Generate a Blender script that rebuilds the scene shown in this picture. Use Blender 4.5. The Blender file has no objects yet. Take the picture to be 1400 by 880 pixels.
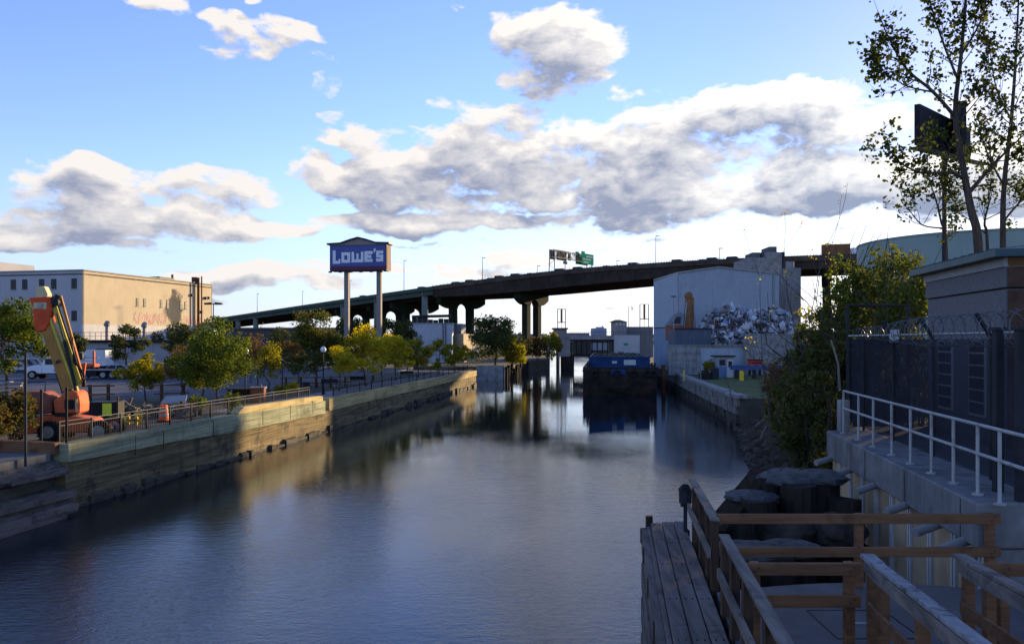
import bpy, bmesh, math, random
import numpy as np
from mathutils import Vector, Matrix

SC = bpy.context.scene
COL = SC.collection
R = math.radians
rnd = random.Random(7)

# ------------------------------------------------------------------ camera
H, F, HOR = 7.0, 1100.0, 465.0          # eye height above water, focal length and horizon row of a 1400 x 880 frame
cam_d = bpy.data.cameras.new('camera')
cam = bpy.data.objects.new('camera', cam_d)
COL.objects.link(cam)
cam.location = (0, 0, H)
cam.rotation_euler = (R(90), 0, 0)
cam_d.sensor_width = 36
cam_d.lens = 36 * F / 1400
cam_d.shift_y = (HOR - 440) / 1400
cam_d.clip_start = 0.1
cam_d.clip_end = 20000
SC.camera = cam

def at(px, py, Y):
    return Vector(((px - 700) / F * Y, Y, H + (HOR - py) / F * Y))

def az_el(px, py):
    a = math.atan((px - 700) / F)
    return a, math.atan((HOR - py) / F * math.cos(a))

# ------------------------------------------------------------------ sky, sun, exposure
SUN_AZ, SUN_EL = R(40), R(9.6)
SUN_DIR = Vector((math.sin(SUN_AZ) * math.cos(SUN_EL), math.cos(SUN_AZ) * math.cos(SUN_EL), math.sin(SUN_EL)))
SC.view_settings.view_transform = 'Standard'
SC.view_settings.look = 'None'
SC.view_settings.gamma = 1
SC.view_settings.use_curve_mapping = False
EXPO = 1.05
SC.view_settings.exposure = EXPO

sun_d = bpy.data.lights.new('sun', 'SUN')
sun_d.energy = 5.0
sun_d.angle = R(0.5)
sun_d.color = (1.0, 0.74, 0.42)
sun = bpy.data.objects.new('sun', sun_d)
COL.objects.link(sun)
sun.rotation_euler = SUN_DIR.to_track_quat('Z', 'Y').to_euler()

world = bpy.data.worlds.new('World')
SC.world = world
world.use_nodes = True
WT = world.node_tree
WT.nodes.clear()
world.cycles.sampling_method = 'MANUAL'
world.cycles.sample_map_resolution = 512

class NB:
    """small helper that chains math nodes"""
    def __init__(s, nt): s.nt = nt
    def n(s, t, **kw):
        nd = s.nt.nodes.new(t)
        for k, v in kw.items(): setattr(nd, k, v)
        return nd
    def put(s, sock, v):
        if isinstance(v, bpy.types.NodeSocket): s.nt.links.new(v, sock)
        elif v is not None: sock.default_value = v
    def m(s, op, a, b=None, c=None, clamp=False):
        nd = s.n('ShaderNodeMath', operation=op, use_clamp=clamp)
        s.put(nd.inputs[0], a); s.put(nd.inputs[1], b); s.put(nd.inputs[2], c)
        return nd.outputs[0]
    def v(s, op, a, b=None, out=0):
        nd = s.n('ShaderNodeVectorMath', operation=op)
        s.put(nd.inputs[0], a)
        if b is not None: s.put(nd.inputs[1], b)
        return nd.outputs[out]
    def ss(s, x, lo, hi, a=0.0, b=1.0):
        nd = s.n('ShaderNodeMapRange', interpolation_type='SMOOTHSTEP')
        s.put(nd.inputs[0], x); s.put(nd.inputs[1], lo); s.put(nd.inputs[2], hi); s.put(nd.inputs[3], a); s.put(nd.inputs[4], b)
        return nd.outputs[0]
    def noise(s, vec, scale, detail=6, rough=.55, out=0, dist=0.0):
        nd = s.n('ShaderNodeTexNoise')
        s.put(nd.inputs['Vector'], vec)
        nd.inputs['Scale'].default_value = scale; nd.inputs['Detail'].default_value = detail
        nd.inputs['Roughness'].default_value = rough; nd.inputs['Distortion'].default_value = dist
        return nd.outputs[out]
    def mix(s, f, a, b):
        nd = s.n('ShaderNodeMix', data_type='RGBA')
        s.put(nd.inputs[0], f)
        s.put(nd.inputs[6], a if isinstance(a, bpy.types.NodeSocket) else tuple(a) + (1,))
        s.put(nd.inputs[7], b if isinstance(b, bpy.types.NodeSocket) else tuple(b) + (1,))
        return nd.outputs[2]

# clouds: (px, py, rx, ry, amount) turned into directions on the sky dome
CLOUDS = [
    (770, 58, 95, 44, 1.0), (730, 95, 66, 40, 1.0), (705, 70, 40, 48, .9), (800, 100, 50, 30, .8), (830, 50, 34, 20, .7),
    (655, 195, 120, 50, .95), (600, 240, 120, 48, 1.0), (545, 255, 80, 36, .9), (500, 262, 60, 26, .7), (760, 220, 170, 66, 1.0), (880, 240, 160, 70, 1.05), (1010, 240, 140, 62, 1.1), (900, 155, 120, 34, .8),
    (1000, 150, 120, 36, .95), (1085, 140, 90, 36, .95), (1150, 180, 110, 44, .8), (1250, 165, 130, 60, .75), (1130, 262, 170, 36, 1.2), (1290, 250, 190, 44, 1.2), (1420, 240, 150, 60, 1.1),
    (690, 272, 150, 22, .85), (900, 288, 140, 18, .95), (790, 300, 90, 12, .8), (1000, 205, 90, 30, .9), (820, 262, 170, 26, 1.0), (640, 268, 90, 20, .9), (1060, 270, 150, 24, 1.0), (960, 175, 120, 26, .9), (200, 285, 160, 22, .95), (90, 310, 150, 18, .95),
    (150, 262, 140, 36, .9), (132, 228, 48, 26, 1.0), (300, 258, 80, 28, .95), (60, 300, 150, 30, 1.05), (230, 300, 160, 26, 1.05), (20, 318, 130, 22, 1.0), (360, 306, 100, 11, .85), (130, 333, 120, 12, .85), (40, 258, 60, 14, .7),
    (428, 230, 40, 26, .9), (478, 250, 56, 26, .9), (400, 250, 34, 12, .6),
    (215, 10, 48, 19, .85), (202, 38, 28, 11, .72), (316, 52, 42, 30, .9), (400, 48, 48, 18, .85), (352, 68, 38, 16, .8), (445, 84, 34, 13, .7), (440, 112, 30, 18, .8), (350, 4, 16, 8, .7),
    (470, 163, 36, 15, .78), (488, 188, 46, 18, .9), (530, 178, 20, 8, .6),
    (520, 304, 100, 14, .95), (630, 306, 120, 17, .95), (660, 288, 90, 11, .75), (760, 330, 60, 8, .55),
    (330, 380, 110, 17, .95), (250, 374, 60, 13, .8), (410, 386, 90, 13, .85), (580, 372, 130, 13, .85), (690, 354, 110, 11, .7), (790, 352, 90, 14, .7), (620, 335, 90, 8, .6), (300, 410, 60, 9, .6),
    (850, 400, 110, 9, .68), (830, 428, 150, 8, .62), (640, 395, 110, 9, .66), (1010, 400, 60, 8, .6), (1000, 322, 160, 9, .55), (960, 345, 120, 7, .45), (1200, 318, 120, 10, .5),
    (-180, 300, 200, 40, .9), (1640, 120, 160, 60, .9), (700, -300, 260, 90, .9), (1250, -350, 220, 90, .9)]

def cloud_group(full=True):
    g = bpy.data.node_groups.new('cloud_density', 'ShaderNodeTree')
    g.interface.new_socket('Vector', in_out='INPUT', socket_type='NodeSocketVector')
    g.interface.new_socket('D', in_out='OUTPUT', socket_type='NodeSocketFloat')
    b = NB(g)
    gi = b.n('NodeGroupInput'); go = b.n('NodeGroupOutput')
    p = gi.outputs[0]
    sc = b.v('MULTIPLY', p, (1.0, 1.9, 1.0))
    w = b.noise(sc, 9.0, 3 if full else 1, .55, out=1)
    w = b.v('SUBTRACT', w, (.5, .5, .5))
    pw = b.v('ADD', p, b.v('MULTIPLY', w, (.085, .05, 0)))
    acc = None
    for (px, py, rx, ry, amp) in CLOUDS:
        if not full and rx * ry < 2400: continue
        if ry < 18 and py > 280: amp *= 1.12
        a, e = az_el(px, py)
        a1, e1 = az_el(px + rx, py); a2, e2 = az_el(px, py - ry)
        ra, re = abs(a1 - a) * 1.62, abs(e2 - e) * 1.62
        q = b.v('MULTIPLY', b.v('SUBTRACT', pw, (a, e, 0)), (1 / ra, 1 / re, 0))
        d = b.m('MULTIPLY', b.ss(b.v('DOT_PRODUCT', q, q, out=1), 0.0, 1.0, 1.0, 0.0), amp)
        acc = d if acc is None else b.m('SMOOTH_MAX', acc, d, .15)
    scw = b.v('ADD', sc, b.v('MULTIPLY', w, (.05, .05, 0)))
    f1 = b.noise(scw, 9.0, 9 if full else 2, .61)
    x = b.m('MULTIPLY_ADD', b.m('SUBTRACT', f1, .5), 2.35, b.m('SUBTRACT', acc, .60))
    if full:
        f2 = b.noise(b.v('ADD', scw, (3.1, 1.7, 0)), 19.0, 3, .5)
        f2 = b.m('ABSOLUTE', b.m('SUBTRACT', f2, .5))      # billows: rounded lobes with sharp creases
        x = b.m('MULTIPLY_ADD', f2, 1.15, b.m('SUBTRACT', x, .08))
    x = b.m('MINIMUM', x, b.m('MULTIPLY_ADD', acc, 2.0, -.10))
    b.put(go.inputs[0], x)
    return g

wb = NB(WT)
tc = wb.n('ShaderNodeTexCoord')
dirv = wb.v('NORMALIZE', tc.outputs['Generated'])
sep = wb.n('ShaderNodeSeparateXYZ'); wb.put(sep.inputs[0], dirv)
azn = wb.m('ARCTAN2', sep.outputs[0], sep.outputs[1])
eln = wb.m('ARCSINE', sep.outputs[2])
comb = wb.n('ShaderNodeCombineXYZ'); wb.put(comb.inputs[0], azn); wb.put(comb.inputs[1], eln)
P = comb.outputs[0]
CG = cloud_group(); CGc = cloud_group(False)
def cg(vec, tree=None):
    nd = wb.n('ShaderNodeGroup'); nd.node_tree = tree or CG; wb.put(nd.inputs[0], vec); return nd.outputs[0]
D0 = cg(P)
D1 = cg(wb.v('ADD', P, (.010, .018, 0)))      # the same field a little nearer the sun and higher up
D2 = cg(wb.v('ADD', P, (.026, .042, 0)), CGc)
sky = wb.n('ShaderNodeTexSky', sky_type='NISHITA', sun_disc=False)
sky.sun_elevation = SUN_EL
sky.sun_rotation = SUN_AZ
sky.altitude = 10
sky.air_density = 1.0
sky.dust_density = 0.15
sky.ozone_density = 2.0
SKY_STRENGTH = 0.15
K = 1 / SKY_STRENGTH
cosang = wb.v('DOT_PRODUCT', dirv, tuple(SUN_DIR), out=1)
near = wb.m('POWER', wb.m('MAXIMUM', cosang, 0.0), 8.0)
near2 = wb.m('POWER', wb.m('MAXIMUM', cosang, 0.0), 34.0)
# clear sky: Nishita, deepened towards the photograph's blue and dimmer away from the sun and overhead
E = K / 2 ** EXPO                                # brings display values into the sky's own units
hs = wb.n('ShaderNodeHueSaturation'); hs.inputs['Saturation'].default_value = 1.0; hs.inputs['Value'].default_value = 1.0
wb.put(hs.inputs['Color'], sky.outputs[0])
tint = wb.n('ShaderNodeMix', data_type='RGBA', blend_type='MULTIPLY'); tint.inputs[0].default_value = 1.0
wb.put(tint.inputs[6], hs.outputs[0]); tint.inputs[7].default_value = (.86, .85, 1.25, 1)
clear = tint.outputs[2]
sc_ = wb.v('SCALE', clear); wb.put(sc_.node.inputs['Scale'], wb.m('MULTIPLY_ADD', near, -.40, 1.0)); clear = sc_
lowv = wb.ss(eln, -.02, .26, 1.0, 0.0)
near_b = wb.m('POWER', wb.m('MAXIMUM', cosang, 0.0), 5.0)
side = wb.mix(near_b, (.56 * E, .71 * E, .94 * E), (1.6 * E, 1.62 * E, 1.62 * E))
clear = wb.mix(wb.m('MULTIPLY', lowv, wb.m('MULTIPLY_ADD', near, .25, .75)), clear, side)
veil = wb.m('MULTIPLY', near2, .6, clamp=True)
clear = wb.mix(veil, clear, (1.3 * E, 1.28 * E, 1.22 * E))
alpha = wb.ss(D0, -.03, .26)
def pos(x): return wb.m('MAXIMUM', x, 0.0)
tau = wb.m('ADD', wb.m('MULTIPLY', pos(D1), .9), wb.m('ADD', wb.m('MULTIPLY', pos(D2), 1.2), wb.m('MULTIPLY', pos(D0), .3)))
lum = wb.m('POWER', 2.71828, wb.m('MULTIPLY', tau, -1.3))
rim = wb.m('MULTIPLY', wb.m('SUBTRACT', D0, D1), .8)
lum = wb.m('ADD', lum, rim, clamp=True)
lit = wb.mix(near, (.97 * E, .92 * E, .88 * E), (1.45 * E, 1.42 * E, 1.36 * E))
dark = wb.mix(near, (.33 * E, .37 * E, .51 * E), (.34 * E, .41 * E, .58 * E))
cloud = wb.mix(lum, dark, lit)
final = wb.mix(wb.m('MULTIPLY', alpha, wb.ss(eln, -.005, .03)), clear, cloud)
# the eastern half of an evening sky and its zenith are dimmer
horiz = wb.v('DOT_PRODUCT', dirv, (math.sin(SUN_AZ), math.cos(SUN_AZ), 0), out=1)
dim = wb.m('MULTIPLY', wb.ss(horiz, -1.0, .1, .95, 1.0), wb.ss(eln, .6, 1.2, 1.0, .95))
dm = wb.v('SCALE', final); wb.put(dm.node.inputs['Scale'], dim)
final = dm
bg = wb.n('ShaderNodeBackground'); bg.inputs['Strength'].default_value = SKY_STRENGTH
wb.put(bg.inputs['Color'], final)
wo = wb.n('ShaderNodeOutputWorld'); wb.put(wo.inputs['Surface'], bg.outputs[0])

# ------------------------------------------------------------------ cycles
SC.render.engine = 'CYCLES'
SC.cycles.max_bounces = 5
SC.cycles.diffuse_bounces = 2
SC.cycles.glossy_bounces = 3
SC.cycles.transparent_max_bounces = 12
SC.cycles.caustics_reflective = False
SC.cycles.caustics_refractive = False
SC.cycles.use_denoising = True

# ------------------------------------------------------------------ materials
def mat(name, col, rough=.8, var=.2, scale=2.0, metal=0.0, bump=0.0, stretch=(1, 1, 1), col2=None, spec=.12, streak=0.0, big=.35, blotch=None, blotch_amt=.5):
    m = bpy.data.materials.new(name); m.use_nodes = True
    nt = m.node_tree; nt.nodes.clear(); b = NB(nt)
    out = b.n('ShaderNodeOutputMaterial'); pr = b.n('ShaderNodeBsdfPrincipled')
    b.put(out.inputs[0], pr.outputs[0])
    pr.inputs['Roughness'].default_value = rough; pr.inputs['Metallic'].default_value = metal
    pr.inputs['Specular IOR Level'].default_value = spec
    t = b.n('ShaderNodeTexCoord')
    vec = b.v('MULTIPLY', t.outputs['Object'], stretch)
    n1 = b.noise(vec, scale, 8, .62)
    n2 = b.noise(vec, scale * .23, 4, .55)
    lo = tuple(c * (1 - var) for c in col); hi = tuple(min(1, c * (1 + var)) for c in (col2 or col))
    f = b.ss(b.m('ADD', b.m('MULTIPLY', n1, 1 - big), b.m('MULTIPLY', n2, big)), .32, .68)
    c = b.mix(f, lo, hi)
    if blotch:
        n3 = b.noise(t.outputs['Object'], scale * .6, 6, .65)
        c = b.mix(b.m('MULTIPLY', b.ss(n3, .52, .66), blotch_amt), c, blotch)
    if streak:
        n4 = b.noise(b.v('MULTIPLY', t.outputs['Object'], (1, 1, .06)), 3.5, 5, .6)
        c = b.mix(b.m('MULTIPLY', b.ss(n4, .5, .72), streak), c, tuple(x * .4 for x in col))
    b.put(pr.inputs['Base Color'], c)
    if bump:
        bp = b.n('ShaderNodeBump'); bp.inputs['Strength'].default_value = min(1, bump * 2); bp.inputs['Distance'].default_value = bump * .1
        b.put(bp.inputs['Height'], n1); b.put(pr.inputs['Normal'], bp.outputs[0])
    return m

def leaf_mat(name, c1, c2, c3=None, trans=.4):
    m = bpy.data.materials.new(name); m.use_nodes = True
    nt = m.node_tree; nt.nodes.clear(); b = NB(nt)
    out = b.n('ShaderNodeOutputMaterial')
    at_ = b.n('ShaderNodeAttribute'); at_.attribute_name = 'tint'
    fac = at_.outputs['Fac']
    c = b.mix(b.ss(fac, 0, .6), c1, c2)
    if c3: c = b.mix(b.ss(fac, .72, 1.0), c, c3)
    d = b.n('ShaderNodeBsdfPrincipled'); b.put(d.inputs['Base Color'], c)
    d.inputs['Roughness'].default_value = .75; d.inputs['Specular IOR Level'].default_value = .08
    tr = b.n('ShaderNodeBsdfTranslucent')
    hs_ = b.n('ShaderNodeHueSaturation'); hs_.inputs['Value'].default_value = 1.5; hs_.inputs['Saturation'].default_value = 1.1
    b.put(hs_.inputs['Color'], c); b.put(tr.inputs[0], hs_.outputs[0])
    mx = b.n('ShaderNodeMixShader'); mx.inputs[0].default_value = trans
    b.put(mx.inputs[1], d.outputs[0]); b.put(mx.inputs[2], tr.outputs[0]); b.put(out.inputs[0], mx.outputs[0])
    return m

def wave_mat(name, col, period, axis='X', rough=.55, metal=.2, depth=.03, var=.12, rust=0.0):
    """ribbed sheet metal"""
    m = mat(name, col, rough, var, 1.0, metal, blotch=(.16, .09, .05) if rust else None, blotch_amt=rust, streak=.25)
    nt = m.node_tree; b = NB(nt)
    pr = [n for n in nt.nodes if n.type == 'BSDF_PRINCIPLED'][0]
    t = b.n('ShaderNodeTexCoord')
    w = b.n('ShaderNodeTexWave', wave_type='BANDS', bands_direction=axis, wave_profile='SIN')
    w.inputs['Scale'].default_value = 1 / period * .314
    w.inputs['Distortion'].default_value = 0
    b.put(w.inputs['Vector'], t.outputs['Object'])
    bp = b.n('ShaderNodeBump'); bp.inputs['Strength'].default_value = .6; bp.inputs['Distance'].default_value = depth
    b.put(bp.inputs['Height'], w.outputs['Fac']); b.put(pr.inputs['Normal'], bp.outputs[0])
    return m

M = {}
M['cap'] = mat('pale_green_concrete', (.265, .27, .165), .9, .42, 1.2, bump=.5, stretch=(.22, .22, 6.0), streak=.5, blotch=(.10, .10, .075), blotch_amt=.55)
M['cap_sunlit'] = mat('sun_gold_concrete', (.42, .33, .15), .9, .38, 1.2, bump=.5, stretch=(.22, .22, 6.0), streak=.4, blotch=(.14, .12, .075), blotch_amt=.45)  # copy of the cap concrete with golden sunlight put into its colour
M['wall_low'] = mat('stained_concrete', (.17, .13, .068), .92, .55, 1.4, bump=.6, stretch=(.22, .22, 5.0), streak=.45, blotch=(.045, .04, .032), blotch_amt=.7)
M['tide'] = mat('tide_line_concrete', (.06, .054, .042), .8, .6, 2.2, bump=.6, stretch=(.5, .5, 2.0), blotch=(.02, .022, .018), blotch_amt=.7)
M['concrete'] = mat('grey_concrete', (.26, .25, .24), .88, .28, 1.6, bump=.2, streak=.7, blotch=(.12, .115, .105), blotch_amt=.5)
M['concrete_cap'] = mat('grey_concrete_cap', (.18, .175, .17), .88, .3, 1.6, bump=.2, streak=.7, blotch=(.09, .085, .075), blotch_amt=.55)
M['concrete_dark'] = mat('dark_concrete', (.12, .12, .115), .9, .3, 1.4, bump=.15, streak=.5)
M['rubble'] = mat('broken_concrete', (.10, .09, .075), .92, .55, 2.0, bump=.7)
M['mud'] = mat('dark_muddy_stone', (.065, .054, .042), .95, .55, 2.0, bump=.7)
M['soil'] = mat('dark_soil', (.06, .05, .038), .95, .45, 1.5, bump=.4)
M['land'] = mat('dry_ground', (.10, .09, .07), .95, .35, .8, bump=.2, blotch=(.06, .07, .03), blotch_amt=.5)
M['asphalt'] = mat('asphalt', (.085, .092, .105), .88, .25, .5, bump=.05, blotch=(.085, .085, .085), blotch_amt=.5)
M['grass'] = mat('mown_grass', (.085, .105, .035), .95, .4, 2.2, bump=.4, blotch=(.09, .08, .04), blotch_amt=.5)
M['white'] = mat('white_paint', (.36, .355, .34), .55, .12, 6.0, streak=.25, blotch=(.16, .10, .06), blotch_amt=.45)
M['line_white'] = mat('road_paint', (.62, .62, .60), .8, .2, 4.0)
M['wood_grey'] = mat('weathered_timber', (.145, .118, .102), .82, .40, 2.4, bump=.35, stretch=(3.0, .25, 3.0), blotch=(.028, .026, .026), blotch_amt=.6)
M['wood_brown'] = mat('brown_timber', (.185, .092, .045), .75, .30, 3.0, bump=.2, stretch=(.35, 3.0, 5.0), blotch=(.04, .02, .011), blotch_amt=.5)
M['wood_post'] = mat('post_timber', (.065, .041, .027), .8, .35, 3.0, bump=.2, stretch=(4, 4, .3))
M['wood_rail'] = mat('handrail_timber', (.175, .148, .125), .75, .42, 3.0, bump=.35, stretch=(3, .3, 3), blotch=(.04, .036, .033), blotch_amt=.6)
M['wood_worn'] = mat('peeling_handrail', (.24, .24, .245), .75, .25, 5.0, bump=.4, stretch=(2.0, .8, 2.0), blotch=(.05, .045, .042), blotch_amt=.95)
M['pile'] = mat('tarred_pile', (.034, .026, .021), .85, .5, 2.5, bump=.5, stretch=(3, 3, .3))
M['pilecap'] = mat('slate_cap', (.080, .078, .076), .7, .45, 5.0, bump=.8, blotch=(.07, .075, .08), blotch_amt=.6)
M['deckplate'] = mat('landing_concrete', (.115, .105, .10), .7, .2, 1.2, bump=.08, blotch=(.042, .043, .048), blotch_amt=.5)
M['pile_tan'] = mat('tan_sheet_pile', (.46, .33, .20), .75, .25, 1.0, metal=.1, stretch=(1, 1, .3), blotch=(.16, .08, .035), blotch_amt=.4)
M['pile_white'] = mat('white_sheet_pile_joint', (.52, .50, .47), .6, .15, 2.0)
M['pvc'] = mat('pvc_pipe', (.28, .27, .255), .45, .12, 3.0)
M['granite'] = mat('speckled_granite', (.15, .145, .148), .75, .30, 26.0, bump=.06, big=.12)
M['brick_dark'] = mat('dark_brick', (.085, .050, .034), .85, .3, 4.0, bump=.2)
M['limestone'] = mat('limestone_trim', (.32, .32, .32), .7, .1, 3.0)
M['roof_teal'] = mat('teal_metal_roof', (.045, .085, .10), .45, .15, 1.0, metal=.4)
M['glass'] = mat('window_glass', (.012, .014, .018), .3, .2, 1.0, spec=.25)
M['black'] = mat('black_paint', (.014, .014, .016), .5, .2, 3.0)
M['rubber'] = mat('rubber', (.018, .018, .018), .85, .25, 4.0)
M['steel'] = mat('galvanised_steel', (.24, .245, .25), .45, .15, 3.0, metal=.5)
M['rail_grey'] = mat('dull_rail_paint', (.115, .115, .11), .7, .2, 3.0)
M['steel_dark'] = mat('dark_steel', (.03, .033, .038), .6, .25, 3.0, metal=.3)
M['beige'] = mat('beige_stucco', (.49, .41, .275), .92, .08, .25, streak=.10, blotch=(.46, .34, .21), blotch_amt=.4)
def soot_mat():
    m = mat('soft_soot_stain', (.13, .125, .115), .95, .15, .3, spec=.02); nt = m.node_tree; b = NB(nt)
    out = [n for n in nt.nodes if n.type == 'OUTPUT_MATERIAL'][0]; pr = [n for n in nt.nodes if n.type == 'BSDF_PRINCIPLED'][0]
    t = b.n('ShaderNodeTexCoord'); g = b.v('SUBTRACT', t.outputs['Generated'], (.5, .5, .5)); d = b.v('LENGTH', g, out=1)
    nz = b.noise(t.outputs['Object'], .42, 5, .6)
    f = b.ss(b.m('ADD', d, b.m('MULTIPLY', b.m('SUBTRACT', nz, .5), .9)), .22, .52, .75, 0.0)
    tr = b.n('ShaderNodeBsdfTransparent'); mx = b.n('ShaderNodeMixShader'); b.put(mx.inputs[0], f); b.put(mx.inputs[1], tr.outputs[0]); b.put(mx.inputs[2], pr.outputs[0]); b.put(out.inputs[0], mx.outputs[0])
    return m
M['beige_patch'] = soot_mat()
M['grey_stucco'] = mat('grey_stucco', (.40, .385, .39), .92, .07, .25, streak=.12)
M['white_base'] = mat('white_wall_base', (.52, .51, .50), .9, .12, .3, streak=.2)
M['pink'] = mat('pink_spray_paint', (.60, .29, .27), .9, .15, 1.0)
M['blue_spray'] = mat('blue_spray_paint', (.20, .33, .60), .9, .2, 1.0)
M['grey_wall'] = mat('low_grey_wall', (.30, .29, .29), .92, .12, .3, streak=.3)
M['red_oxide'] = mat('red_oxide_paint', (.25, .085, .055), .7, .2, 2.0)
M['orange'] = mat('lift_orange', (.58, .13, .045), .6, .22, 2.2, streak=.4, blotch=(.24, .09, .05), blotch_amt=.5)
M['orange_deep'] = mat('lift_red_orange', (.58, .08, .025), .6, .2, 2.2, streak=.35, blotch=(.25, .06, .03), blotch_amt=.4)
M['boom_tan'] = mat('boom_tan', (.36, .18, .045), .5, .18, 1.5, streak=.3)
M['boom_yellow'] = mat('boom_yellow', (.50, .40, .06), .45, .15, 1.5, streak=.2)
M['boom_cream'] = mat('boom_cream', (.50, .44, .25), .5, .12, 2.0, streak=.2)
M['safety_orange'] = mat('safety_orange', (.75, .13, .03), .5, .1, 3.0)
M['safety_lime'] = mat('safety_lime', (.55, .70, .05), .5, .1, 3.0)
M['valve_yellow'] = mat('valve_yellow', (.62, .40, .04), .5, .15, 3.0)
M['truck_white'] = mat('truck_white', (.62, .63, .65), .35, .06, 2.0, spec=.5)
M['chrome'] = mat('chrome_trim', (.5, .5, .5), .25, .1, 3.0, metal=.9)
M['lamp_glass'] = mat('frosted_globe', (.72, .72, .70), .35, .05, 2.0, spec=.5)
M['brick_red'] = mat('red_brick', (.26, .10, .055), .9, .25, 5.0, bump=.2)
M['bark'] = mat('bark', (.085, .065, .05), .95, .4, 5.0, bump=.5, stretch=(3, 3, .5))
M['bark_light'] = mat('pale_bark', (.16, .14, .11), .95, .3, 5.0, bump=.4, stretch=(3, 3, .5))
M['twig'] = mat('twig_bark', (.10, .075, .06), .95, .3, 6.0)
M['dead_leaf'] = mat('dry_stems', (.14, .11, .075), .95, .4, 5.0)
M['sign_blue'] = mat('sign_blue', (.026, .050, .23), .4, .1, 1.0, spec=.4)
M['sign_navy'] = mat('sign_edge_navy', (.018, .022, .06), .5, .15, 1.0)
M['sign_red'] = mat('sign_red_band', (.12, .035, .05), .5, .15, 1.0)
M['sign_gable'] = mat('sign_gable_taupe', (.23, .205, .18), .8, .1, 1.0)
M['sign_side'] = mat('sign_side_brown', (.13, .060, .042), .7, .2, 1.5)
M['letter'] = mat('sign_letter_grey', (.66, .67, .70), .5, .08, 2.0)
M['post_taupe'] = mat('sign_post_taupe', (.22, .19, .17), .7, .1, 2.0)
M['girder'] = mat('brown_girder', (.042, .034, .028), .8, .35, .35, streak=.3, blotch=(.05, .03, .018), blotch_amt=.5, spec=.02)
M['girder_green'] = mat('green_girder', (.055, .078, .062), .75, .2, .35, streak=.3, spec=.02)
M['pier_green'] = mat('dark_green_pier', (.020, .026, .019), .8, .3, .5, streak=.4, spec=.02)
M['col_green'] = mat('pale_green_column', (.15, .185, .17), .8, .2, .5, streak=.3, spec=.02)
M['parapet'] = mat('highway_parapet', (.07, .055, .044), .85, .35, .5, spec=.02)
M['sign_green'] = mat('highway_sign_green', (.012, .30, .15), .95, .08, 1.0, spec=.02)
M['sign_back'] = mat('sign_back_grey', (.10, .105, .11), .95, .2, 1.0, spec=.02)
M['shed_blue'] = wave_mat('blue_grey_ribbed_metal', (.32, .36, .40), .35, 'X', .6, .1, .02, .06)
M['shed_blue_y'] = wave_mat('blue_grey_ribbed_side', (.31, .37, .43), .35, 'Y', .6, .1, .02, .06)
M['bin_blue'] = wave_mat('slate_steel_panel', (.085, .105, .14), .5, 'X', .6, .2, .03, .15, rust=.2)
M['tank'] = mat('sea_green_tank', (.26, .32, .28), .6, .08, .2, streak=.2)
M['barge'] = mat('rusted_barge_hull', (.035, .026, .022), .75, .6, .9, bump=.3, metal=.1, blotch=(.085, .036, .018), blotch_amt=.6)
M['barge_blue'] = mat('barge_blue_paint', (.012, .048, .14), .5, .22, .9, streak=.4, blotch=(.06, .045, .04), blotch_amt=.5)
M['rust'] = mat('rust', (.15, .065, .032), .9, .45, 2.0, bump=.4)
M['rust_brown'] = mat('rusty_boom_paint', (.26, .13, .06), .8, .35, 1.2, streak=.5)
M['scrap'] = mat('scrap_metal', (.36, .38, .42), .45, .25, 1.5, metal=.45)
M['blue_paint'] = mat('booth_blue', (.12, .19, .33), .6, .12, 1.5)
M['tarp_blue'] = mat('blue_tarp', (.05, .085, .20), .45, .2, 2.0, bump=.3)
M['red_paint'] = mat('red_paint', (.48, .035, .03), .5, .15, 2.0)
M['yellow_paint'] = mat('yellow_paint', (.70, .50, .02), .5, .12, 3.0)
M['stone'] = mat('bulkhead_stone', (.20, .19, .165), .92, .35, 1.6, bump=.5, stretch=(.7, .7, 2.5), streak=.4, blotch=(.09, .085, .07), blotch_amt=.5)
M['stone_pale'] = mat('abutment_stone', (.25, .235, .22), .92, .2, .6, bump=.15, streak=.3)
M['slate_far'] = mat('distant_grey', (.20, .22, .25), .9, .2, .05)
M['panel_white'] = mat('white_panel', (.48, .475, .46), .7, .08, .5, streak=.2)
M['billboard'] = mat('billboard_back', (.020, .020, .022), .8, .3, .3)
M['wire'] = mat('razor_wire', (.10, .105, .115), .45, .2, 6.0, metal=.6)

def mesh_screen_mat():
    m = mat('green_black_privacy_mesh', (.022, .028, .040), .85, .25, 1.5)
    nt = m.node_tree; b = NB(nt)
    out = [n for n in nt.nodes if n.type == 'OUTPUT_MATERIAL'][0]
    pr = [n for n in nt.nodes if n.type == 'BSDF_PRINCIPLED'][0]
    t = b.n('ShaderNodeBsdfTransparent'); mx = b.n('ShaderNodeMixShader'); mx.inputs[0].default_value = .54
    b.put(mx.inputs[1], pr.outputs[0]); b.put(mx.inputs[2], t.outputs[0]); b.put(out.inputs[0], mx.outputs[0])
    return m
M['screen'] = mesh_screen_mat()

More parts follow.
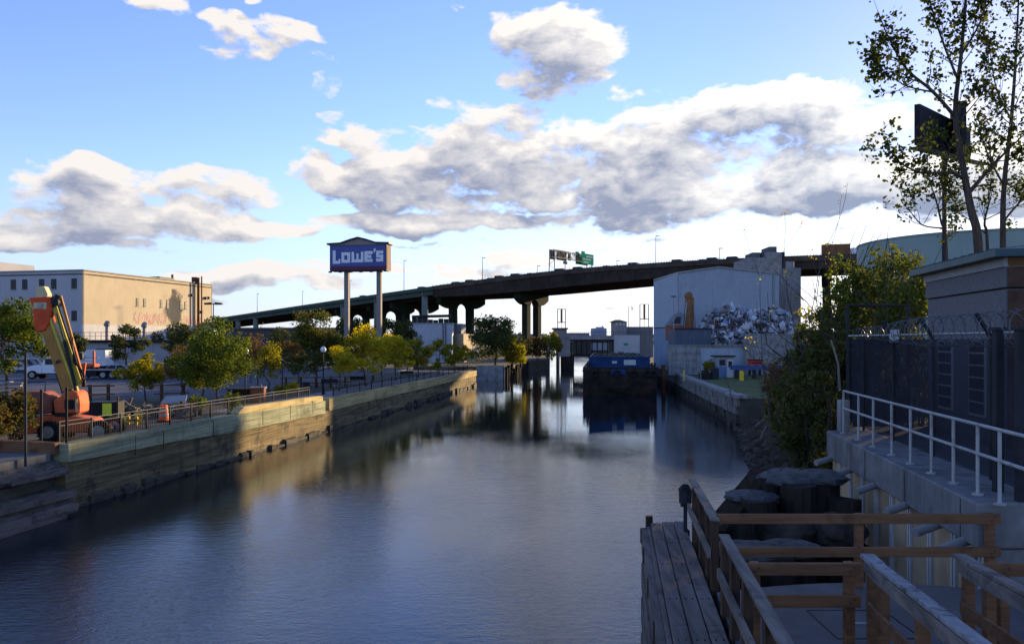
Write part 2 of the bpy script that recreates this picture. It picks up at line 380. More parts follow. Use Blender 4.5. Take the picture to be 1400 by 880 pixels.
def water_mat():
    m = bpy.data.materials.new('canal_water'); m.use_nodes = True
    nt = m.node_tree; nt.nodes.clear(); b = NB(nt)
    out = b.n('ShaderNodeOutputMaterial'); pr = b.n('ShaderNodeBsdfPrincipled'); b.put(out.inputs[0], pr.outputs[0])
    pr.inputs['Base Color'].default_value = (.006, .012, .017, 1)
    pr.inputs['Roughness'].default_value = .02; pr.inputs['IOR'].default_value = 1.48
    g = b.n('ShaderNodeNewGeometry'); pos = g.outputs['Position']
    n1 = b.noise(b.v('MULTIPLY', pos, (1.0, 1.7, 1)), 2.6, 4, .55)
    n2 = b.noise(b.v('MULTIPLY', pos, (1.0, 2.2, 1)), .75, 3, .5)
    n3 = b.noise(b.v('MULTIPLY', pos, (1.0, 1.6, 1)), 8.5, 3, .55)
    patch = b.ss(b.noise(b.v('MULTIPLY', pos, (1.0, .45, 1)), .085, 3, .5), .36, .64, .25, 1.0)
    h = b.m('ADD', b.m('MULTIPLY', n1, .030), b.m('ADD', b.m('MULTIPLY', n2, .022), b.m('MULTIPLY', n3, .019)))
    h = b.m('MULTIPLY', h, patch)
    sp = b.n('ShaderNodeSeparateXYZ'); b.put(sp.inputs[0], pos)
    nb_ = b.noise(b.v('MULTIPLY', pos, (.7, 1, 1)), .05, 3, .55)
    yy = b.m('MULTIPLY_ADD', b.m('SUBTRACT', nb_, .5), 38.0, sp.outputs[1])
    h = b.m('MULTIPLY', h, b.ss(yy, 17.0, 66.0, .80, .12))      # the sheltered water farther down the canal lies calm
    bp = b.n('ShaderNodeBump'); bp.inputs['Strength'].default_value = 1.0; bp.inputs['Distance'].default_value = 1.0
    b.put(bp.inputs['Height'], h); b.put(pr.inputs['Normal'], bp.outputs[0])
    return m
M['water'] = water_mat()

M['leaf_green'] = leaf_mat('green_leaves', (.05, .075, .012), (.10, .125, .018), (.20, .18, .025))
M['leaf_dark'] = leaf_mat('dark_leaves', (.045, .056, .018), (.078, .086, .026), (.14, .12, .035), .32)
M['leaf_yellow'] = leaf_mat('yellow_leaves', (.27, .24, .028), (.47, .37, .035), (.58, .43, .05), .5)
M['leaf_olive'] = leaf_mat('yellow_green_leaves', (.12, .125, .014), (.24, .205, .02), (.40, .30, .03), .45)
M['leaf_brown'] = leaf_mat('russet_leaves', (.10, .055, .02), (.16, .09, .03), (.09, .10, .025), .35)
M['leaf_redtop'] = leaf_mat('green_and_russet_leaves', (.065, .09, .018), (.11, .11, .024), (.26, .11, .035), .35)
M['leaf_hedge'] = leaf_mat('olive_hedge_leaves', (.06, .075, .016), (.11, .12, .02), (.22, .19, .03), .35)
M['leaf_vine'] = leaf_mat('red_vine_leaves', (.06, .075, .018), (.11, .075, .022), (.17, .05, .025), .35)
M['leaf_poplar'] = leaf_mat('poplar_leaves', (.030, .042, .010), (.065, .075, .016), (.16, .15, .03), .35)

# ------------------------------------------------------------------ mesh building
class MB:
    def __init__(s): s.v = []; s.f = []
    def add(s, vs, fs):
        o = len(s.v); s.v += [tuple(v) for v in vs]; s.f += [tuple(i + o for i in f) for f in fs]; return s
    def box(s, x0, x1, y0, y1, z0, z1):
        return s.add([(x0, y0, z0), (x1, y0, z0), (x1, y1, z0), (x0, y1, z0), (x0, y0, z1), (x1, y0, z1), (x1, y1, z1), (x0, y1, z1)],
                     [(0, 3, 2, 1), (4, 5, 6, 7), (0, 1, 5, 4), (1, 2, 6, 5), (2, 3, 7, 6), (3, 0, 4, 7)])
    def prism(s, pts, z0, z1):
        """pts counter-clockwise in plan; z0, z1 numbers or per-vertex lists"""
        n = len(pts)
        za = z0 if hasattr(z0, '__len__') else [z0] * n; zb = z1 if hasattr(z1, '__len__') else [z1] * n
        return s.add([(p[0], p[1], za[i]) for i, p in enumerate(pts)] + [(p[0], p[1], zb[i]) for i, p in enumerate(pts)],
                     [tuple(range(n - 1, -1, -1)), tuple(range(n, 2 * n))] + [(i, (i + 1) % n, n + (i + 1) % n, n + i) for i in range(n)])
    def plate(s, pts, off):
        """3D polygon extruded by vector off"""
        n = len(pts); o = Vector(off)
        a = [Vector(p) for p in pts]
        return s.add([p for p in a] + [p + o for p in a],
                     [tuple(range(n - 1, -1, -1)), tuple(range(n, 2 * n))] + [(i, (i + 1) % n, n + (i + 1) % n, n + i) for i in range(n)])
    def beam(s, p0, p1, w, h, w1=None, h1=None, up=(0, 0, 1)):
        p0, p1 = Vector(p0), Vector(p1); d = (p1 - p0).normalized()
        u = Vector(up)
        if abs(d.dot(u)) > .98: u = Vector((0, 1, 0))
        sd = d.cross(u).normalized(); u = sd.cross(d).normalized()
        w1 = w if w1 is None else w1; h1 = h if h1 is None else h1
        vs = []
        for p, a, c in ((p0, w, h), (p1, w1, h1)):
            for i, j in ((-1, -1), (1, -1), (1, 1), (-1, 1)): vs.append(p + sd * (i * a / 2) + u * (j * c / 2))
        return s.add(vs, [(3, 2, 1, 0), (4, 5, 6, 7), (0, 1, 5, 4), (1, 2, 6, 5), (2, 3, 7, 6), (3, 0, 4, 7)])
    def cyl(s, p0, p1, r0, r1=None, n=12, caps=True):
        p0, p1 = Vector(p0), Vector(p1); r1 = r0 if r1 is None else r1
        d = (p1 - p0).normalized(); u = Vector((0, 0, 1)) if abs(d.z) < .9 else Vector((1, 0, 0))
        a = d.cross(u).normalized(); b_ = d.cross(a)
        vs = []
        for p, r in ((p0, r0), (p1, r1)):
            for i in range(n):
                t = 2 * math.pi * i / n; vs.append(p + a * (r * math.cos(t)) + b_ * (r * math.sin(t)))
        fs = [(i, n + i, n + (i + 1) % n, (i + 1) % n) for i in range(n)]
        if caps: fs += [tuple(range(n)), tuple(range(2 * n - 1, n - 1, -1))]
        return s.add(vs, fs)
    def tube(s, pts, r0, r1=None, n=6):
        r1 = r0 if r1 is None else r1
        pts = [Vector(p) for p in pts]; k = len(pts); vs = []
        prev = None
        for i, p in enumerate(pts):
            d = (pts[min(i + 1, k - 1)] - pts[max(i - 1, 0)]).normalized()
            if prev is None:
                u = Vector((0, 0, 1)) if abs(d.z) < .9 else Vector((1, 0, 0)); a = d.cross(u).normalized()
            else: a = (prev - d * prev.dot(d)).normalized()
            prev = a; b_ = d.cross(a); r = r0 + (r1 - r0) * i / (k - 1)
            for j in range(n):
                t = 2 * math.pi * j / n; vs.append(p + a * (r * math.cos(t)) + b_ * (r * math.sin(t)))
        fs = [(i * n + j, i * n + (j + 1) % n, (i + 1) * n + (j + 1) % n, (i + 1) * n + j) for i in range(k - 1) for j in range(n)]
        fs += [tuple(range(n - 1, -1, -1)), tuple(range((k - 1) * n, k * n))]
        return s.add(vs, fs)
    def ball(s, c, rx, ry=None, rz=None, nu=14, nv=9, jit=0.0, rr=None):
        ry = rx if ry is None else ry; rz = rx if rz is None else rz
        vs = [(c[0], c[1], c[2] + rz)]
        for i in range(1, nv):
            ph = math.pi * i / nv
            for j in range(nu):
                th = 2 * math.pi * j / nu; k = 1 + (rr.uniform(-jit, jit) if rr else 0)
                vs.append((c[0] + rx * k * math.sin(ph) * math.cos(th), c[1] + ry * k * math.sin(ph) * math.sin(th), c[2] + rz * k * math.cos(ph)))
        vs.append((c[0], c[1], c[2] - rz)); L = len(vs) - 1
        fs = [(0, 1 + j, 1 + (j + 1) % nu) for j in range(nu)]
        for i in range(nv - 2):
            for j in range(nu):
                a = 1 + i * nu + j; b_ = 1 + i * nu + (j + 1) % nu; fs.append((a, a + nu, b_ + nu, b_))
        o = 1 + (nv - 2) * nu
        fs += [(o + j, L, o + (j + 1) % nu) for j in range(nu)]
        return s.add(vs, fs)
    def torus(s, c, ax, R0, r, n=20, k=8):
        c = Vector(c); ax = Vector(ax).normalized(); u = Vector((0, 0, 1)) if abs(ax.z) < .9 else Vector((1, 0, 0))
        a = ax.cross(u).normalized(); b_ = ax.cross(a); vs = []
        for i in range(n):
            t = 2 * math.pi * i / n; d = a * math.cos(t) + b_ * math.sin(t)
            for j in range(k):
                q = 2 * math.pi * j / k; vs.append(c + d * (R0 + r * math.cos(q)) + ax * (r * math.sin(q)))
        return s.add(vs, [(i * k + j, i * k + (j + 1) % k, ((i + 1) % n) * k + (j + 1) % k, ((i + 1) % n) * k + j) for i in range(n) for j in range(k)])

def smooth(o, ang=40):
    for p in o.data.polygons: p.use_smooth = True
    try: o.data.set_sharp_from_angle(angle=R(ang))
    except Exception: pass
    return o

def obj(name, mb, material, parent=None, origin=None, bevel=0, sm=False):
    """origin: world point the built (world) coordinates are made local to"""
    me = bpy.data.meshes.new(name)
    vs = mb.v
    if origin is not None:
        o = origin; vs = [(v[0] - o[0], v[1] - o[1], v[2] - o[2]) for v in vs]
    me.from_pydata(vs, [], mb.f); me.update()
    bm = bmesh.new(); bm.from_mesh(me); bmesh.ops.recalc_face_normals(bm, faces=bm.faces)
    if bevel:
        bmesh.ops.bevel(bm, geom=[e for e in bm.edges if len(e.link_faces) == 2 and e.calc_face_angle(0) > .5], offset=bevel, segments=1, affect='EDGES')
    bm.to_mesh(me); bm.free()
    me.materials.append(M[material] if isinstance(material, str) else material)
    ob = bpy.data.objects.new(name, me); COL.objects.link(ob)
    if parent is not None: ob.parent = parent
    elif origin is not None: ob.location = origin
    if sm: smooth(ob)
    return ob

def tag(o, label=None, cat=None, group=None, kind=None):
    if label: o['label'] = label
    if cat: o['category'] = cat
    if group: o['group'] = group
    if kind: o['kind'] = kind
    return o

def thing(name, label, cat, loc=(0, 0, 0), rotz=0, group=None):
    o = bpy.data.objects.new(name, None); COL.objects.link(o)
    o.empty_display_size = .2
    o.location = loc; o.rotation_euler = (0, 0, rotz)
    return tag(o, label, cat, group)

def struct(name, mb, material, origin=None):
    o = obj(name, mb, material, None, origin); o['kind'] = 'structure'; return o

def kids(o): return [c for c in o.children]

def dup(root, loc, rotz=0, label=None, group=None, scale=1.0):
    r = root.copy(); COL.objects.link(r); r.location = loc; r.rotation_euler = (0, 0, rotz); r.scale = (scale,) * 3
    if label: r['label'] = label
    if group: r['group'] = group
    for ch in kids(root):
        c = ch.copy(); COL.objects.link(c); c.parent = r
        for g in kids(ch):
            d = g.copy(); COL.objects.link(d); d.parent = c
    return r

def npmesh(name, verts, nper, material, tint=None, parent=None):
    """fast mesh of many separate n-gons (leaves, shards)"""
    n = len(verts) // nper
    me = bpy.data.meshes.new(name)
    me.vertices.add(len(verts)); me.vertices.foreach_set('co', np.asarray(verts, dtype=np.float32).ravel())
    me.loops.add(len(verts)); me.loops.foreach_set('vertex_index', np.arange(len(verts), dtype=np.int32))
    me.polygons.add(n); me.polygons.foreach_set('loop_start', np.arange(0, n * nper, nper, dtype=np.int32))
    me.update(calc_edges=True)
    if tint is not None:
        at_ = me.attributes.new('tint', 'FLOAT', 'FACE'); at_.data.foreach_set('value', np.asarray(tint, dtype=np.float32))
    me.materials.append(M[material] if isinstance(material, str) else material)
    ob = bpy.data.objects.new(name, me); COL.objects.link(ob)
    if parent is not None: ob.parent = parent
    return ob

def unit(rng, n):
    v = rng.normal(size=(n, 3)); return v / np.linalg.norm(v, axis=1, keepdims=True)

def leaf_quads(rng, cen, size, aspect=.62):
    n = len(cen); nrm = unit(rng, n); t = np.cross(nrm, unit(rng, n)); t /= np.linalg.norm(t, axis=1, keepdims=True) + 1e-9
    b_ = np.cross(nrm, t); s = size * rng.uniform(.6, 1.3, (n, 1))
    q = np.empty((n, 4, 3)); q[:, 0] = cen - t * s; q[:, 1] = cen - b_ * s * aspect + t * s * .15; q[:, 2] = cen + t * s; q[:, 3] = cen + b_ * s * aspect + t * s * .15
    return q.reshape(-1, 3)
# ------------------------------------------------------------------ plants
def branch_tubes(mb, p, d, L, r, depth, rng, tips, spread=.6, nseg=3, kids_n=(2, 3), n=6, up=.15, minr=.006):
    pts = [Vector(p)]; d = Vector(d).normalized()
    for i in range(nseg):
        d = (d + Vector(rng.normal(size=3)) * .13 + Vector((0, 0, up * .3))).normalized()
        pts.append(pts[-1] + d * (L / nseg))
    mb.tube(pts, r, max(r * .55, minr), n=n)
    tips.append((pts[-1], d, depth))
    if depth <= 0: return
    k = int(rng.integers(kids_n[0], kids_n[1] + 1))
    for i in range(k):
        a = pts[-1] if i == 0 else pts[int(rng.integers(1, len(pts)))]
        dd = (d + Vector(rng.normal(size=3)) * spread + Vector((0, 0, up))).normalized()
        branch_tubes(mb, a, dd, L * float(rng.uniform(.55, .8)), max(r * .55, minr), depth - 1, rng, tips, spread, nseg, kids_n, max(4, n - 1), up, minr)

def broadleaf(name, label, loc, h, cr, cb, leaf, seed, size=.16, n=3000, group=None, bark='bark', lobes=16, trunk_r=None, cat='tree', squash=1.0, gap=.0, lean=(0, 0), clump=.36):
    """trunk with limbs reaching into an uneven leafy crown: h top, cr crown radius, cb height of the crown's underside"""
    rng = np.random.default_rng(seed)
    t = thing(name, label, cat, loc, 0, group)
    tr = trunk_r or max(.05, h * .017)
    rz = (h - cb) / 2; cz = cb + rz
    # lobes on an ellipsoid that is widest below its middle
    d = unit(rng, lobes); rad = rng.uniform(.30, .92, (lobes, 1))
    lob = d * rad * np.array([cr, cr * squash, rz]); lob[:, 2] += cz
    taper = 1 - .45 * np.clip((lob[:, 2] - cz) / rz, 0, 1); lob[:, 0] *= taper; lob[:, 1] *= taper
    lob[:, 0] += lean[0]; lob[:, 1] += lean[1]
    lob = np.vstack([lob, [[lean[0], lean[1], h - rz * .32]]]); lobes += 1
    lr = rng.uniform(.55, 1.3, lobes) * clump * min(cr, rz) * 1.05
    mb = MB()
    fork = Vector((rng.normal() * .04, rng.normal() * .04, min(cb * .95, h * .42)))
    mb.tube([(0, 0, -.15), (0, 0, fork.z * .25), fork * .6 + Vector((rng.normal() * .04, 0, 0)), fork], tr * 1.25, tr * .8, n=9)
    lead = Vector((lean[0] * .8, lean[1] * .8, h * .86))
    mid = fork.lerp(lead, .5) + Vector(rng.normal(size=3)) * .06 * h
    mb.tube([fork, mid, lead], tr * .78, tr * .14, n=7)
    for i in range(lobes):
        p = Vector(lob[i]); q = fork.lerp(mid, float(rng.uniform(0, 1))) if p.z < mid.z else mid.lerp(lead, float(rng.uniform(0, .6)))
        m_ = q.lerp(p, .55) + Vector((0, 0, -.05 * h)) + Vector(rng.normal(size=3)) * .03 * h
        mb.tube([q, m_, p], tr * .38, tr * .07, n=5)
        for k in range(3):
            e = p + Vector(rng.normal(size=3)).normalized() * lr[i] * .9
            mb.tube([m_.lerp(p, .5 + .15 * k), e], tr * .12, tr * .04, n=4)
    obj('trunk', mb, bark, t, sm=True)
    w = lr ** 2; w /= w.sum()
    idx = rng.choice(lobes, n, p=w)
    dirs = unit(rng, n); rr = lr[idx][:, None] * rng.uniform(.2, 1.2, (n, 1)) ** .65
    # sub-clumps: pull leaves towards twig directions so gaps open up
    tw = unit(rng, lobes * 9).reshape(lobes, 9, 3)
    pick = tw[idx, rng.integers(0, 9, n)]
    dirs = dirs * .48 + pick * .85; dirs /= np.linalg.norm(dirs, axis=1, keepdims=True)
    c = lob[idx] + dirs * rr * np.array([1, 1, .82])
    tint = np.clip(rng.normal(.42, .22, n) + (rng.uniform(-.25, .25, lobes))[idx], 0, 1)
    npmesh('crown', leaf_quads(rng, c, size), 4, leaf, np.asarray(tint), t)
    return t

def shrub(name, label, loc, h, r, leaf, seed, size=.1, n=2500, group=None, cat='shrub', stems=9, ry=None):
    rng = np.random.default_rng(seed); ry = ry or r
    t = thing(name, label, cat, loc, 0, group)
    mb = MB(); tips = []
    for i in range(stems):
        a = rng.uniform(0, 2 * math.pi); q = rng.uniform(.15, .55)
        branch_tubes(mb, (r * .25 * math.cos(a), ry * .25 * math.sin(a), -.1), (q * math.cos(a) * r / h * 2, q * math.sin(a) * ry / h * 2, 1), h * .5, .012 + .006 * h, 2, rng, tips, .55, 3, (2, 3), 5, .25)
    obj('stems', mb, 'bark', t)
    tp = np.array([list(p) for p, _, k in tips if k < 2]); 
    # keep the clumps inside the shrub's outline
    cz = h * .52
    q = tp - np.array([0, 0, cz]); k = np.sqrt((q[:, 0] / r) ** 2 + (q[:, 1] / ry) ** 2 + (q[:, 2] / (h * .5)) ** 2)
    f = np.where(k > 1, 1 / np.maximum(k, 1e-6), 1.0)[:, None]; tp = q * f + np.array([0, 0, cz])
    extra = unit(rng, 26) * rng.uniform(.4, .95, (26, 1)) * np.array([r, ry, h * .48]) + np.array([0, 0, cz])
    cl = np.vstack([tp, extra])
    i = rng.integers(0, len(cl), n)
    c = cl[i] + unit(rng, n) * rng.uniform(0, 1, (n, 1)) ** .5 * (.17 * min(r, h) + size) ; c[:, 2] = np.maximum(c[:, 2], .03)
    tint = np.clip(rng.normal(.4, .25, n) + rng.uniform(-.25, .25, len(cl))[i], 0, 1)
    npmesh('foliage', leaf_quads(rng, c, size), 4, leaf, tint, t)
    return t

def bare_tree(name, label, loc, h, seed, r=.05, group=None, leaf=None, n=120, size=.06, depth=4, spread=.45, trunks=1, cat='tree', bark='twig', L=.42):
    rng = np.random.default_rng(seed); t = thing(name, label, cat, loc, 0, group)
    mb = MB(); tips = []
    for k in range(trunks):
        branch_tubes(mb, (rng.normal() * .1 * k, rng.normal() * .1 * k, -.1), (rng.normal() * .12, rng.normal() * .12, 1), h * L, r, depth, rng, tips, spread, 4, (2, 4), 7, .35, .008)
    zmax = max(p.z for p, _, _ in tips); s = h / zmax
    mb.v = [(v[0] * s, v[1] * s, v[2] * s) for v in mb.v]
    obj('branches', mb, bark, t)
    if leaf:
        tp = np.array([list(p) for p, _, k in tips if k <= 1]) * s
        i = rng.integers(0, len(tp), n); c = tp[i] + unit(rng, n) * rng.uniform(0, .35, (n, 1))
        npmesh('leaves', leaf_quads(rng, c, size), 4, leaf, rng.uniform(0, 1, n), t)
    return t

# ------------------------------------------------------------------ the setting: water and banks
ZL = 2.35
def Lx(Y): return -22.92 + .14 * Y
def lerp(a, b, t): return a + (b - a) * t
def interp(pts, y):
    if y <= pts[0][0]: return pts[0][1]
    for (a, b), (c, d) in zip(pts, pts[1:]):
        if y <= c: return lerp(b, d, (y - a) / (c - a))
    return pts[-1][1]

w = MB().add([(-4000, -60, 0), (4000, -60, 0), (4000, 9000, 0), (-4000, 9000, 0)], [(0, 1, 2, 3)])
struct('canal_water', w, 'water')
w = MB().add([(-4000, -60, -3.2), (4000, -60, -3.2), (4000, 9000, -3.2), (-4000, 9000, -3.2)], [(0, 1, 2, 3)])
struct('canal_bed', w, 'soil')
left_pts = [(Lx(-30) - .5, -30), (Lx(124) - .5, 124), (-17, 125), (-17, 141.6), (-6.2, 142.4), (-1.8, 142.4), (2.5, 179), (8.3, 192), (9.3, 200), (10.5, 230), (12, 300), (-40, 700), (-60, 3500), (-3500, 3500), (-3500, -30)]
struct('left_bank_ground', MB().prism(left_pts, -3, ZL), 'land')
right_pts = [(18.0, 63.6), (64, 63.6), (3500, 63.6), (3500, 3500), (100, 3500), (60, 700), (30, 300), (28.4, 230), (27.6, 200), (26.6, 165), (24, 124)]
struct('right_bank_ground', MB().prism(right_pts, -3, 2.4), 'land')

def shore(Y): return interp([(-30, 5.4 + .16 * -30), (20.9, 5.4 + .16 * 20.9), (21.6, 8.9), (27, 9.5), (38, 11.8), (50, 14.7), (58, 16.4), (64, 18.0)], Y)
rs = np.random.default_rng(3)
mbk = MB(); rows = list(np.arange(-30, 64.1, 1.0)); ss_ = [-.8, 0, .6, 1.2, 2, 2.8, 3.6, 4.5, 5.5, 7, 9, 12, 16, 22, 30, 44, 70, 140]
for Y in rows:
    zb = interp([(22, 4.6), (30, 3.9), (45, 2.9), (60, 2.38)], Y)
    for s_ in ss_:
        z = -1.0 if s_ < 0 else interp([(0, -.35), (1.2, .5), (2.8, .5 + .38 * zb), (5.5, zb * .93), (7, zb), (300, zb)], s_)
        if Y < 21: z = (4.5 if Y > 12.3 else -1.5) if s_ >= .6 else -1.5
        mbk.v.append((shore(Y) + s_, Y, z + (rs.uniform(-.18, .18) if 0 < s_ < 6 and 21 < Y < 63 else 0)))
nc = len(ss_)
for i in range(len(rows) - 1):
    for j in range(nc - 1): mbk.f.append((i * nc + j, i * nc + j + 1, (i + 1) * nc + j + 1, (i + 1) * nc + j))
smooth(struct('right_bank_slope', mbk, 'soil'), 60)

def sheet(name, pts, z, m): return struct(name, MB().add([(p[0], p[1], z) for p in pts], [tuple(range(len(pts)))]), m)
sheet('lawn', [(18.5, 64.4), (60, 64.4), (60, 105.5), (26, 105.5), (22.2, 100)], 2.404, 'grass')
sheet('yard_paving', [(24.5, 105.6), (90, 105.6), (90, 180), (28.5, 180)], 2.404, 'concrete_dark')
sheet('parking_lot', [(Lx(67) - 11, 67), (Lx(128) - 11, 128), (-130, 128), (-130, 67)], ZL + .004, 'asphalt')
mk = MB()
for i in range(24):
    x = -34 - i * 2.8
    for y0 in (84, 106): mk.add([(x, y0, ZL + .008), (x + .13, y0, ZL + .008), (x + .13, y0 + 5, ZL + .008), (x, y0 + 5, ZL + .008)], [(0, 1, 2, 3)])
struct('parking_markings', mk, 'line_white')
sheet('promenade', [(Lx(52) - .6, 52), (Lx(123.5) - .6, 123.5), (Lx(123.5) - 4.2, 123.5), (Lx(52) - 4.2, 52)], ZL + .004, 'concrete')
kb = MB()
kb.prism([(Lx(67) - 10.8, 67), (Lx(128) - 10.8, 128), (Lx(128) - 11, 128), (Lx(67) - 11, 67)], ZL - .05, ZL + .13)
struct('parking_kerb', kb, 'concrete')
sheet('pump_station_terrace', [(5.6 + .16 * 11.8, 11.8), (60, 11.8), (60, 22.2), (5.6 + .16 * 22.2, 22.2)], 4.62, 'concrete_dark')

# ------------------------------------------------------------------ left bulkhead
def strip(mb, Y0, Y1, off, z0, z1, th, step=1.0, jz=0.0, jx=0.0, seed=1):
    """wall strip along the left bank: front face at Lx+off; z0, z1 functions of Y"""
    r_ = random.Random(seed); n = max(1, int(round((Y1 - Y0) / step))); o = len(mb.v)
    for i in range(n + 1):
        Y = lerp(Y0, Y1, i / n); a = off + r_.uniform(-jx, jx); t = z1(Y) + r_.uniform(-jz, jz); b_ = z0(Y) + r_.uniform(-jz, jz)
        x = Lx(Y)
        mb.v += [(x + a, Y, b_), (x + a, Y, t), (x + off - th, Y, t), (x + off - th, Y, b_)]
    for i in range(n):
        for j in range(4): mb.f.append((o + i * 4 + j, o + i * 4 + (j + 1) % 4, o + i * 4 + 4 + (j + 1) % 4, o + i * 4 + 4 + j))
    mb.f += [(o, o + 1, o + 2, o + 3), (o + n * 4 + 3, o + n * 4 + 2, o + n * 4 + 1, o + n * 4)]
    return mb

og = (Lx(33), 33, 0)
bw = thing('bulkhead', 'long green stained concrete bulkhead with a raised sunlit lip along the left bank', 'bulkhead', og)
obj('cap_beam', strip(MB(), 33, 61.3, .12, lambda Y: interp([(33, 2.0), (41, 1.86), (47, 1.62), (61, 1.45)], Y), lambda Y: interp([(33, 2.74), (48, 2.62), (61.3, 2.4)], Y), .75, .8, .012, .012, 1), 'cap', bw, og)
obj('raised_lip', strip(MB(), 47.6, 60.9, .09, lambda Y: 2.2, lambda Y: interp([(47.6, 2.72), (48.3, 3.0), (60.3, 2.84), (60.9, 2.74)], Y), .5, .7, .01, .006, 2), 'cap_sunlit', bw, og)
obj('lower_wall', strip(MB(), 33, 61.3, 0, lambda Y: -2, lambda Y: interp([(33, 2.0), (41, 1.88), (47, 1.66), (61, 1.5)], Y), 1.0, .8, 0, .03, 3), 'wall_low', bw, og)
fm = MB(); r_ = random.Random(5); strip(fm, 33, 61, .06, lambda Y: -1, lambda Y: .1, .4, .9, .05, .05, 31)
Y = 33.0
while Y < 61:
    l = r_.uniform(.5, 1.9); h_ = r_.uniform(.05, .42); d_ = r_.uniform(.1, .3)
    if r_.random() < .8: fm.prism([(Lx(Y) - .3, Y), (Lx(Y) + d_, Y + .05), (Lx(Y + l) + d_ * r_.uniform(.7, 1.2), Y + l - .06), (Lx(Y + l) - .3, Y + l)], -.6, [h_ + .1, h_ * r_.uniform(.5, 1), h_ * r_.uniform(.5, 1), h_ + .1])
    Y += l
obj('footing', fm, 'tide', bw, og)
jm = MB()
for Y in (37.5, 39.8, 44.6, 50.7, 54.9, 58.8): jm.box(Lx(Y) + .10, Lx(Y) + .135, Y - .02, Y + .02, 1.65, 2.55)
obj('expansion_joint', jm, 'tide', bw, og)

og2 = (Lx(62), 62, 0)
b2 = thing('bulkhead', 'far lower stretch of left bank concrete bulkhead running beside the yellow trees', 'bulkhead', og2)
obj('cap_beam', strip(MB(), 62.2, 124, .1, lambda Y: 1.55, lambda Y: interp([(62, 2.52), (124, 2.36)], Y), .7, 1.2, .015, .015, 7), 'cap_sunlit', b2, og2)
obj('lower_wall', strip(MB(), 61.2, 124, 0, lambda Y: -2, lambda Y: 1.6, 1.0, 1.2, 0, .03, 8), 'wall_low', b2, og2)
fm = MB(); Y = 62.0; strip(fm, 61.5, 123.9, .06, lambda Y: -1, lambda Y: .08, .4, 1.3, .05, .05, 32)
while Y < 122:
    l = r_.uniform(.7, 2.4); h_ = r_.uniform(.12, .5); d_ = r_.uniform(.1, .45)
    if r_.random() < .7: fm.prism([(Lx(Y) - .3, Y), (Lx(Y) + d_, Y + .05), (Lx(Y + l) + d_, Y + l - .06), (Lx(Y + l) - .3, Y + l)], -.6, h_)
    Y += l
obj('footing', fm, 'tide', b2, og2)

og3 = (Lx(28), 28, 0)
b3 = thing('broken_bulkhead', 'crumbling timber and concrete bulkhead end with a hollow at the left edge', 'bulkhead', og3)
mb = MB(); n = 18; r_ = random.Random(11); o = 0
prof = [(-2.4, 2.36), (-1.2, 2.30), (-.25, 2.05), (-.05, 1.62), (-.5, 1.45), (-.55, 1.0), (.15, .95), (.3, .5), (.55, .12), (.7, -.8), (-2.4, -.8)]
for i in range(n + 1):
    Y = lerp(22, 32.95, i / n)
    for k, (dx, z) in enumerate(prof):
        j = .11 if 1 < k < 9 else 0.0
        mb.v.append((Lx(Y) + dx + r_.uniform(-j, j), Y, z + r_.uniform(-j, j) * .7))
k = len(prof)
for i in range(n):
    for j in range(k): mb.f.append((i * k + j, i * k + (j + 1) % k, (i + 1) * k + (j + 1) % k, (i + 1) * k + j))
mb.f += [tuple(range(k)), tuple(range((n + 1) * k - 1, n * k - 1, -1))]
obj('rubble_face', mb, 'rubble', b3, og3)
tb = MB()
for (y0, y1, dx, z) in ((24, 29.2, .28, 1.0), (28.8, 32.9, .34, .82), (23.5, 32.6, .62, .35), (24.5, 31.8, .72, .08), (29.9, 32.9, .02, 1.72), (23, 30.5, -.06, 1.9)):
    tb.beam((Lx(y0) + dx, y0, z), (Lx(y1) + dx + .05, y1, z - .05), .3, .26)
obj('timber_wale', tb, 'wood_grey', b3, og3)
obj('slab', MB().prism([(Lx(22) - 8, 22), (Lx(22) - .3, 22), (Lx(32.6) - .35, 32.6), (Lx(33) - 8, 33.4)], 2.1, [2.44, 2.38, 2.42, 2.5]), 'concrete_dark', b3, og3)
c = MB().beam((Lx(33) - 3.6, 33.3, 2.66), (Lx(33) - .28, 32.9, 2.58), .35, .5)
tag(obj('timber_sleeper', c, 'wood_brown', None, (Lx(33) - 2, 33, 2.36)), 'short dark brown timber kerb at the corner of the concrete wall', 'timber')

# ------------------------------------------------------------------ railings on the left bank
def railing(label, Y0, Y1, back, z0, step, hgt=.98, group=None, mid=True):
    og = (Lx(Y0) - back, Y0, z0(Y0))
    t = thing('bank_railing', label, 'railing', og, 0, group)
    n = int(round((Y1 - Y0) / step))
    for i in range(n + 1):
        Y = lerp(Y0, Y1, i / n); x = Lx(Y) - back
        obj('post', MB().box(x - .035, x + .035, Y - .035, Y + .035, z0(Y) - .1, z0(Y) + hgt - .02), 'black', t, og)
    for dz in (0, -.17):
        obj('rail', MB().beam((Lx(Y0) - back, Y0, z0(Y0) + hgt + dz), (Lx(Y1) - back, Y1, z0(Y1) + hgt + dz), .034, .03), 'rail_grey', t, og)
    pk = MB()
    pk.beam((Lx(Y0) - back, Y0, z0(Y0) + .12), (Lx(Y1) - back, Y1, z0(Y1) + .12), .03, .03)
    m_ = int((Y1 - Y0) / .16)
    for i in range(m_ + 1):
        Y = lerp(Y0, Y1, i / m_); x = Lx(Y) - back; pk.box(x - .008, x + .008, Y - .008, Y + .008, z0(Y) + .1, z0(Y) + hgt - .19)
    obj('pickets', pk, 'black', t, og)
    return t
railing('black picket railing with two pale top rails on the near left bulkhead', 33.2, 59.5, .42, lambda Y: interp([(33, 2.66), (48, 2.62), (60, 2.55)], Y), 2.02)
railing('black picket railing on the far left bulkhead below the yellow trees', 64.5, 123, .45, lambda Y: 2.38, 3.25)

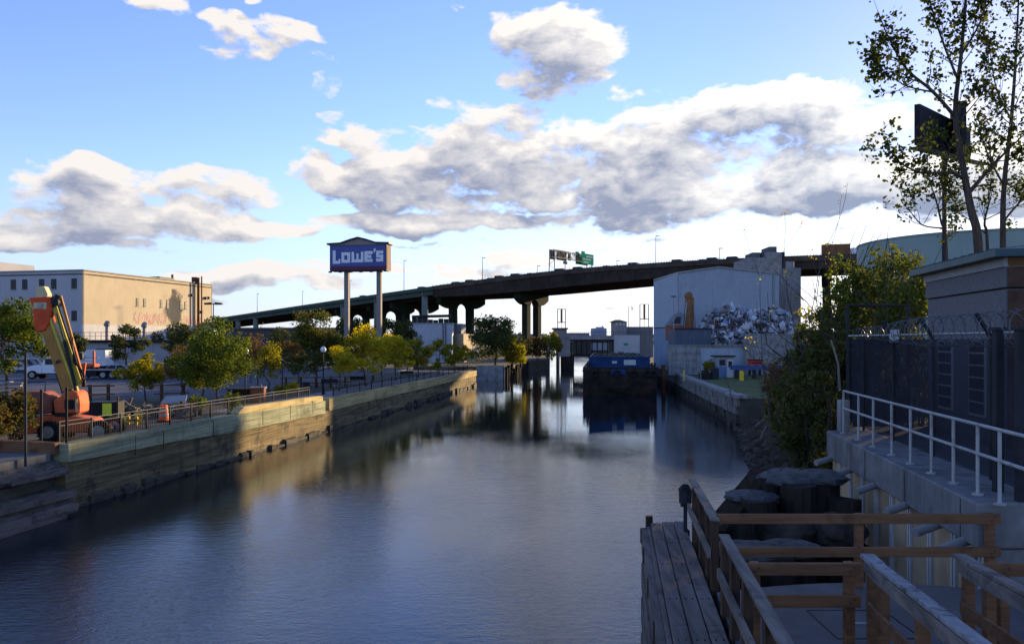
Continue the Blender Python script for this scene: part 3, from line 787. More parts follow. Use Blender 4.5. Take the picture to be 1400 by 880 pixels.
for (px, Y, z1, rad, mt, lb) in ((35, 31, 6.42, .05, 'steel_dark', 'tall grey steel fence post among the red vines at the left edge'),
                                 (56.5, 33.4, 4.9, .05, 'black', 'black fence post standing left of the orange lift wheel'),
                                 (91, 33.3, 5.0, .05, 'black', 'black fence post in front of the orange lift turret')):
    p = at(px, 500, Y)
    m_ = MB().cyl((0, 0, -.2), (0, 0, z1 - ZL), rad, n=10); m_.ball((0, 0, z1 - ZL), rad * 1.25, nu=10, nv=5)
    tag(obj('fence_post', m_, mt, None, sm=True), lb, 'post').location = (p.x, p.y, ZL)

# ------------------------------------------------------------------ street lamps with globes
def globe_lamp(label, px, Y, z_glob):
    p = at(px, 500, Y); hh = z_glob - ZL
    t = thing('globe_lamp', label, 'street lamp', (p.x, Y, ZL), 0, 'globe lamps along the promenade')
    obj('base', MB().cyl((0, 0, 0), (0, 0, .5), .16, .11, 12).cyl((0, 0, .5), (0, 0, .62), .13, .08, 12), 'black', t, sm=True)
    obj('pole', MB().cyl((0, 0, .6), (0, 0, hh - .32), .055, .042, 10), 'black', t, sm=True)
    obj('collar', MB().cyl((0, 0, hh - .34), (0, 0, hh - .2), .06, .13, 12), 'black', t, sm=True)
    obj('globe', MB().ball((0, 0, hh), .24, .24, .26, 16, 10), 'lamp_glass', t, sm=True)
    obj('finial', MB().cyl((0, 0, hh + .25), (0, 0, hh + .38), .06, .01, 8), 'black', t)
globe_lamp('globe street lamp right of the big green tree, nearest of the promenade lamps', 335.5, 60, 6.2)
globe_lamp('black globe street lamp in front of the first bright yellow tree', 442, 69, 6.2)
globe_lamp('small globe street lamp showing among the yellow leaves under the tall sign', 510, 92, 6.3)

# ------------------------------------------------------------------ trees on the left bank
GP = 'trees along the left promenade'
def tree_px(label, px, Y, top, r_px, bot, leaf, seed, size, n, name='broadleaf_tree', group=GP, z=ZL, **kw):
    p = at(px, 500, Y); h = at(px, top, Y).z - z; cb = at(px, bot, Y).z - z; cr = r_px / F * Y * 1.32 * 1.16
    return broadleaf(name, label, (p.x, Y, z), h, cr, max(.3, cb), leaf, seed, size * .70, int(n * 2.3), group, **kw)
tree_px('tall dense green tree on the left bank, fullest crown left of the globe lamp', 297, 58, 434, 40, 538, 'leaf_green', 21, .13, 5200, lobes=22, trunk_r=.11)
tree_px('green tree with slim trunk touching the left side of the fullest green tree', 277, 60, 458, 30, 538, 'leaf_green', 22, .13, 2800, trunk_r=.09)
tree_px('thin olive brown tree half hidden left of the two dense green trees', 249, 62, 472, 20, 532, 'leaf_brown', 23, .11, 800, trunk_r=.06)
tree_px('small round yellow green tree standing alone behind the orange traffic barrel', 199, 62, 483, 25, 536, 'leaf_olive', 24, .12, 2200, lobes=18, trunk_r=.07)
tree_px('leafy green tree cut by the left edge above the vines', 8, 46, 412, 46, 512, 'leaf_green', 25, .12, 4200, lobes=20, trunk_r=.1)
tree_px('dark tree beyond the parking lot in front of the long grey wall', 172, 112, 443, 20, 488, 'leaf_dark', 26, .22, 1700, group='dark trees beyond the parking lot')
tree_px('dark small tree beyond the parking lot right of the raised boom', 101, 110, 455, 17, 492, 'leaf_dark', 27, .22, 1300, group='dark trees beyond the parking lot')
tree_px('dark broad tree behind the dense green pair near the tan building', 250, 100, 440, 27, 500, 'leaf_dark', 28, .2, 2400, group='dark trees beyond the parking lot')
tree_px('dark tree under the expressway left end, behind the small orange tree', 383, 112, 446, 16, 495, 'leaf_dark', 29, .22, 1000, group='dark trees beyond the parking lot')
tree_px('small yellow olive tree right of the brick pillar', 367, 67, 468, 21, 522, 'leaf_olive', 30, .12, 850, trunk_r=.07, lobes=11)
tree_px('sparse brown tree with thinning crown left of the russet topped tree', 386, 73, 462, 26, 512, 'leaf_brown', 31, .13, 1100, trunk_r=.07)
tree_px('big green tree with russet top left of the tall sign posts', 433, 80, 423, 33, 512, 'leaf_redtop', 32, .16, 5200, lobes=20, trunk_r=.12)
tree_px('low bright yellow tree right behind the second globe lamp', 464, 74, 469, 30, 516, 'leaf_yellow', 33, .13, 2200, lobes=14)
tree_px('largest bright yellow tree standing below the tall sign', 500, 82, 446, 36, 516, 'leaf_yellow', 34, .15, 4000, lobes=18)
tree_px('yellow olive tree just right of the tall sign posts', 541, 92, 456, 27, 507, 'leaf_yellow', 35, .16, 2300)
tree_px('yellow green tree fourth from the second globe lamp along the bulkhead', 572, 101, 459, 27, 505, 'leaf_olive', 36, .17, 1900)
tree_px('olive tree second from the far end of the promenade row', 600, 110, 463, 25, 503, 'leaf_olive', 37, .18, 1500)
tree_px('last small tree of the promenade row beside the pale sunlit wall', 622, 118, 467, 22, 500, 'leaf_olive', 38, .18, 1100)
tree_px('golden tree filling the gap right of the largest bright yellow tree', 522, 100, 456, 24, 506, 'leaf_yellow', 44, .16, 2300)
tree_px('dull olive tree behind the golden trees, left of the tank building', 556, 112, 458, 22, 502, 'leaf_redtop', 45, .18, 1900)
tree_px('thin russet tree between the globe lamp and the dense green tree', 352, 78, 462, 22, 516, 'leaf_brown', 46, .13, 1000, trunk_r=.07)
tree_px('reddish brown tree right of the sparse brown tree', 408, 84, 458, 20, 510, 'leaf_redtop', 47, .15, 1600, trunk_r=.08)
tree_px('dark evergreen looking tree behind the left post of the tall sign', 487, 138, 430, 22, 478, 'leaf_dark', 39, .26, 1900, group='dark trees behind the tall sign')
tree_px('dark tree behind the right post of the tall sign', 527, 142, 437, 20, 480, 'leaf_dark', 40, .26, 1700, group='dark trees behind the tall sign')
tree_px('dark tree touching the left side of the white tank building', 554, 145, 436, 18, 482, 'leaf_dark', 41, .26, 1500, group='dark trees behind the tall sign')
tree_px('big dark rounded tree on the concrete pier corner by the water', 677, 151, 424, 34, 500, 'leaf_dark', 42, .27, 5200, name='dark_tree', group='growth on the pier corner', lobes=24, trunk_r=.25)
tree_px('sunlit yellow green tree leaning from the pier corner over the water', 701, 147, 454, 20, 502, 'leaf_olive', 43, .25, 2200, name='waterside_tree', group='growth on the pier corner', lobes=14, trunk_r=.14)
bare_tree('bare_tree', 'bare brown tree with fine twigs right of the dense green tree', tuple(at(343, 500, 88)[:2]) + (ZL,), 6.6, 51, .09, GP, 'leaf_brown', 220, .14, 5, .5)
for (px, Y, top, rr, lf, sd, lb) in ((733, 184, 462, 15, 'leaf_brown', 61, 'brownish scrub beside the dark pier tree at the canal bend'), (752, 188, 456, 15, 'leaf_olive', 62, 'yellowish scrub touching the stone bridge abutment')):
    p = at(px, 500, Y); shrub('shrub', lb, (p.x, Y, ZL), at(px, top, Y).z - ZL, rr / F * Y, lf, sd, .26, 1900, 'scrub by the old bridge', stems=7)
p = at(18, 500, 35)
shrub('vine_shrub', 'red and green vine covered shrub at the left edge beside the lift', (p.x, 35, ZL), 2.35, 1.1, 'leaf_vine', 63, .085, 4200, None, stems=10)
p = at(1, 500, 33)
shrub('vine_shrub', 'reddish vine mound in the left corner in front of the lumber', (p.x - .5, 33, ZL), 2.1, .9, 'leaf_vine', 64, .08, 2600, None, stems=8)
for (px, Y, h, rr, lf, sd, lb) in ((383, 66, 1.0, .55, 'leaf_olive', 65, 'low yellow green bush right of the brick pillar'), (401, 68, 1.2, .5, 'leaf_yellow', 66, 'low yellow bush left of the litter bin'),
                                   (320, 51.5, 1.3, .6, 'leaf_green', 67, 'weedy green bush against the railing at the sunlit corner'), (268, 53, 1.0, .7, 'leaf_green', 68, 'low weeds below the dense green tree'),
                                   (158, 42.5, .6, .7, 'leaf_green', 69, 'low green weeds behind the picket railing right of the lift')):
    p = at(px, 500, Y); shrub('bush', lb, (p.x, Y, ZL), h, rr, lf, sd, .07, 900, 'low bushes on the left bank', stems=6)

# ------------------------------------------------------------------ boom lift
def wheel(parent, x, y, z, rad, wid, rim='steel'):
    w_ = obj('wheel', MB().torus((x, y, z), (0, 1, 0), rad * .74, rad * .27, 24, 10).cyl((x, y - wid * .45, z), (x, y + wid * .45, z), rad * .82, n=24), 'rubber', parent, sm=True)
    tr = MB()
    for i in range(18):
        a = 2 * math.pi * i / 18; tr.beam((x + rad * .97 * math.cos(a), y - wid * .5, z + rad * .97 * math.sin(a)), (x + rad * .97 * math.cos(a + .12), y + wid * .5, z + rad * .97 * math.sin(a + .12)), .05, .05)
    obj('tread', tr, 'rubber', w_)
    obj('rim', MB().cyl((x, y - wid * .52, z), (x, y - wid * .40, z), rad * .56, rad * .5, 20).cyl((x, y - wid * .56, z), (x, y - wid * .5, z), rad * .2, n=12).cyl((x, y + wid * .40, z), (x, y + wid * .52, z), rad * .5, rad * .56, 20), rim, w_, sm=True)
    return w_
p = at(91, 500, 37.5)
lift = thing('boom_lift', 'orange articulated boom lift with raised tan boom parked behind the picket railing', 'boom lift', (p.x, 37.5, ZL), R(8))
ch = MB().plate([(-1.55, -.55, .38), (1.7, -.55, .38), (1.75, -.55, .62), (1.35, -.55, 1.02), (.2, -.55, 1.2), (-1.0, -.55, 1.2), (-1.65, -.55, .8)], (0, 1.1, 0))
obj('chassis', ch, 'orange', lift, bevel=.06)
for sx in (-.35, 2.25 - .45):
    obj('axle', MB().cyl((sx, -1.0, .5), (sx, 1.0, .5), .09, n=10), 'steel_dark', lift)
    for sy in (-1.02, 1.02): wheel(lift, sx, sy, .5, .5, .38)
tur = MB().plate([(-.30, -.62, 1.28), (.78, -.62, 1.28), (.80, -.62, 1.7), (.74, -.62, 2.15), (.60, -.62, 2.32), (.12, -.62, 2.32), (-.02, -.62, 2.1), (-.35, -.62, 1.9)], (0, 1.24, 0))
tt = obj('turret', tur, 'orange', lift, bevel=.07)
obj('vent_panel', MB().box(.16, .58, -.66, -.60, 1.5, 1.92), 'black', tt)
obj('counterweight', MB().plate([(-1.75, -.6, 1.3), (-.42, -.6, 1.3), (-.42, -.6, 2.0), (-.8, -.6, 2.3), (-1.6, -.6, 2.3), (-1.78, -.6, 2.1)], (0, 1.2, 0)), 'red_oxide', lift, bevel=.06)
obj('turntable', MB().cyl((.0, 0, 1.16), (0, 0, 1.3), .62, n=24), 'steel_dark', lift)
A0, A1 = Vector((.18, -.12, 2.0)), Vector((-.98, -.12, 5.75))
lo = obj('lower_boom', MB().beam(A0 + Vector((.0, 0, .35)), A1, .32, .50, .32, .44), 'boom_tan', lift)
obj('boom_seam', MB().beam(A0.lerp(A1, .42) + Vector((0, -.19, 0)), A0.lerp(A1, .45) + Vector((0, -.17, 0)), .02, .46), 'steel_dark', lo)
obj('boom_base', MB().beam(A0 + Vector((.08, 0, -.3)), A0.lerp(A1, .3), .30, .42), 'steel_dark', lift)
obj('boom_edge_plate', MB().beam(A0 + Vector((.40, -.05, .1)), A1 + Vector((.30, -.05, .10)), .30, .11), 'boom_yellow', lift)
obj('upper_boom', MB().beam((.62, -.05, 2.55), (-.50, -.05, 6.35), .30, .22), 'boom_yellow', lift)
obj('jib', MB().beam((.74, .1, 2.65), (-.30, .1, 6.72), .11, .10), 'boom_tan', lift)
obj('lift_cylinder', MB().cyl((.55, -.3, 2.2), (.02, -.3, 4.6), .07, n=10).cyl((.02, -.3, 4.6), (-.30, -.3, 5.9), .04, n=8), 'steel_dark', lift)
obj('orange_strut', MB().beam((.80, -.1, 2.7), (.26, -.1, 4.75), .1, .1).beam((.72, -.1, 2.6), (.84, -.1, 3.6), .11, .11), 'orange', lift)
hd = MB().plate([(-1.50, -.36, 6.60), (-.58, -.36, 6.66), (-.50, -.36, 6.1), (-.60, -.36, 5.5), (-.80, -.36, 5.1), (-1.18, -.36, 5.0), (-1.30, -.36, 5.35), (-1.32, -.36, 6.15)], (0, .72, 0))
hh = obj('knuckle_head', hd, 'orange_deep', lift, bevel=.04)
obj('pin', MB().cyl((-1.0, -.42, 6.25), (-1.0, .42, 6.25), .12, n=12), 'steel', hh)
obj('head_slot', MB().box(-1.28, -.72, -.375, -.355, 6.1, 6.38), 'boom_cream', hh)
obj('knuckle_cap', MB().plate([(-1.28, -.22, 6.6), (-.78, -.22, 6.6), (-.74, -.22, 6.78), (-.90, -.22, 7.15), (-1.22, -.22, 7.13)], (0, .52, 0)), 'boom_cream', lift, bevel=.03)
obj('knuckle_link', MB().cyl((-.62, -.2, 6.2), (-.28, -.2, 6.75), .13, .13, 10).cyl((-.45, -.28, 6.4), (-.45, .3, 6.4), .2, n=14), 'steel_dark', lift)
hs = MB()
hs.tube([(.9, -.28, 2.6), (.62, -.3, 3.4), (.2, -.3, 4.8), (-.2, -.28, 6.1), (-.4, -.24, 6.7), (-.62, -.2, 6.6)], .035, n=6)
obj('hydraulic_hose', hs, 'black', lift)
hz = MB()
for k_ in range(4): hz.tube([(.78 + .05 * k_, -.3, 2.5), (.9, -.36, 2.9 + .1 * k_), (.55 - .05 * k_, -.3, 3.6), (.36, -.22, 4.2 + .2 * k_)], .022, n=5)
obj('hose_bundle', hz, 'black', lift)
obj('warning_decal', MB().box(.62, .70, -.645, -.622, 1.35, 1.95), 'boom_cream', tt)
obj('hand_rail', MB().tube([(-1.6, -.58, 2.3), (-1.6, -.58, 2.75), (-.7, -.58, 2.75), (-.7, -.58, 2.3)], .025, n=6), 'steel_dark', lift)
obj('tie_down', MB().beam((1.45, -.6, .75), (2.2, -.75, .62), .12, .3), 'red_oxide', lift)

# ------------------------------------------------------------------ works gear on the left bank
def prop(name, label, cat, px, Y, parts, rotz=0, z=ZL, group=None):
    p = at(px, 500, Y); t = thing(name, label, cat, (p.x, Y, z), rotz, group)
    for nm, mb, mt in parts: obj(nm, mb, mt, t)
    return t
def barrel_parts():
    return [('body', MB().cyl((0, 0, .08), (0, 0, .95), .27, .20, 16), 'safety_orange'), ('base', MB().cyl((0, 0, 0), (0, 0, .09), .38, .36, 16), 'rubber'),
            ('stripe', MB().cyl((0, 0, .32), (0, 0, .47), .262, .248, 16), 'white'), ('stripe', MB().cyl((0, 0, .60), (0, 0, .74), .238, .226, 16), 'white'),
            ('handle', MB().torus((0, 0, .97), (0, 1, 0), .09, .02, 10, 5), 'safety_orange')]
prop('traffic_barrel', 'upright orange and white traffic barrel behind the railing', 'barrel', 224, 46.0, barrel_parts())
t = prop('traffic_barrel', 'orange traffic barrel lying on its side right of the upright one', 'barrel', 247, 52.5, barrel_parts(), .2, ZL + .30); t.rotation_euler = (0, R(86), .2)
prop('generator', 'black site generator with a lime yellow panel right of the lift', 'generator', 146, 43.5, [('housing', MB().box(-.75, .75, -.45, .45, .45, 1.35), 'black'), ('lime_panel', MB().box(-.05, .42, -.465, -.44, .62, 1.28), 'safety_lime'),
     ('skid', MB().box(-.85, .85, -.5, .5, .2, .45), 'steel_dark'), ('wheel', MB().cyl((-.5, -.55, .3), (-.5, .55, .3), .3, n=14), 'rubber'), ('tow_bar', MB().beam((.8, 0, .35), (1.7, 0, .3), .08, .08), 'steel_dark'), ('muffler', MB().cyl((.5, .2, 1.3), (.5, .2, 1.62), .06, n=8), 'rust')], .1)
mb = MB(); r_ = random.Random(31)
for i in range(150):
    a, b_ = r_.uniform(-3.4, 3.4), r_.gauss(0, .6); z = max(.05, .75 * (1 - (a / 3.6) ** 2) * r_.random())
    s_ = r_.uniform(.06, .28); q = Vector((r_.gauss(0, 1), r_.gauss(0, 1), r_.gauss(0, .6))).normalized() * s_ * 2.2
    mb.beam(Vector((a, b_, z)) - q, Vector((a, b_, z)) + q, s_ * .7, s_ * .45)
p = at(188, 500, 49); o = tag(obj('debris', mb, 'rubble', None), 'heap of broken wood and rubble between generator and barrels', 'debris', kind='stuff'); o.location = (p.x, 49, ZL)
for i, (px, Y, lb) in enumerate(((167, 44, 'yellow valve with white cap nearest the generator'), (175, 44.2, 'yellow valve second right of the generator'), (187, 45, 'tallest yellow valve in the middle of the row'), (192, 45.1, 'yellow valve squeezed against the tallest one'), (186, 44.0, 'small yellow valve in front of the tallest one'))):
    hgt = .85 if i == 2 else .6
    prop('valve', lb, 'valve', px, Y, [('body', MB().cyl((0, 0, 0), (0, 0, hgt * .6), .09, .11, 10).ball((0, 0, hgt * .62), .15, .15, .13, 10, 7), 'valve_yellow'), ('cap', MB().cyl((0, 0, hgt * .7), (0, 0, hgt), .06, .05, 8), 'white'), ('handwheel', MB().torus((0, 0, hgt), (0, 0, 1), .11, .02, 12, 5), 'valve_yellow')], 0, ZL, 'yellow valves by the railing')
prop('concrete_slab', 'pale broken slab leaning above the fallen traffic barrel', 'slab', 240, 54.6, [('slab', MB().plate([(-.9, -.2, .35), (.8, -.3, .5), (.7, .2, .8), (-.8, .2, .7)], (0, .05, .14)), 'limestone'), ('block', MB().box(-1.0, .9, -.1, .5, 0, .45), 'concrete')])
def timber_fence(label, x0, Y0, x1, Y1, n, h):
    p0 = at(x0, 500, Y0); p1 = at(x1, 500, Y1); og = (p0.x, Y0, ZL)
    t = thing('timber_fence', label, 'fence', og, 0, 'timber rail fences round the works')
    for i in range(n):
        q = p0.lerp(p1, i / (n - 1)); obj('post', MB().box(q.x - .09, q.x + .09, q.y - .09, q.y + .09, ZL - .1, ZL + h), 'wood_post', t, og)
    d = (p1 - p0).normalized() * .5
    for z in (.45, .92): obj('rail', MB().beam((p0.x - d.x, p0.y - d.y - .11, ZL + z * h), (p1.x + d.x, p1.y + d.y - .11, ZL + z * h), .05, .11), 'wood_brown', t, og)
timber_fence('two rail timber fence behind the debris right of the lift', 123, 60, 148, 60.5, 2, 1.35)
timber_fence('two rail timber fence below the small yellow green tree', 221, 61, 251, 62, 2, 1.35)
timber_fence('dark timber fence at the parking edge by the litter bin', 391, 78, 472, 80, 5, 1.1)
mb = MB(); r_ = random.Random(8)
p = at(4, 500, 44); t = thing('lumber_stack', 'untidy stack of pale boards at the left edge', 'lumber', (p.x, 44, ZL))
for i in range(9): obj('board', MB().beam((-1.2 + r_.uniform(-.2, .2), r_.uniform(-.2, .2), 1.6 + i * .07), (1.15 + r_.uniform(-.5, .2), r_.uniform(-.5, .5), 1.45 + i * .12), .24, .05), 'wood_rail' if i % 2 else 'limestone', t)
obj('trestle', MB().box(-.9, -.7, -.4, .4, 0, 1.55).box(.5, .7, -.4, .4, 0, 1.45), 'wood_post', t)
prop('brick_pillar', 'squat red brick pillar with pale cap right of the globe lamp', 'pillar', 353, 61, [('shaft', MB().box(-.5, .5, -.5, .5, -.1, 1.02), 'brick_red'), ('cap', MB().box(-.56, .56, -.56, .56, 1.02, 1.12), 'concrete'), ('finial', MB().cyl((.2, 0, 1.12), (.2, 0, 1.3), .1, .04, 8), 'concrete')], .14)
prop('planter_bench', 'grey timber ledge and bench left of the brick pillar', 'bench', 330, 61.5, [('seat', MB().box(-1.1, 1.0, -.25, .25, .9, 1.0), 'wood_rail'), ('leg', MB().box(-1.0, -.85, -.2, .2, -.1, .9), 'wood_post'), ('leg', MB().box(.75, .9, -.2, .2, -.1, .9), 'wood_post'), ('backboard', MB().box(-.7, .7, .2, .26, .3, .9), 'wood_post')], .14)
prop('litter_bin', 'dark ribbed litter bin beside the promenade', 'bin', 419, 72, [('drum', MB().cyl((0, 0, .05), (0, 0, .85), .30, .34, 16), 'steel_dark'), ('rim', MB().torus((0, 0, .86), (0, 0, 1), .33, .04, 16, 6), 'black'), ('base', MB().cyl((0, 0, 0), (0, 0, .06), .25, n=16), 'black')])
for px, Y, lb in ((450, 78, 'park bench with dark slats under the first yellow tree'), (489, 84, 'park bench with dark slats under the largest yellow tree'), (556, 98, 'park bench with dark slats among the far yellow green trees')):
    prop('park_bench', lb, 'bench', px, Y, [('seat', MB().box(-.8, .8, -.05, .35, .42, .47), 'steel_dark'), ('backrest', MB().box(-.8, .8, .36, .42, .52, .9), 'steel_dark'), ('leg', MB().box(-.72, -.66, -.05, .4, 0, .6), 'black'), ('leg', MB().box(.66, .72, -.05, .4, 0, .6), 'black')], .14, ZL, 'benches on the promenade')
# ------------------------------------------------------------------ cars and trucks
PAINT = {}
def paint(nm, col):
    if nm not in PAINT:
        m = mat('car_paint_' + nm, col, .28, .06, 1.0, spec=.6); PAINT[nm] = m
    return PAINT[nm]
def make_car(label, loc, rotz, colour, kind='sedan', group=None):
    t = thing('parked_car' if group and 'parked' in group else 'car', label, 'car', loc, rotz, group)
    L, W = 4.6, 1.78
    belt, top = .92, 1.46
    if kind == 'suv': belt, top = 1.05, 1.78
    lowp = [(-L / 2, .38), (L / 2, .38), (L / 2, .72), (L / 2 - .25, .80), (L / 2 - 1.15, belt - .04), (-L / 2 + .75, belt), (-L / 2 + .05, belt - .08)]
    if kind == 'suv': lowp = [(-L / 2, .42), (L / 2, .42), (L / 2, .85), (L / 2 - .2, .96), (L / 2 - 1.1, belt), (-L / 2 + .1, belt), (-L / 2, belt - .1)]
    b_ = MB().plate([(x, -W / 2, z) for x, z in lowp], (0, W, 0))
    body = obj('body', b_, colour, t, bevel=.06, sm=True)
    x0, x1 = (-L / 2 + .15, L / 2 - 1.3) if kind == 'suv' else (-L / 2 + .55, L / 2 - 1.25)
    xa, xb = (x0 + .15, x1 - .7) if kind == 'suv' else (x0 + .65, x1 - .75)
    def frus(zb, zt, ins_b, ins_t, xs0, xs1, xt0, xt1):
        m_ = MB(); m_.add([(xs0, -W / 2 + ins_b, zb), (xs1, -W / 2 + ins_b, zb), (xs1, W / 2 - ins_b, zb), (xs0, W / 2 - ins_b, zb), (xt0, -W / 2 + ins_t, zt), (xt1, -W / 2 + ins_t, zt), (xt1, W / 2 - ins_t, zt), (xt0, W / 2 - ins_t, zt)],
            [(0, 3, 2, 1), (4, 5, 6, 7), (0, 1, 5, 4), (1, 2, 6, 5), (2, 3, 7, 6), (3, 0, 4, 7)]); return m_
    obj('windows', frus(belt - .05, top - .05, .06, .22, x0, x1, xa, xb), 'glass', t)
    obj('roof', frus(top - .06, top, .21, .30, xa - .04, xb + .04, xa + .1, xb - .12), colour, t, sm=True)
    pl = MB()
    for sy in (-1, 1):
        for xs, xt in ((x0, xa), (x1, xb), ((x0 + x1) / 2 - .1, (xa + xb) / 2)):
            pl.beam((xs, sy * (W / 2 - .05), belt - .03), (xt, sy * (W / 2 - .215), top - .03), .07, .05)
    obj('pillars', pl, colour, t)
    for sx in (-1.36, 1.40):
        for sy in (-W / 2 + .1, W / 2 - .1):
            w_ = obj('wheel', MB().cyl((sx, sy - .11, .33), (sx, sy + .11, .33), .33, n=18), 'rubber', t)
            s_ = 1 if sy > 0 else -1
            obj('rim', MB().cyl((sx, sy + s_ * .10, .33), (sx, sy + s_ * .125, .33), .2, n=12), 'steel', w_)
    for sy in (-.62, .62):
        obj('headlight', MB().box(L / 2 - .05, L / 2 + .015, sy - .18, sy + .18, .6, .72), 'chrome', t)
        obj('tail_light', MB().box(-L / 2 - .015, -L / 2 + .03, sy - .16, sy + .16, .66, .8), 'red_paint', t)
    return t
GL = 'parked cars beyond the lot'
for px, Y, col, kind, rz, lb in ((26, 116, ('silver', (.42, .44, .47)), 'sedan', .15, 'silver parked car at the far left behind the lumber'), (41, 121, ('blue', (.05, .09, .18)), 'suv', .1, 'dark blue parked car between the silver car and the white truck'),
                                 (50, 127, ('white', (.6, .6, .6)), 'suv', .1, 'white parked car partly behind the white truck hood'),
                                 (166, 106, ('ice_blue', (.34, .42, .52)), 'sedan', .15, 'pale blue parked car just behind the flatbed tail'), (226, 108, ('navy', (.02, .03, .06)), 'sedan', 3.2, 'dark navy parked car between the small tree and the dense tree'),
                                 (384, 121, ('grey', (.10, .10, .11)), 'suv', .2, 'grey parked car below the dark tree under the expressway')):
    p = at(px, 500, Y); make_car(lb, (p.x, Y, ZL), rz, paint(*col), kind, GL)

p = at(68, 500, 97)
tk = thing('flatbed_truck', 'white nosed truck with a long black flatbed parked across the lot', 'truck', (p.x, 97, ZL), 0)
def mirror_x(pts): return [(-x, y, z) for x, y, z in pts]
obj('hood', MB().plate([(-2.2, -1.0, .65), (-.3, -1.0, .65), (-.3, -1.0, 1.75), (-1.2, -1.0, 1.7), (-2.0, -1.0, 1.5), (-2.25, -1.0, 1.2)], (0, 2.0, 0)), 'truck_white', tk, bevel=.1, sm=True)
cb_ = obj('cab', MB().plate([(-.3, -1.15, .7), (1.4, -1.15, .7), (1.4, -1.15, 2.75), (.25, -1.15, 2.75), (-.3, -1.15, 1.8)], (0, 2.3, 0)), 'truck_white', tk, bevel=.06, sm=True)
obj('window', MB().box(.1, 1.0, -1.17, -1.14, 1.75, 2.45), 'glass', cb_)
obj('windscreen', MB().plate([(-.31, -1.0, 1.82), (-.31, 1.0, 1.82), (.22, 1.0, 2.66), (.22, -1.0, 2.66)], (-.02, 0, .02)), 'glass', cb_)
obj('headlight', MB().box(-2.29, -2.2, -.95, -.6, 1.0, 1.25), 'chrome', tk); obj('bumper', MB().box(-2.4, -2.2, -1.1, 1.1, .45, .75), 'chrome', tk)
obj('exhaust_stack', MB().cyl((1.5, -.9, .8), (1.5, -.9, 3.1), .07, n=10), 'chrome', tk)
obj('flatbed', MB().box(1.2, 9.9, -1.25, 1.25, .98, 1.2), 'black', tk); obj('side_skirt', MB().box(4.6, 6.2, -1.1, 1.1, .35, .97), 'black', tk); obj('side_rail', MB().box(1.2, 9.95, -1.29, -1.25, 1.06, 1.2), 'steel', tk)
obj('chassis', MB().box(-1.8, 9.5, -.45, .45, .6, .97), 'black', tk)
obj('landing_leg', MB().box(4.2, 4.4, -.8, -.6, .1, 1.0).box(4.2, 4.4, .6, .8, .1, 1.0), 'steel_dark', tk)
for sx in (-1.45, 1.9, 3.0, 7.0, 8.1, 9.2):
    for sy in (-1.0, 1.0):
        w_ = obj('wheel', MB().cyl((sx, sy - .2, .52), (sx, sy + .2, .52), .52, n=18), 'rubber', tk)
        obj('rim', MB().cyl((sx, sy + (.19 if sy > 0 else -.23), .52), (sx, sy + (.23 if sy > 0 else -.19), .52), .3, n=14), 'steel', w_)
p = at(118, 500, 97)
sl = thing('scissor_lift', 'orange work platform with guard rails standing on the black flatbed', 'lift', (p.x, 97, ZL + 1.2), 0)
obj('platform', MB().box(-1.35, 1.3, -.6, .6, .25, .62), 'orange_deep', sl)
for x in (-1.1, 1.15): obj('post', MB().box(x - .11, x + .11, -.55, -.35, .6, 2.15), 'orange', sl)
obj('guard_rail', MB().beam((-1.2, -.5, 1.35), (1.2, -.5, 1.35), .06, .08).beam((-1.2, .5, 1.35), (1.2, .5, 1.35), .06, .08).beam((-1.2, -.5, .95), (1.2, -.5, .95), .05, .05), 'steel', sl)
obj('control_box', MB().box(-.9, -.2, -.55, -.15, 1.2, 1.95), 'steel_dark', sl)
for x in (-1.0, 1.0):
    for y in (-.55, .55): obj('wheel', MB().cyl((x, y - .08, .17), (x, y + .08, .17), .18, n=12), 'rubber', sl)
p = at(132, 500, 118)
tr = thing('box_trailer', 'white box trailer parked behind the orange work platform', 'trailer', (p.x, 118, ZL), 0)
obj('box', MB().box(-2.2, 1.9, -1.2, 1.2, .95, 3.2), 'truck_white', tr); obj('underframe', MB().box(-2.1, 1.8, -.5, .5, .6, .95), 'black', tr)
for sx in (-1.3, 1.2):
    for sy in (-1.0, 1.0): obj('wheel', MB().cyl((sx, sy - .15, .45), (sx, sy + .15, .45), .45, n=14), 'rubber', tr)

# ------------------------------------------------------------------ tan building
co = Vector((-80.0, 150.0, 0)); dr = Vector((9.2, 40, 0)).normalized(); dl = Vector((-dr.y, dr.x, 0)); dl = Vector((-dr.y, dr.x, 0))
LEN, WID, TOP = 41.0, 46.0, 20.0
def face_pt(base, d, s, z, out=None, e=0.0):
    q = base + d * s; q = Vector((q.x, q.y, z)); return q + out * e if out else q
nr = Vector((dr.y, -dr.x, 0)); nl = -dr     # outward normals of the canal side and of the street side
og = (co.x, co.y, ZL)
tb = thing('tan_building', 'four storey tan and grey flat roofed warehouse beyond the parking lot', 'building', og)
c2 = co + dr * LEN; c3 = c2 + dl * WID; c4 = co + dl * WID
inn = .3
obj('wall', MB().plate([face_pt(co, dr, 0, 10.0), face_pt(co, dr, LEN, 10.0), face_pt(co, dr, LEN, TOP), face_pt(co, dr, 0, TOP)], -nr * inn), 'beige', tb, og)
obj('painted_base', MB().plate([face_pt(co, dr, 0, ZL - .1), face_pt(co, dr, LEN, ZL - .1), face_pt(co, dr, LEN, 10.0), face_pt(co, dr, 0, 10.0)], -nr * (inn - .004)), 'white_base', tb, og)
obj('street_wall', MB().plate([face_pt(co, dl, 0, ZL - .1, dr, .002), face_pt(co, dl, WID, ZL - .1, dr, .002), face_pt(co, dl, WID, TOP, dr, .002), face_pt(co, dl, 0, TOP, dr, .002)], dr * inn), 'grey_stucco', tb, og)
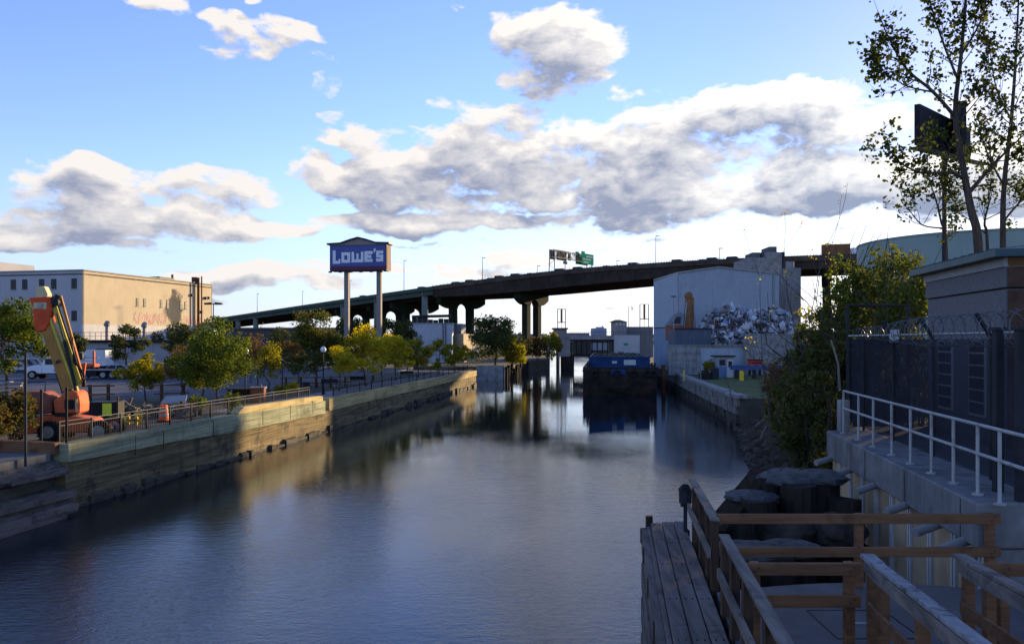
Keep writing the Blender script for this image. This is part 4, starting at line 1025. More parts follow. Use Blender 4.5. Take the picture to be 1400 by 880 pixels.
obj('back_wall', MB().plate([face_pt(c2, dl, 0, ZL), face_pt(c2, dl, WID, ZL), face_pt(c2, dl, WID, TOP), face_pt(c2, dl, 0, TOP)], -dr * .3).plate([face_pt(c4, dr, 0, ZL), face_pt(c4, dr, LEN, ZL), face_pt(c4, dr, LEN, TOP), face_pt(c4, dr, 0, TOP)], nr * .3), 'grey_stucco', tb, og)
obj('roof', MB().prism([tuple(co)[:2], tuple(c2)[:2], tuple(c3)[:2], tuple(c4)[:2]], TOP - .8, TOP - .5), 'concrete_dark', tb, og)
obj('coping', MB().beam(face_pt(co, dr, -.1, TOP + .1), face_pt(co, dr, LEN, TOP + .1), .5, .2).beam(face_pt(co, dl, .3, TOP + .1), face_pt(co, dl, WID, TOP + .1), .5, .2), 'limestone', tb, og)
def wall_window(base, d, out, s, z0, z1, w_, parent, og, sill='limestone'):
    f = MB(); a, b_ = s - w_ / 2, s + w_ / 2
    f.plate([face_pt(base, d, a, z0, out, .02), face_pt(base, d, b_, z0, out, .02), face_pt(base, d, b_, z1, out, .02), face_pt(base, d, a, z1, out, .02)], out * .05)
    wn = obj('window', f, 'steel_dark', parent, og)
    g = MB()
    for i in range(2):
        x0 = lerp(a, b_, i / 2) + .07; x1 = lerp(a, b_, (i + 1) / 2) - .07
        for z_, zz in ((z0 + .1, (z0 + z1) / 2 - .05), ((z0 + z1) / 2 + .05, z1 - .1)):
            g.plate([face_pt(base, d, x0, z_, out, .075), face_pt(base, d, x1, z_, out, .075), face_pt(base, d, x1, zz, out, .075), face_pt(base, d, x0, zz, out, .075)], out * .012)
    obj('pane', g, 'glass', wn, og)
    obj('sill', MB().plate([face_pt(base, d, a - .1, z0 - .12, out, .0), face_pt(base, d, b_ + .1, z0 - .12, out, .0), face_pt(base, d, b_ + .1, z0, out, 0), face_pt(base, d, a - .1, z0, out, 0)], out * .14), sill, wn, og)
# street side: s measured away from the near corner
for s, rows_ in ((1.9, (0, 1)), (6.4, (0, 1)), (9.1, (0,)), (12.9, (0, 1)), (15.5, (0,)), (19.2, (0,)), (23.5, (0, 1)), (28, (0, 1))):
    for r__ in rows_:
        zc = 17.6 - r__ * 6.0; wall_window(co, dl, nl, s, zc - .95, zc + .95, 1.15, tb, og)
for s in (15.0, 17.2, 22.5, 24.6, 29.3, 30.9): wall_window(co, dr, nr, s, 14.0, 15.6, .75, tb, og)
obj('dark_stain', MB().plate([face_pt(co, dr, a_, z_, nr, .012) for a_, z_ in ((22.0, 9.6), (31.5, 9.6), (31.5, 18.2), (22.0, 18.2))], nr * .008), 'beige_patch', tb, og)
gr = MB(); r_ = random.Random(77)
def spray(s0, n, h_, z):
    for i in range(n):
        x = s0 + i * h_ * .52; pts = []
        for k in range(9):
            pts.append(face_pt(co, dr, x + r_.uniform(-.15, .55) * h_, z + (k % 3) * h_ * .42 + r_.uniform(-.25, .25), nr, .01))
        [gr.plate([a_ + Vector((0, 0, -.10)), b_ + Vector((0, 0, -.10)), b_ + Vector((0, 0, .10)), a_ + Vector((0, 0, .10))], nr * (.006 + .0004 * i)) for a_, b_ in zip(pts, pts[1:])]
spray(14.0, 8, 2.5, 10.5); obj('pink_graffiti', gr, 'pink', tb, og)
gr = MB(); spray(30.6, 6, 2.1, 10.6); obj('pink_graffiti', gr, 'pink', tb, og)
gr = MB(); spray(27.4, 4, 1.7, 7.9); obj('blue_graffiti', gr, 'blue_spray', tb, og)
ph = co + dl * 13.5
obj('penthouse', MB().prism([tuple(co + dr * 10 + dl * 31.7)[:2], tuple(co + dr * 22 + dl * 31.7)[:2], tuple(co + dr * 22 + dl * 45.5)[:2], tuple(co + dr * 10 + dl * 45.5)[:2]], TOP - .5, TOP + 3.5), 'grey_stucco', tb, og)
obj('roof_vent', MB().prism([tuple(co + dr * 24 + dl * 1.5)[:2], tuple(co + dr * 29 + dl * 1.5)[:2], tuple(co + dr * 29 + dl * 4)[:2], tuple(co + dr * 24 + dl * 4)[:2]], TOP - .5, TOP + .75).cyl(co + dr * 29 + dl * 2 + Vector((0, 0, TOP)), co + dr * 29 + dl * 2 + Vector((0, 0, TOP + 1.6)), .25, n=8), 'black', tb, og)
pp = co + dr * 34.9 + nr * .5
obj('drain_stack', MB().cyl((pp.x, pp.y, 6), (pp.x, pp.y, TOP + 1.3), .28, n=10).cyl((pp.x + .75, pp.y, 6), (pp.x + .75, pp.y, TOP + 1.6), .16, n=8).box(pp.x - 1.4, pp.x - .3, pp.y - .4, pp.y + .4, TOP - .2, TOP + 1.4), 'rust', tb, og)
ut = MB()
for s, z in ((38.2, 16.8), (39.3, 16.9), (33, 17.2), (36.5, 13.5)): q = face_pt(co, dr, s, z, nr, .15); ut.box(q.x - .3, q.x + .3, q.y - .3, q.y + .3, z - .3, z + .3)
obj('wall_box', ut, 'steel_dark', tb, og)

p0, p1 = at(100, 500, 131), at(262, 500, 131)
lb = thing('low_building', 'long low pale grey flat roofed building in front of the tan warehouse', 'building', (p0.x, 131, ZL))
og = (p0.x, 131, ZL)
obj('wall', MB().box(p0.x, p1.x, 131, 141, ZL - .1, 6.6), 'grey_wall', lb, og)
obj('roof_edge', MB().box(p0.x - .4, p1.x + .4, 130.5, 141.4, 6.6, 7.05), 'black', lb, og)
q = at(132, 500, 131); q2 = at(165, 500, 131)
obj('loading_bay', MB().box(q.x, q2.x, 130.96, 131.0, 4.2, 5.6), 'black', lb, og)
ck = MB()
for px_, hh_ in ((146, 9.5), (197, 9.3)): x_ = at(px_, 500, 133).x; ck.cyl((x_, 133, 7), (x_, 133, hh_), .24, n=10).cyl((x_, 133, hh_), (x_ + .3, 132.6, hh_ + .5), .5, .35, 10)
obj('vent_stack', ck, 'concrete', lb, og)
pr_ = MB()
for i in range(22): x_ = lerp(p0.x, p1.x, i / 21); pr_.box(x_ - .03, x_ + .03, 130.9, 130.96, 7.05, 8.3)
pr_.box(p0.x, p1.x, 130.9, 130.95, 8.25, 8.32).box(p0.x, p1.x, 130.9, 130.95, 7.65, 7.7)
obj('roof_railing', pr_, 'steel_dark', lb, og)
p0, p1 = at(0, 500, 138), at(62, 500, 138); og = (p0.x, 138, ZL)
wl = thing('grey_wall', 'plain grey wall at the far left behind the parked cars', 'wall', og); obj('wall', MB().box(p0.x - 20, p1.x, 138, 139, ZL - .1, 5.0), 'grey_wall', wl, og); obj('coping', MB().box(p0.x - 20, p1.x + .1, 137.9, 139.1, 5.0, 5.15), 'concrete', wl, og)
p = at(292, 500, 122)
pl = thing('parking_light', 'tall parking lot lamp with two flat heads right of the tan warehouse', 'street lamp', (p.x, 122, ZL))
obj('pole', MB().cyl((0, 0, 0), (0, 0, 10.2), .14, .09, 10), 'steel', pl)
for sx in (-1, 1): obj('lamp_head', MB().plate([(sx * .25, -.3, 10.05), (sx * 1.35, -.3, 10.05), (sx * 1.35, -.3, 10.3), (sx * .25, -.3, 10.4)], (0, .6, 0)), 'black', pl)
obj('arm', MB().box(-.3, .3, -.05, .05, 10.15, 10.25), 'steel_dark', pl)

# ------------------------------------------------------------------ tall store sign
Ys = 118.0
sA, sB = at(449, 336, Ys), at(530, 336, Ys); sw = (sB.x - sA.x) / 2; cx = (sA.x + sB.x) / 2
z0s, z1s, zg = at(490, 370, Ys).z, at(490, 335, Ys).z, at(490, 324.5, Ys).z
sg = thing('store_sign', "tall blue LOWE'S sign with a gabled top on two posts above the trees", 'sign', (cx, Ys, ZL), R(-9))
def zl_(z): return z - ZL
obj('cabinet', MB().box(-sw, sw, -.0, 2.1, zl_(z0s), zl_(z1s)), 'sign_navy', sg)
obj('face', MB().box(-sw + .12, sw - .12, -.04, -.004, zl_(z0s) + .62, zl_(z1s) - .08), 'sign_blue', sg)
obj('red_band', MB().box(-sw + .12, sw - .12, -.04, -.004, zl_(z0s) + .12, zl_(z0s) + .56), 'sign_red', sg)
obj('side_panel', MB().box(sw + .004, sw + .05, .15, 1.95, zl_(z0s) + .1, zl_(z1s) - .1), 'sign_side', sg)
gz = zl_(z1s)
gab = [(-sw - .25, gz + .05), (sw + .25, gz + .05), (sw * .55, gz + .28), (sw * .2, gz + .88), (0, gz + 1.12), (-sw * .2, gz + .88), (-sw * .55, gz + .28)]
gab = [(-sw - .2, gz + .02), (sw + .2, gz + .02), (sw + .2, gz + .16), (sw * .62, gz + .24), (sw * .28, gz + .72), (0, gz + 1.02), (-sw * .28, gz + .72), (-sw * .62, gz + .24), (-sw - .2, gz + .16)]
obj('gable', MB().plate([(x, .06, z) for x, z in gab], (0, 2.0, 0)), 'sign_gable', sg)
top = gab[2:]; rf = MB()
for a_, b_ in zip(top, top[1:]): rf.beam((a_[0], 1.03, a_[1] + .09), (b_[0], 1.03, b_[1] + .09), 2.5, .2)
rf.beam((-sw - .4, 1.03, gz + .22), (-sw - .1, 1.03, gz + .24), 2.5, .24).beam((sw + .1, 1.03, gz + .24), (sw + .4, 1.03, gz + .22), 2.5, .24)
obj('roof_edge', rf, 'sign_navy', sg)
for px_ in (470, 516.5):
    x_ = at(px_, 400, Ys).x - cx
    obj('post', MB().box(x_ - .33, x_ + .33, .7, 1.36, -.1, zl_(z0s)), 'post_taupe', sg)
fl = MB()
for i in range(6): x_ = lerp(-sw + .5, sw - .4, i / 5); fl.beam((x_, -.0, zl_(z0s) - .02), (x_, -1.0, zl_(z0s) - .25), .05, .05).box(x_ - .22, x_ + .22, -1.25, -.95, zl_(z0s) - .35, zl_(z0s) - .15)
obj('floodlight', fl, 'black', sg)
# lettering, blocky capitals: L larger than the rest
def letter(ch, x, z, w, h, s):
    b_ = MB()
    def r(x0, x1, z0, z1): b_.box(x + x0 * w, x + x1 * w, -.09, -.045, z + z0 * h, z + z1 * h)
    sx = s / w; sz = s / h
    if ch == 'L': r(0, sx, 0, 1); r(sx, 1, 0, sz); r(1 - sx * .6, 1, sz, sz * 1.6)
    if ch == 'O': r(0, sx, .0, 1); r(1 - sx, 1, 0, 1); r(sx, 1 - sx, 0, sz); r(sx, 1 - sx, 1 - sz, 1)
    if ch == 'W': r(0, sx * .9, 0, 1); r(1 - sx * .9, 1, 0, 1); r(.5 - sx * .4, .5 + sx * .4, 0, .85); r(sx * .9, .5 - sx * .4, 0, sz); r(.5 + sx * .4, 1 - sx * .9, 0, sz)
    if ch == 'E': r(0, sx, 0, 1); r(sx, 1, 0, sz); r(sx, 1, 1 - sz, 1); r(sx, .85, .5 - sz / 2, .5 + sz / 2)
    if ch == "'": r(0, 1, .3, 1); r(0, .6, 0, .3)
    if ch == 'S': r(0, 1, 0, sz); r(0, 1, 1 - sz, 1); r(0, 1, .5 - sz / 2, .5 + sz / 2); r(0, sx, .5 + sz / 2, 1 - sz); r(1 - sx, 1, sz, .5 - sz / 2)
    return b_
zb_ = zl_(z0s) + 1.05; u = 2 * sw / 81.0
for ch, px_, w_px, dz, hh_ in (('L', 4.5, 11, 0, 1.95), ('O', 17, 12.5, .12, 1.55), ('W', 31.5, 17, .16, 1.55), ('E', 50, 11.5, .2, 1.58), ("'", 63, 2.6, 1.55, .6), ('S', 66.5, 10, .24, 1.6)):
    obj('letter', letter(ch, -sw + px_ * u, zb_ + dz, w_px * u, hh_, .44), 'letter', sg)

# ------------------------------------------------------------------ expressway
EDGE = [(-260, 560, 15.5), (-200, 478, 16.6), (-143, 400, 18.6), (-85, 326, 21.2), (-25, 253, 24.0), (10.4, 228, 26.5), (36, 209, 27.0), (57, 196, 27.0), (81, 186, 27.0), (120, 174, 27.0), (170, 162, 27.0)]
def cat(p0, p1, p2, p3, t): return .5 * ((2 * p1) + (-p0 + p2) * t + (2 * p0 - 5 * p1 + 4 * p2 - p3) * t * t + (-p0 + 3 * p1 - 3 * p2 + p3) * t ** 3)
EV = [Vector(p) for p in EDGE]; CURVE = []
for i in range(len(EV) - 1):
    a_ = EV[max(i - 1, 0)]; d_ = EV[min(i + 2, len(EV) - 1)]
    for k in range(12): CURVE.append(cat(a_, EV[i], EV[i + 1], d_, k / 12))
CURVE.append(EV[-1]); NC = len(CURVE)
def frame(i):
    t_ = (CURVE[min(i + 1, NC - 1)] - CURVE[max(i - 1, 0)]); t_.z = 0; t_.normalize(); return t_, Vector((-t_.y, t_.x, 0))
def i_at_px(px, off=0.0):
    best = min(range(NC), key=lambda i: abs(700 + F * ((CURVE[i] + frame(i)[1] * off).x / (CURVE[i] + frame(i)[1] * off).y) - px)); return best
def sweep(i0, i1, offs, zt, zb):
    """rectangular section between lateral offsets; zt/zb relative to the parapet top"""
    m_ = MB()
    for i in range(i0, i1 + 1):
        t_, n_ = frame(i); c_ = CURVE[i]
        a_ = zt(i) if callable(zt) else zt; b_ = zb(i) if callable(zb) else zb
        for o_, z_ in ((offs[0], b_), (offs[0], a_), (offs[1], a_), (offs[1], b_)): q = c_ + n_ * o_; m_.v.append((q.x, q.y, c_.z + z_))
    n = i1 - i0
    for i in range(n):
        for j in range(4): m_.f.append((i * 4 + j, i * 4 + (j + 1) % 4, i * 4 + 4 + (j + 1) % 4, i * 4 + 4 + j))
    m_.f += [(0, 1, 2, 3), (n * 4 + 3, n * 4 + 2, n * 4 + 1, n * 4)]
    return m_
i_green = i_at_px(590)
og = tuple(CURVE[i_at_px(722)]); og = (og[0], og[1], ZL)
ex = thing('expressway', 'elevated expressway viaduct rising from the left and crossing the canal on tall piers', 'viaduct', og)
EW = 24.0
def depth(i): return -interp([(300, 3.0), (590, 3.4), (660, 4.6), (722, 4.9), (800, 4.6), (890, 4.0), (1000, 3.2), (1200, 3.2)], 700 + F * CURVE[i].x / CURVE[i].y)
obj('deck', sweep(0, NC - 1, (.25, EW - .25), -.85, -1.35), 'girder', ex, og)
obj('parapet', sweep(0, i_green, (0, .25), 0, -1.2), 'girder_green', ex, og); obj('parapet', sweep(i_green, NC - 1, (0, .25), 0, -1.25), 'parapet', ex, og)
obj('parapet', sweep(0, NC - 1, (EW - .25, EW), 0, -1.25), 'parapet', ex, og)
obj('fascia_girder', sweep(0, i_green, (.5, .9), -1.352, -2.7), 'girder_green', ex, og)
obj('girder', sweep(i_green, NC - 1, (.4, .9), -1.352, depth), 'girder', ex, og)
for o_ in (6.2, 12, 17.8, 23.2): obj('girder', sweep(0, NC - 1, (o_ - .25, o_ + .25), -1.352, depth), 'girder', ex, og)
rl = MB()
for i in range(i_at_px(590), i_at_px(1180)):
    for k in range(3): q = CURVE[i].lerp(CURVE[i + 1], k / 3); rl.box(q.x - .05, q.x + .05, q.y + .02, q.y + .12, q.z, q.z + .45)
rl.add(*(lambda q: (q.v, q.f))(sweep(i_at_px(590), i_at_px(1180), (.03, .10), .06, -.06)))
obj('parapet_fence', rl, 'parapet', ex, og)
lst = MB()
for i in range(i_green, NC - 1, 2):
    q = CURVE[i]; t_, n_ = frame(i); a_ = q + n_ * .37; lst.box(a_.x - .12, a_.x + .12, a_.y - .1, a_.y + .1, q.z + depth(i) + .15, q.z - 1.4)
obj('stiffener', lst, 'girder', ex, og)
def pier(px, half=9.5, leg=3.6, thick=2.2, zc_off=0.0):
    i = i_at_px(px, EW / 2); t_, n_ = frame(i); c_ = CURVE[i] + n_ * (EW / 2); zt = CURVE[i].z + depth(i)
    hh_ = 3.4; leg_w = 1.1
    def P_(s, z): return Vector((c_.x, c_.y, 0)) + n_ * s + Vector((0, 0, z))
    out = [(-half, zt), (-half, zt - 1.7)]
    for k in range(7):
        a_ = k / 6; out.append((-half + (half - leg - leg_w) * a_, zt - 1.7 - (hh_ - 1.7) * math.sin(a_ * math.pi / 2)))
    arch = [(-leg + leg_w * .2, zt - hh_)]
    for k in range(9):
        a_ = math.pi * k / 8; arch.append((-math.cos(a_) * (leg - leg_w), zt - hh_ + 1.6 * math.sin(a_)))
    right = [(-s, z) for s, z in reversed(out)]
    poly = out + arch + [(leg - leg_w * .2, zt - hh_)] + right
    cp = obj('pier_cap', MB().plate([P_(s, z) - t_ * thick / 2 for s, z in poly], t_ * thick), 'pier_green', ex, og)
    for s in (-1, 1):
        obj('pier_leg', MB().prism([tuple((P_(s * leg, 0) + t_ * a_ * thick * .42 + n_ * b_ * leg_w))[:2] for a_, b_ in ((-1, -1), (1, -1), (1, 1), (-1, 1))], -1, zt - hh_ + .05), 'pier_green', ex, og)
    bg_ = MB()
    for s in (-8.5, -4, 0, 4, 8.5): q = P_(s, zt); bg_.box(q.x - .4, q.x + .4, q.y - .4, q.y + .4, zt - .02, zt + .3)
    return i
for px in (722, 632, 572, 527, 492): pier(px)
for px in (329, 349, 468, 508.5, 588.5):
    i = i_at_px(px, 1.6); t_, n_ = frame(i); c_ = CURVE[i] + n_ * 1.6
    obj('column', MB().box(c_.x - .95, c_.x + .95, c_.y - .9, c_.y + .9, -.5, CURVE[i].z - 1.4), 'col_green', ex, og)
i = i_at_px(1040, EW / 2); pier(1135); 
# lamp posts, cars and the sign gantry on the deck
def deck_pt(px, off, dz=-.85):
    i = i_at_px(px, off); best = None
    for k in range(-12, 13):
        j = min(max(i + (1 if k > 0 else -1), 0), NC - 1); f_ = abs(k) / 12
        q = CURVE[i].lerp(CURVE[j], f_) + frame(i)[1] * off
        e = abs(700 + F * q.x / q.y - px)
        if best is None or e < best[0]: best = (e, q, frame(i))
    return best[1] + Vector((0, 0, dz)), best[2]
for px, off, hgt, lb in ((352, 2, 9.5, 'expressway lamp post first right of the tan warehouse'), (414, 22, 11, 'expressway lamp post left of the tall sign'), (553, 2, 11.0, 'expressway lamp post right of the tall sign'),
                         (660, 2, 7.6, 'expressway lamp post above the green pier girder joint'), (897, 2, 8.0, 'tallest expressway lamp post, left of the blue grey shed'), (984, 20, 5.8, 'expressway lamp post above the blue grey shed roof'),
                         (479, 20, 11.5, 'expressway lamp post standing between the two sign posts'), (735, 20, 5.5, 'short expressway lamp post left of the sign gantry'), (843, 20, 4.5, 'short expressway lamp post right of the green sign')):
    q, (t_, n_) = deck_pt(px, off); l_ = thing('highway_lamp', lb, 'street lamp', q, 0, 'lamp posts on the expressway')
    obj('pole', MB().cyl((0, 0, 0), (0, 0, hgt), .13, .08, 8), 'steel_dark', l_); obj('lamp_head', MB().box(-.1, .9, -.15, .15, hgt - .05, hgt + .12), 'steel_dark', l_)
GC = 'cars on the expressway'
cols = [('black', (.02, .02, .022)), ('silver', (.42, .44, .47)), ('dark_grey', (.06, .06, .065)), ('white', (.6, .6, .6)), ('maroon', (.12, .02, .02)), ('navy', (.02, .03, .06))]
first = None
spots = [(458, 4, 1, 'first car going up the ramp right of the left sign post'), (497, 4, 0, 'car on the ramp between the two sign posts'), (578, 4, 2, 'car at the top of the green girder stretch'), (607, 4, 0, 'car just past the end of the green girder'), (626, 4, 2, 'car above the arched pier left of the dark tree'), (645, 4, 5, 'car second left of the lamp above the dark tree'),
         (672, 4, 0, 'car just right of the lamp above the dark tree'), (686, 4, 2, 'car above the dark pier tree'), (708, 4, 4, 'car above the left edge of the canal pier'), (727, 4, 1, 'silver car above the canal pier, left of the gantry'), (769, 4, 0, 'car directly under the left end of the sign gantry'), (793, 4, 2, 'car under the middle of the sign gantry'),
         (831, 4, 5, 'car just right of the sign gantry'), (869, 4, 1, 'silver car left of the tallest lamp post'), (930, 4, 2, 'low dark car above the left end of the shed'), (963, 4, 3, 'white car above the shed roof'), (978, 4, 0, 'black car right behind the white car above the shed'), (1006, 4, 2, 'last car left of the concrete plant tower')]
for k, (px, off, ci, lb) in enumerate(spots):
    q, (t_, n_) = deck_pt(px, off, -.845); rz = math.atan2(t_.y, t_.x)
    colr = paint(*cols[ci])
    make_car(lb, q, rz, colr, 'suv' if k % 3 else 'sedan', GC)
q, (t_, n_) = deck_pt(1149, 5, -.845)
tk2 = thing('box_truck', 'orange box truck on the expressway above the bushes at right', 'truck', q, math.atan2(t_.y, t_.x))
obj('cargo_box', MB().box(-4.2, 2.2, -1.25, 1.25, .95, 3.7), mat('truck_orange_brown', (.20, .095, .04), .8, .2, 1.0), tk2)
obj('cab', MB().plate([(2.3, -1.2, .6), (4.3, -1.2, .6), (4.3, -1.2, 1.6), (3.8, -1.2, 2.7), (2.3, -1.2, 2.7)], (0, 2.4, 0)), 'truck_white', tk2, bevel=.08)
for x in (-3, 3.3):
    for y in (-1.05, 1.05): obj('wheel', MB().cyl((x, y - .15, .5), (x, y + .15, .5), .5, n=14), 'rubber', tk2)
q0, (t_, n_) = deck_pt(754, 1.0); zt_ = at(755, 341, q0.y).z
rz = math.atan2(n_.y, n_.x); GLn = 22.0
ga = thing('sign_gantry', 'steel truss gantry with grey sign backs over the expressway', 'sign gantry', q0, rz)
hz = zt_ - q0.z
tm = MB()
for y in (-.7, .7):
    for z in (hz, hz - 2.0): tm.beam((0, y, z), (GLn, y, z), .16, .16)
    for k in range(14):
        a_ = GLn * k / 14; b_ = GLn * (k + 1) / 14; tm.beam((a_, y, hz if k % 2 else hz - 2), (b_, y, hz - 2 if k % 2 else hz), .09, .09); tm.beam((a_, y, hz), (a_, y, hz - 2), .09, .09)
for k in range(0, 15, 2): tm.beam((GLn * k / 14, -.7, hz), (GLn * k / 14, .7, hz), .08, .08)
obj('truss', tm, 'steel_dark', ga)
for x, zb2 in ((.3, 0), (GLn - .3, 0)):
    lg = MB()
    for y in (-1.0, 1.0): lg.beam((x, y * .7, hz), (x, y, zb2), .2, .2)
    for k in range(5): z_ = hz * k / 5; lg.beam((x, -1 if k % 2 else 1, z_), (x, 1 if k % 2 else -1, z_ + hz / 5), .08, .08)
    obj('tower', lg, 'steel_dark', ga)
obj('middle_post', MB().cyl((7.5, 0, -.2), (7.5, 0, hz - 2), .11, n=8), 'steel_dark', ga)
for x0, x1, za, zb2 in ((.6, 3.6, -2.6, .1), (4.2, 9.8, -2.5, .35), (8.0, 10.2, -3.4, -2.6), (10.6, 12.2, -2.2, .1)):
    sgn = obj('sign_back', MB().box(x0, x1, .85, 1.0, hz + za, hz + zb2), 'sign_back', ga)
    rb = MB()
    for k in range(4): x_ = lerp(x0 + .2, x1 - .2, k / 3); rb.box(x_ - .06, x_ + .06, 1.0, 1.06, hz + za, hz + zb2)
    obj('rib', rb, 'steel_dark', sgn)
gs = obj('green_sign', MB().plate([(15.2, .95, hz - 2.9), (22.5, .95, hz - 2.9), (22.5, .95, hz + .3), (17.2, .95, hz + .3), (17.2, .95, hz + .9), (15.2, .95, hz + .9)], (0, .12, 0)), 'sign_green', ga)
gs2 = MB().plate([(15.2, -1.07, hz - 2.9), (22.5, -1.07, hz - 2.9), (22.5, -1.07, hz + .3), (17.2, -1.07, hz + .3), (17.2, -1.07, hz + .9), (15.2, -1.07, hz + .9)], (0, .12, 0))
gs3 = obj('green_sign', gs2, 'sign_green', ga)
r_ = random.Random(4)
for gg, y0 in ((gs, 1.075), (gs3, -1.10)):
    ln = MB()
    for z_, xa, xb in ((hz - .5, 18.0, 21.8), (hz - 1.4, 16.0, 20.8), (hz - 2.3, 16.4, 19.5)):
        x_ = xa
        ln = MB()
        while x_ < xb: w_ = r_.uniform(.25, .5); ln.box(x_, x_ + w_, y0, y0 + .025, z_ - .22, z_ + .22); x_ += w_ + .22
        obj('lettering', ln, 'line_white', gg)

# ------------------------------------------------------------------ warehouse under the viaduct and the pale buildings beyond the trees
p0, p1 = at(296, 500, 190), at(470, 500, 190); og = (p0.x, 190, ZL)
uw = thing('dark_shed', 'long dark shed in the shade under the left end of the expressway', 'building', og)
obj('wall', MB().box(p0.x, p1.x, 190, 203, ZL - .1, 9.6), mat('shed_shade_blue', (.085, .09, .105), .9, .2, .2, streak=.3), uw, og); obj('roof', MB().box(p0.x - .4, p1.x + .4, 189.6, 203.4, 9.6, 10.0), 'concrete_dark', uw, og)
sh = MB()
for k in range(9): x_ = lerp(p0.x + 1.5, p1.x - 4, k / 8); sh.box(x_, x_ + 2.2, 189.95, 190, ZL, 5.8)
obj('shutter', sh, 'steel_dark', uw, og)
p0, p1 = at(555, 500, 168), at(618, 500, 168); og = (p0.x, 168, ZL); zt = at(600, 443, 168).z
wb_ = thing('white_building', 'pale ribbed tank building with rooftop ducts beyond the yellow green trees', 'building', og)
obj('wall', MB().box(p0.x, p1.x, 168, 180, ZL - .1, zt), wave_mat('pale_ribbed_cladding', (.40, .42, .45), .6, 'X', .6, .05, .03, .06), wb_, og)
obj('roof', MB().box(p0.x - .15, p1.x + .15, 167.85, 180.1, zt, zt + .25), 'steel', wb_, og)
dk = MB(); r_ = random.Random(12)
for k in range(7): x_ = lerp(p0.x + 1.5, p1.x - 1.4, k / 6); dk.box(x_ - .5, x_ + .45, 170, 171.4, zt + .25, zt + .9 + r_.random() * .9)
dk.cyl((p0.x + 1, 170, zt + 1.6), (p1.x - .5, 170, zt + 1.8), .3, n=8)
obj('roof_duct', dk, 'steel_dark', wb_, og)
lad = MB()
for x_ in (p1.x - 1.9, p1.x - 1.3): lad.box(x_ - .05, x_ + .05, 167.8, 167.9, 3, zt + 1)
for k in range(14): z_ = lerp(3.2, zt, k / 13); lad.box(p1.x - 1.9, p1.x - 1.3, 167.82, 167.88, z_ - .03, z_ + .03)
obj('ladder', lad, 'steel_dark', wb_, og)
p0, p1 = at(616, 500, 175), at(640, 500, 175); og = (p0.x, 175, ZL)
sb = thing('silo_block', 'small tan sunlit block right of the pale tank building', 'building', og)
obj('wall', MB().prism([(p0.x, 175), (p0.x + 3.0, 172), (p0.x + 5.4, 183), (p0.x, 183)], ZL - .1, 8.4), 'beige', sb, og); obj('roof_hut', MB().prism([(p0.x + .3, 175.5), (p0.x + 2.4, 174), (p0.x + 3, 180), (p0.x + .3, 180)], 8.4, 10.6), 'concrete', sb, og)
obj('vent_pipe', MB().cyl((p0.x + 1.2, 177, 10.6), (p0.x + 1.2, 177, 12.4), .2, n=8), 'steel_dark', sb, og)
# pier corner walls (concrete face of the turning basin)
og = (-6, 142, 0)
pc = thing('pier_wall', 'concrete corner of the pier carrying the big dark tree', 'wall', og)
obj('face', MB().box(-6.3, -1.6, 141.8, 142.5, -2, 2.55), 'concrete', pc, og)
sd = MB(); sd.prism([(-1.75, 142), (-1.3, 142.0), (3.0, 179), (2.4, 179.2)], -2, 2.2)
obj('side_wall', sd, 'concrete_dark', pc, og)
tm_ = MB(); r_ = random.Random(3)
for k in range(14): t_ = k / 13; x_ = lerp(-1.2, 3.1, t_); y_ = lerp(143, 178, t_); tm_.cyl((x_ + .2, y_, -1), (x_ + .25 + r_.uniform(-.1, .25), y_, r_.uniform(1.2, 3.4)), .3, .26, 8)
obj('timber_pile', tm_, 'pile', pc, og)

# ------------------------------------------------------------------ old bridge at the bend
YB = 202.0
def bx(px0, px1, py0, py1, Y0, th):
    a_, b_ = at(px0, py1, Y0), at(px1, py0, Y0); return MB().box(a_.x, b_.x, Y0, Y0 + th, a_.z, b_.z)
a0 = at(768, 487, YB); og = (a0.x, YB, 0)
br = thing('drawbridge', 'low grey drawbridge with stone abutment and arch at the canal bend', 'bridge', og)
xa, xb, zt = at(748, 461, YB).x, at(779.5, 461, YB).x, at(760, 462, YB).z
xc, rr_ = at(757.5, 480, YB).x, 1.05
arch = [(xa, -1), (xc - rr_, -1)] + [(xc - rr_ * math.cos(math.pi * k / 10), 3.4 + 1.9 * math.sin(math.pi * k / 10)) for k in range(11)] + [(xc + rr_, -1), (xc + rr_ + .35, -1), (xc + rr_ + .35, 2.9), (xb, 2.9), (xb, zt), (xa, zt)]
obj('abutment', MB().plate([(x, YB, z) for x, z in arch], (0, 10, 0)), 'stone_pale', br, og)
obj('abutment_cap', MB().box(xa - .2, xb + .2, YB - .2, YB + 10.2, zt, zt + .35), 'stone_pale', br, og)
obj('gatehouse', bx(758, 775, 449, 460, YB + .5, 6), 'stone_pale', br, og)
obj('gatehouse_roof', MB().box(at(756, 449, YB).x, at(777, 449, YB).x, YB, YB + 7, at(760, 450, YB).z, at(760, 448, YB).z), 'concrete_dark', br, og)
obj('pier', bx(769, 785, 485, 510, YB + .3, 8), 'pile', br, og)
obj('deck', bx(779.5, 842, 458.5, 464, YB - .3, 12), 'concrete', br, og)
gd = bx(779, 842, 464, 466, YB, 11); gd.add(bx(779, 839, 484, 487, YB + .1, 11).v, MB().box(0, 1, 0, 1, 0, 1).f)
obj('girder', gd, 'girder', br, og)
obj('side_panel', bx(783, 838, 466, 484, YB + .35, .3), mat('bridge_web', (.085, .08, .07), .9, .3, .3, streak=.4), br, og)
obj('glazed_panel', bx(808, 832, 468.5, 478.5, YB + .25, .08), mat('cloudy_glazing', (.20, .25, .32), .35, .3, .5, spec=.5), br, og)
vt = MB()
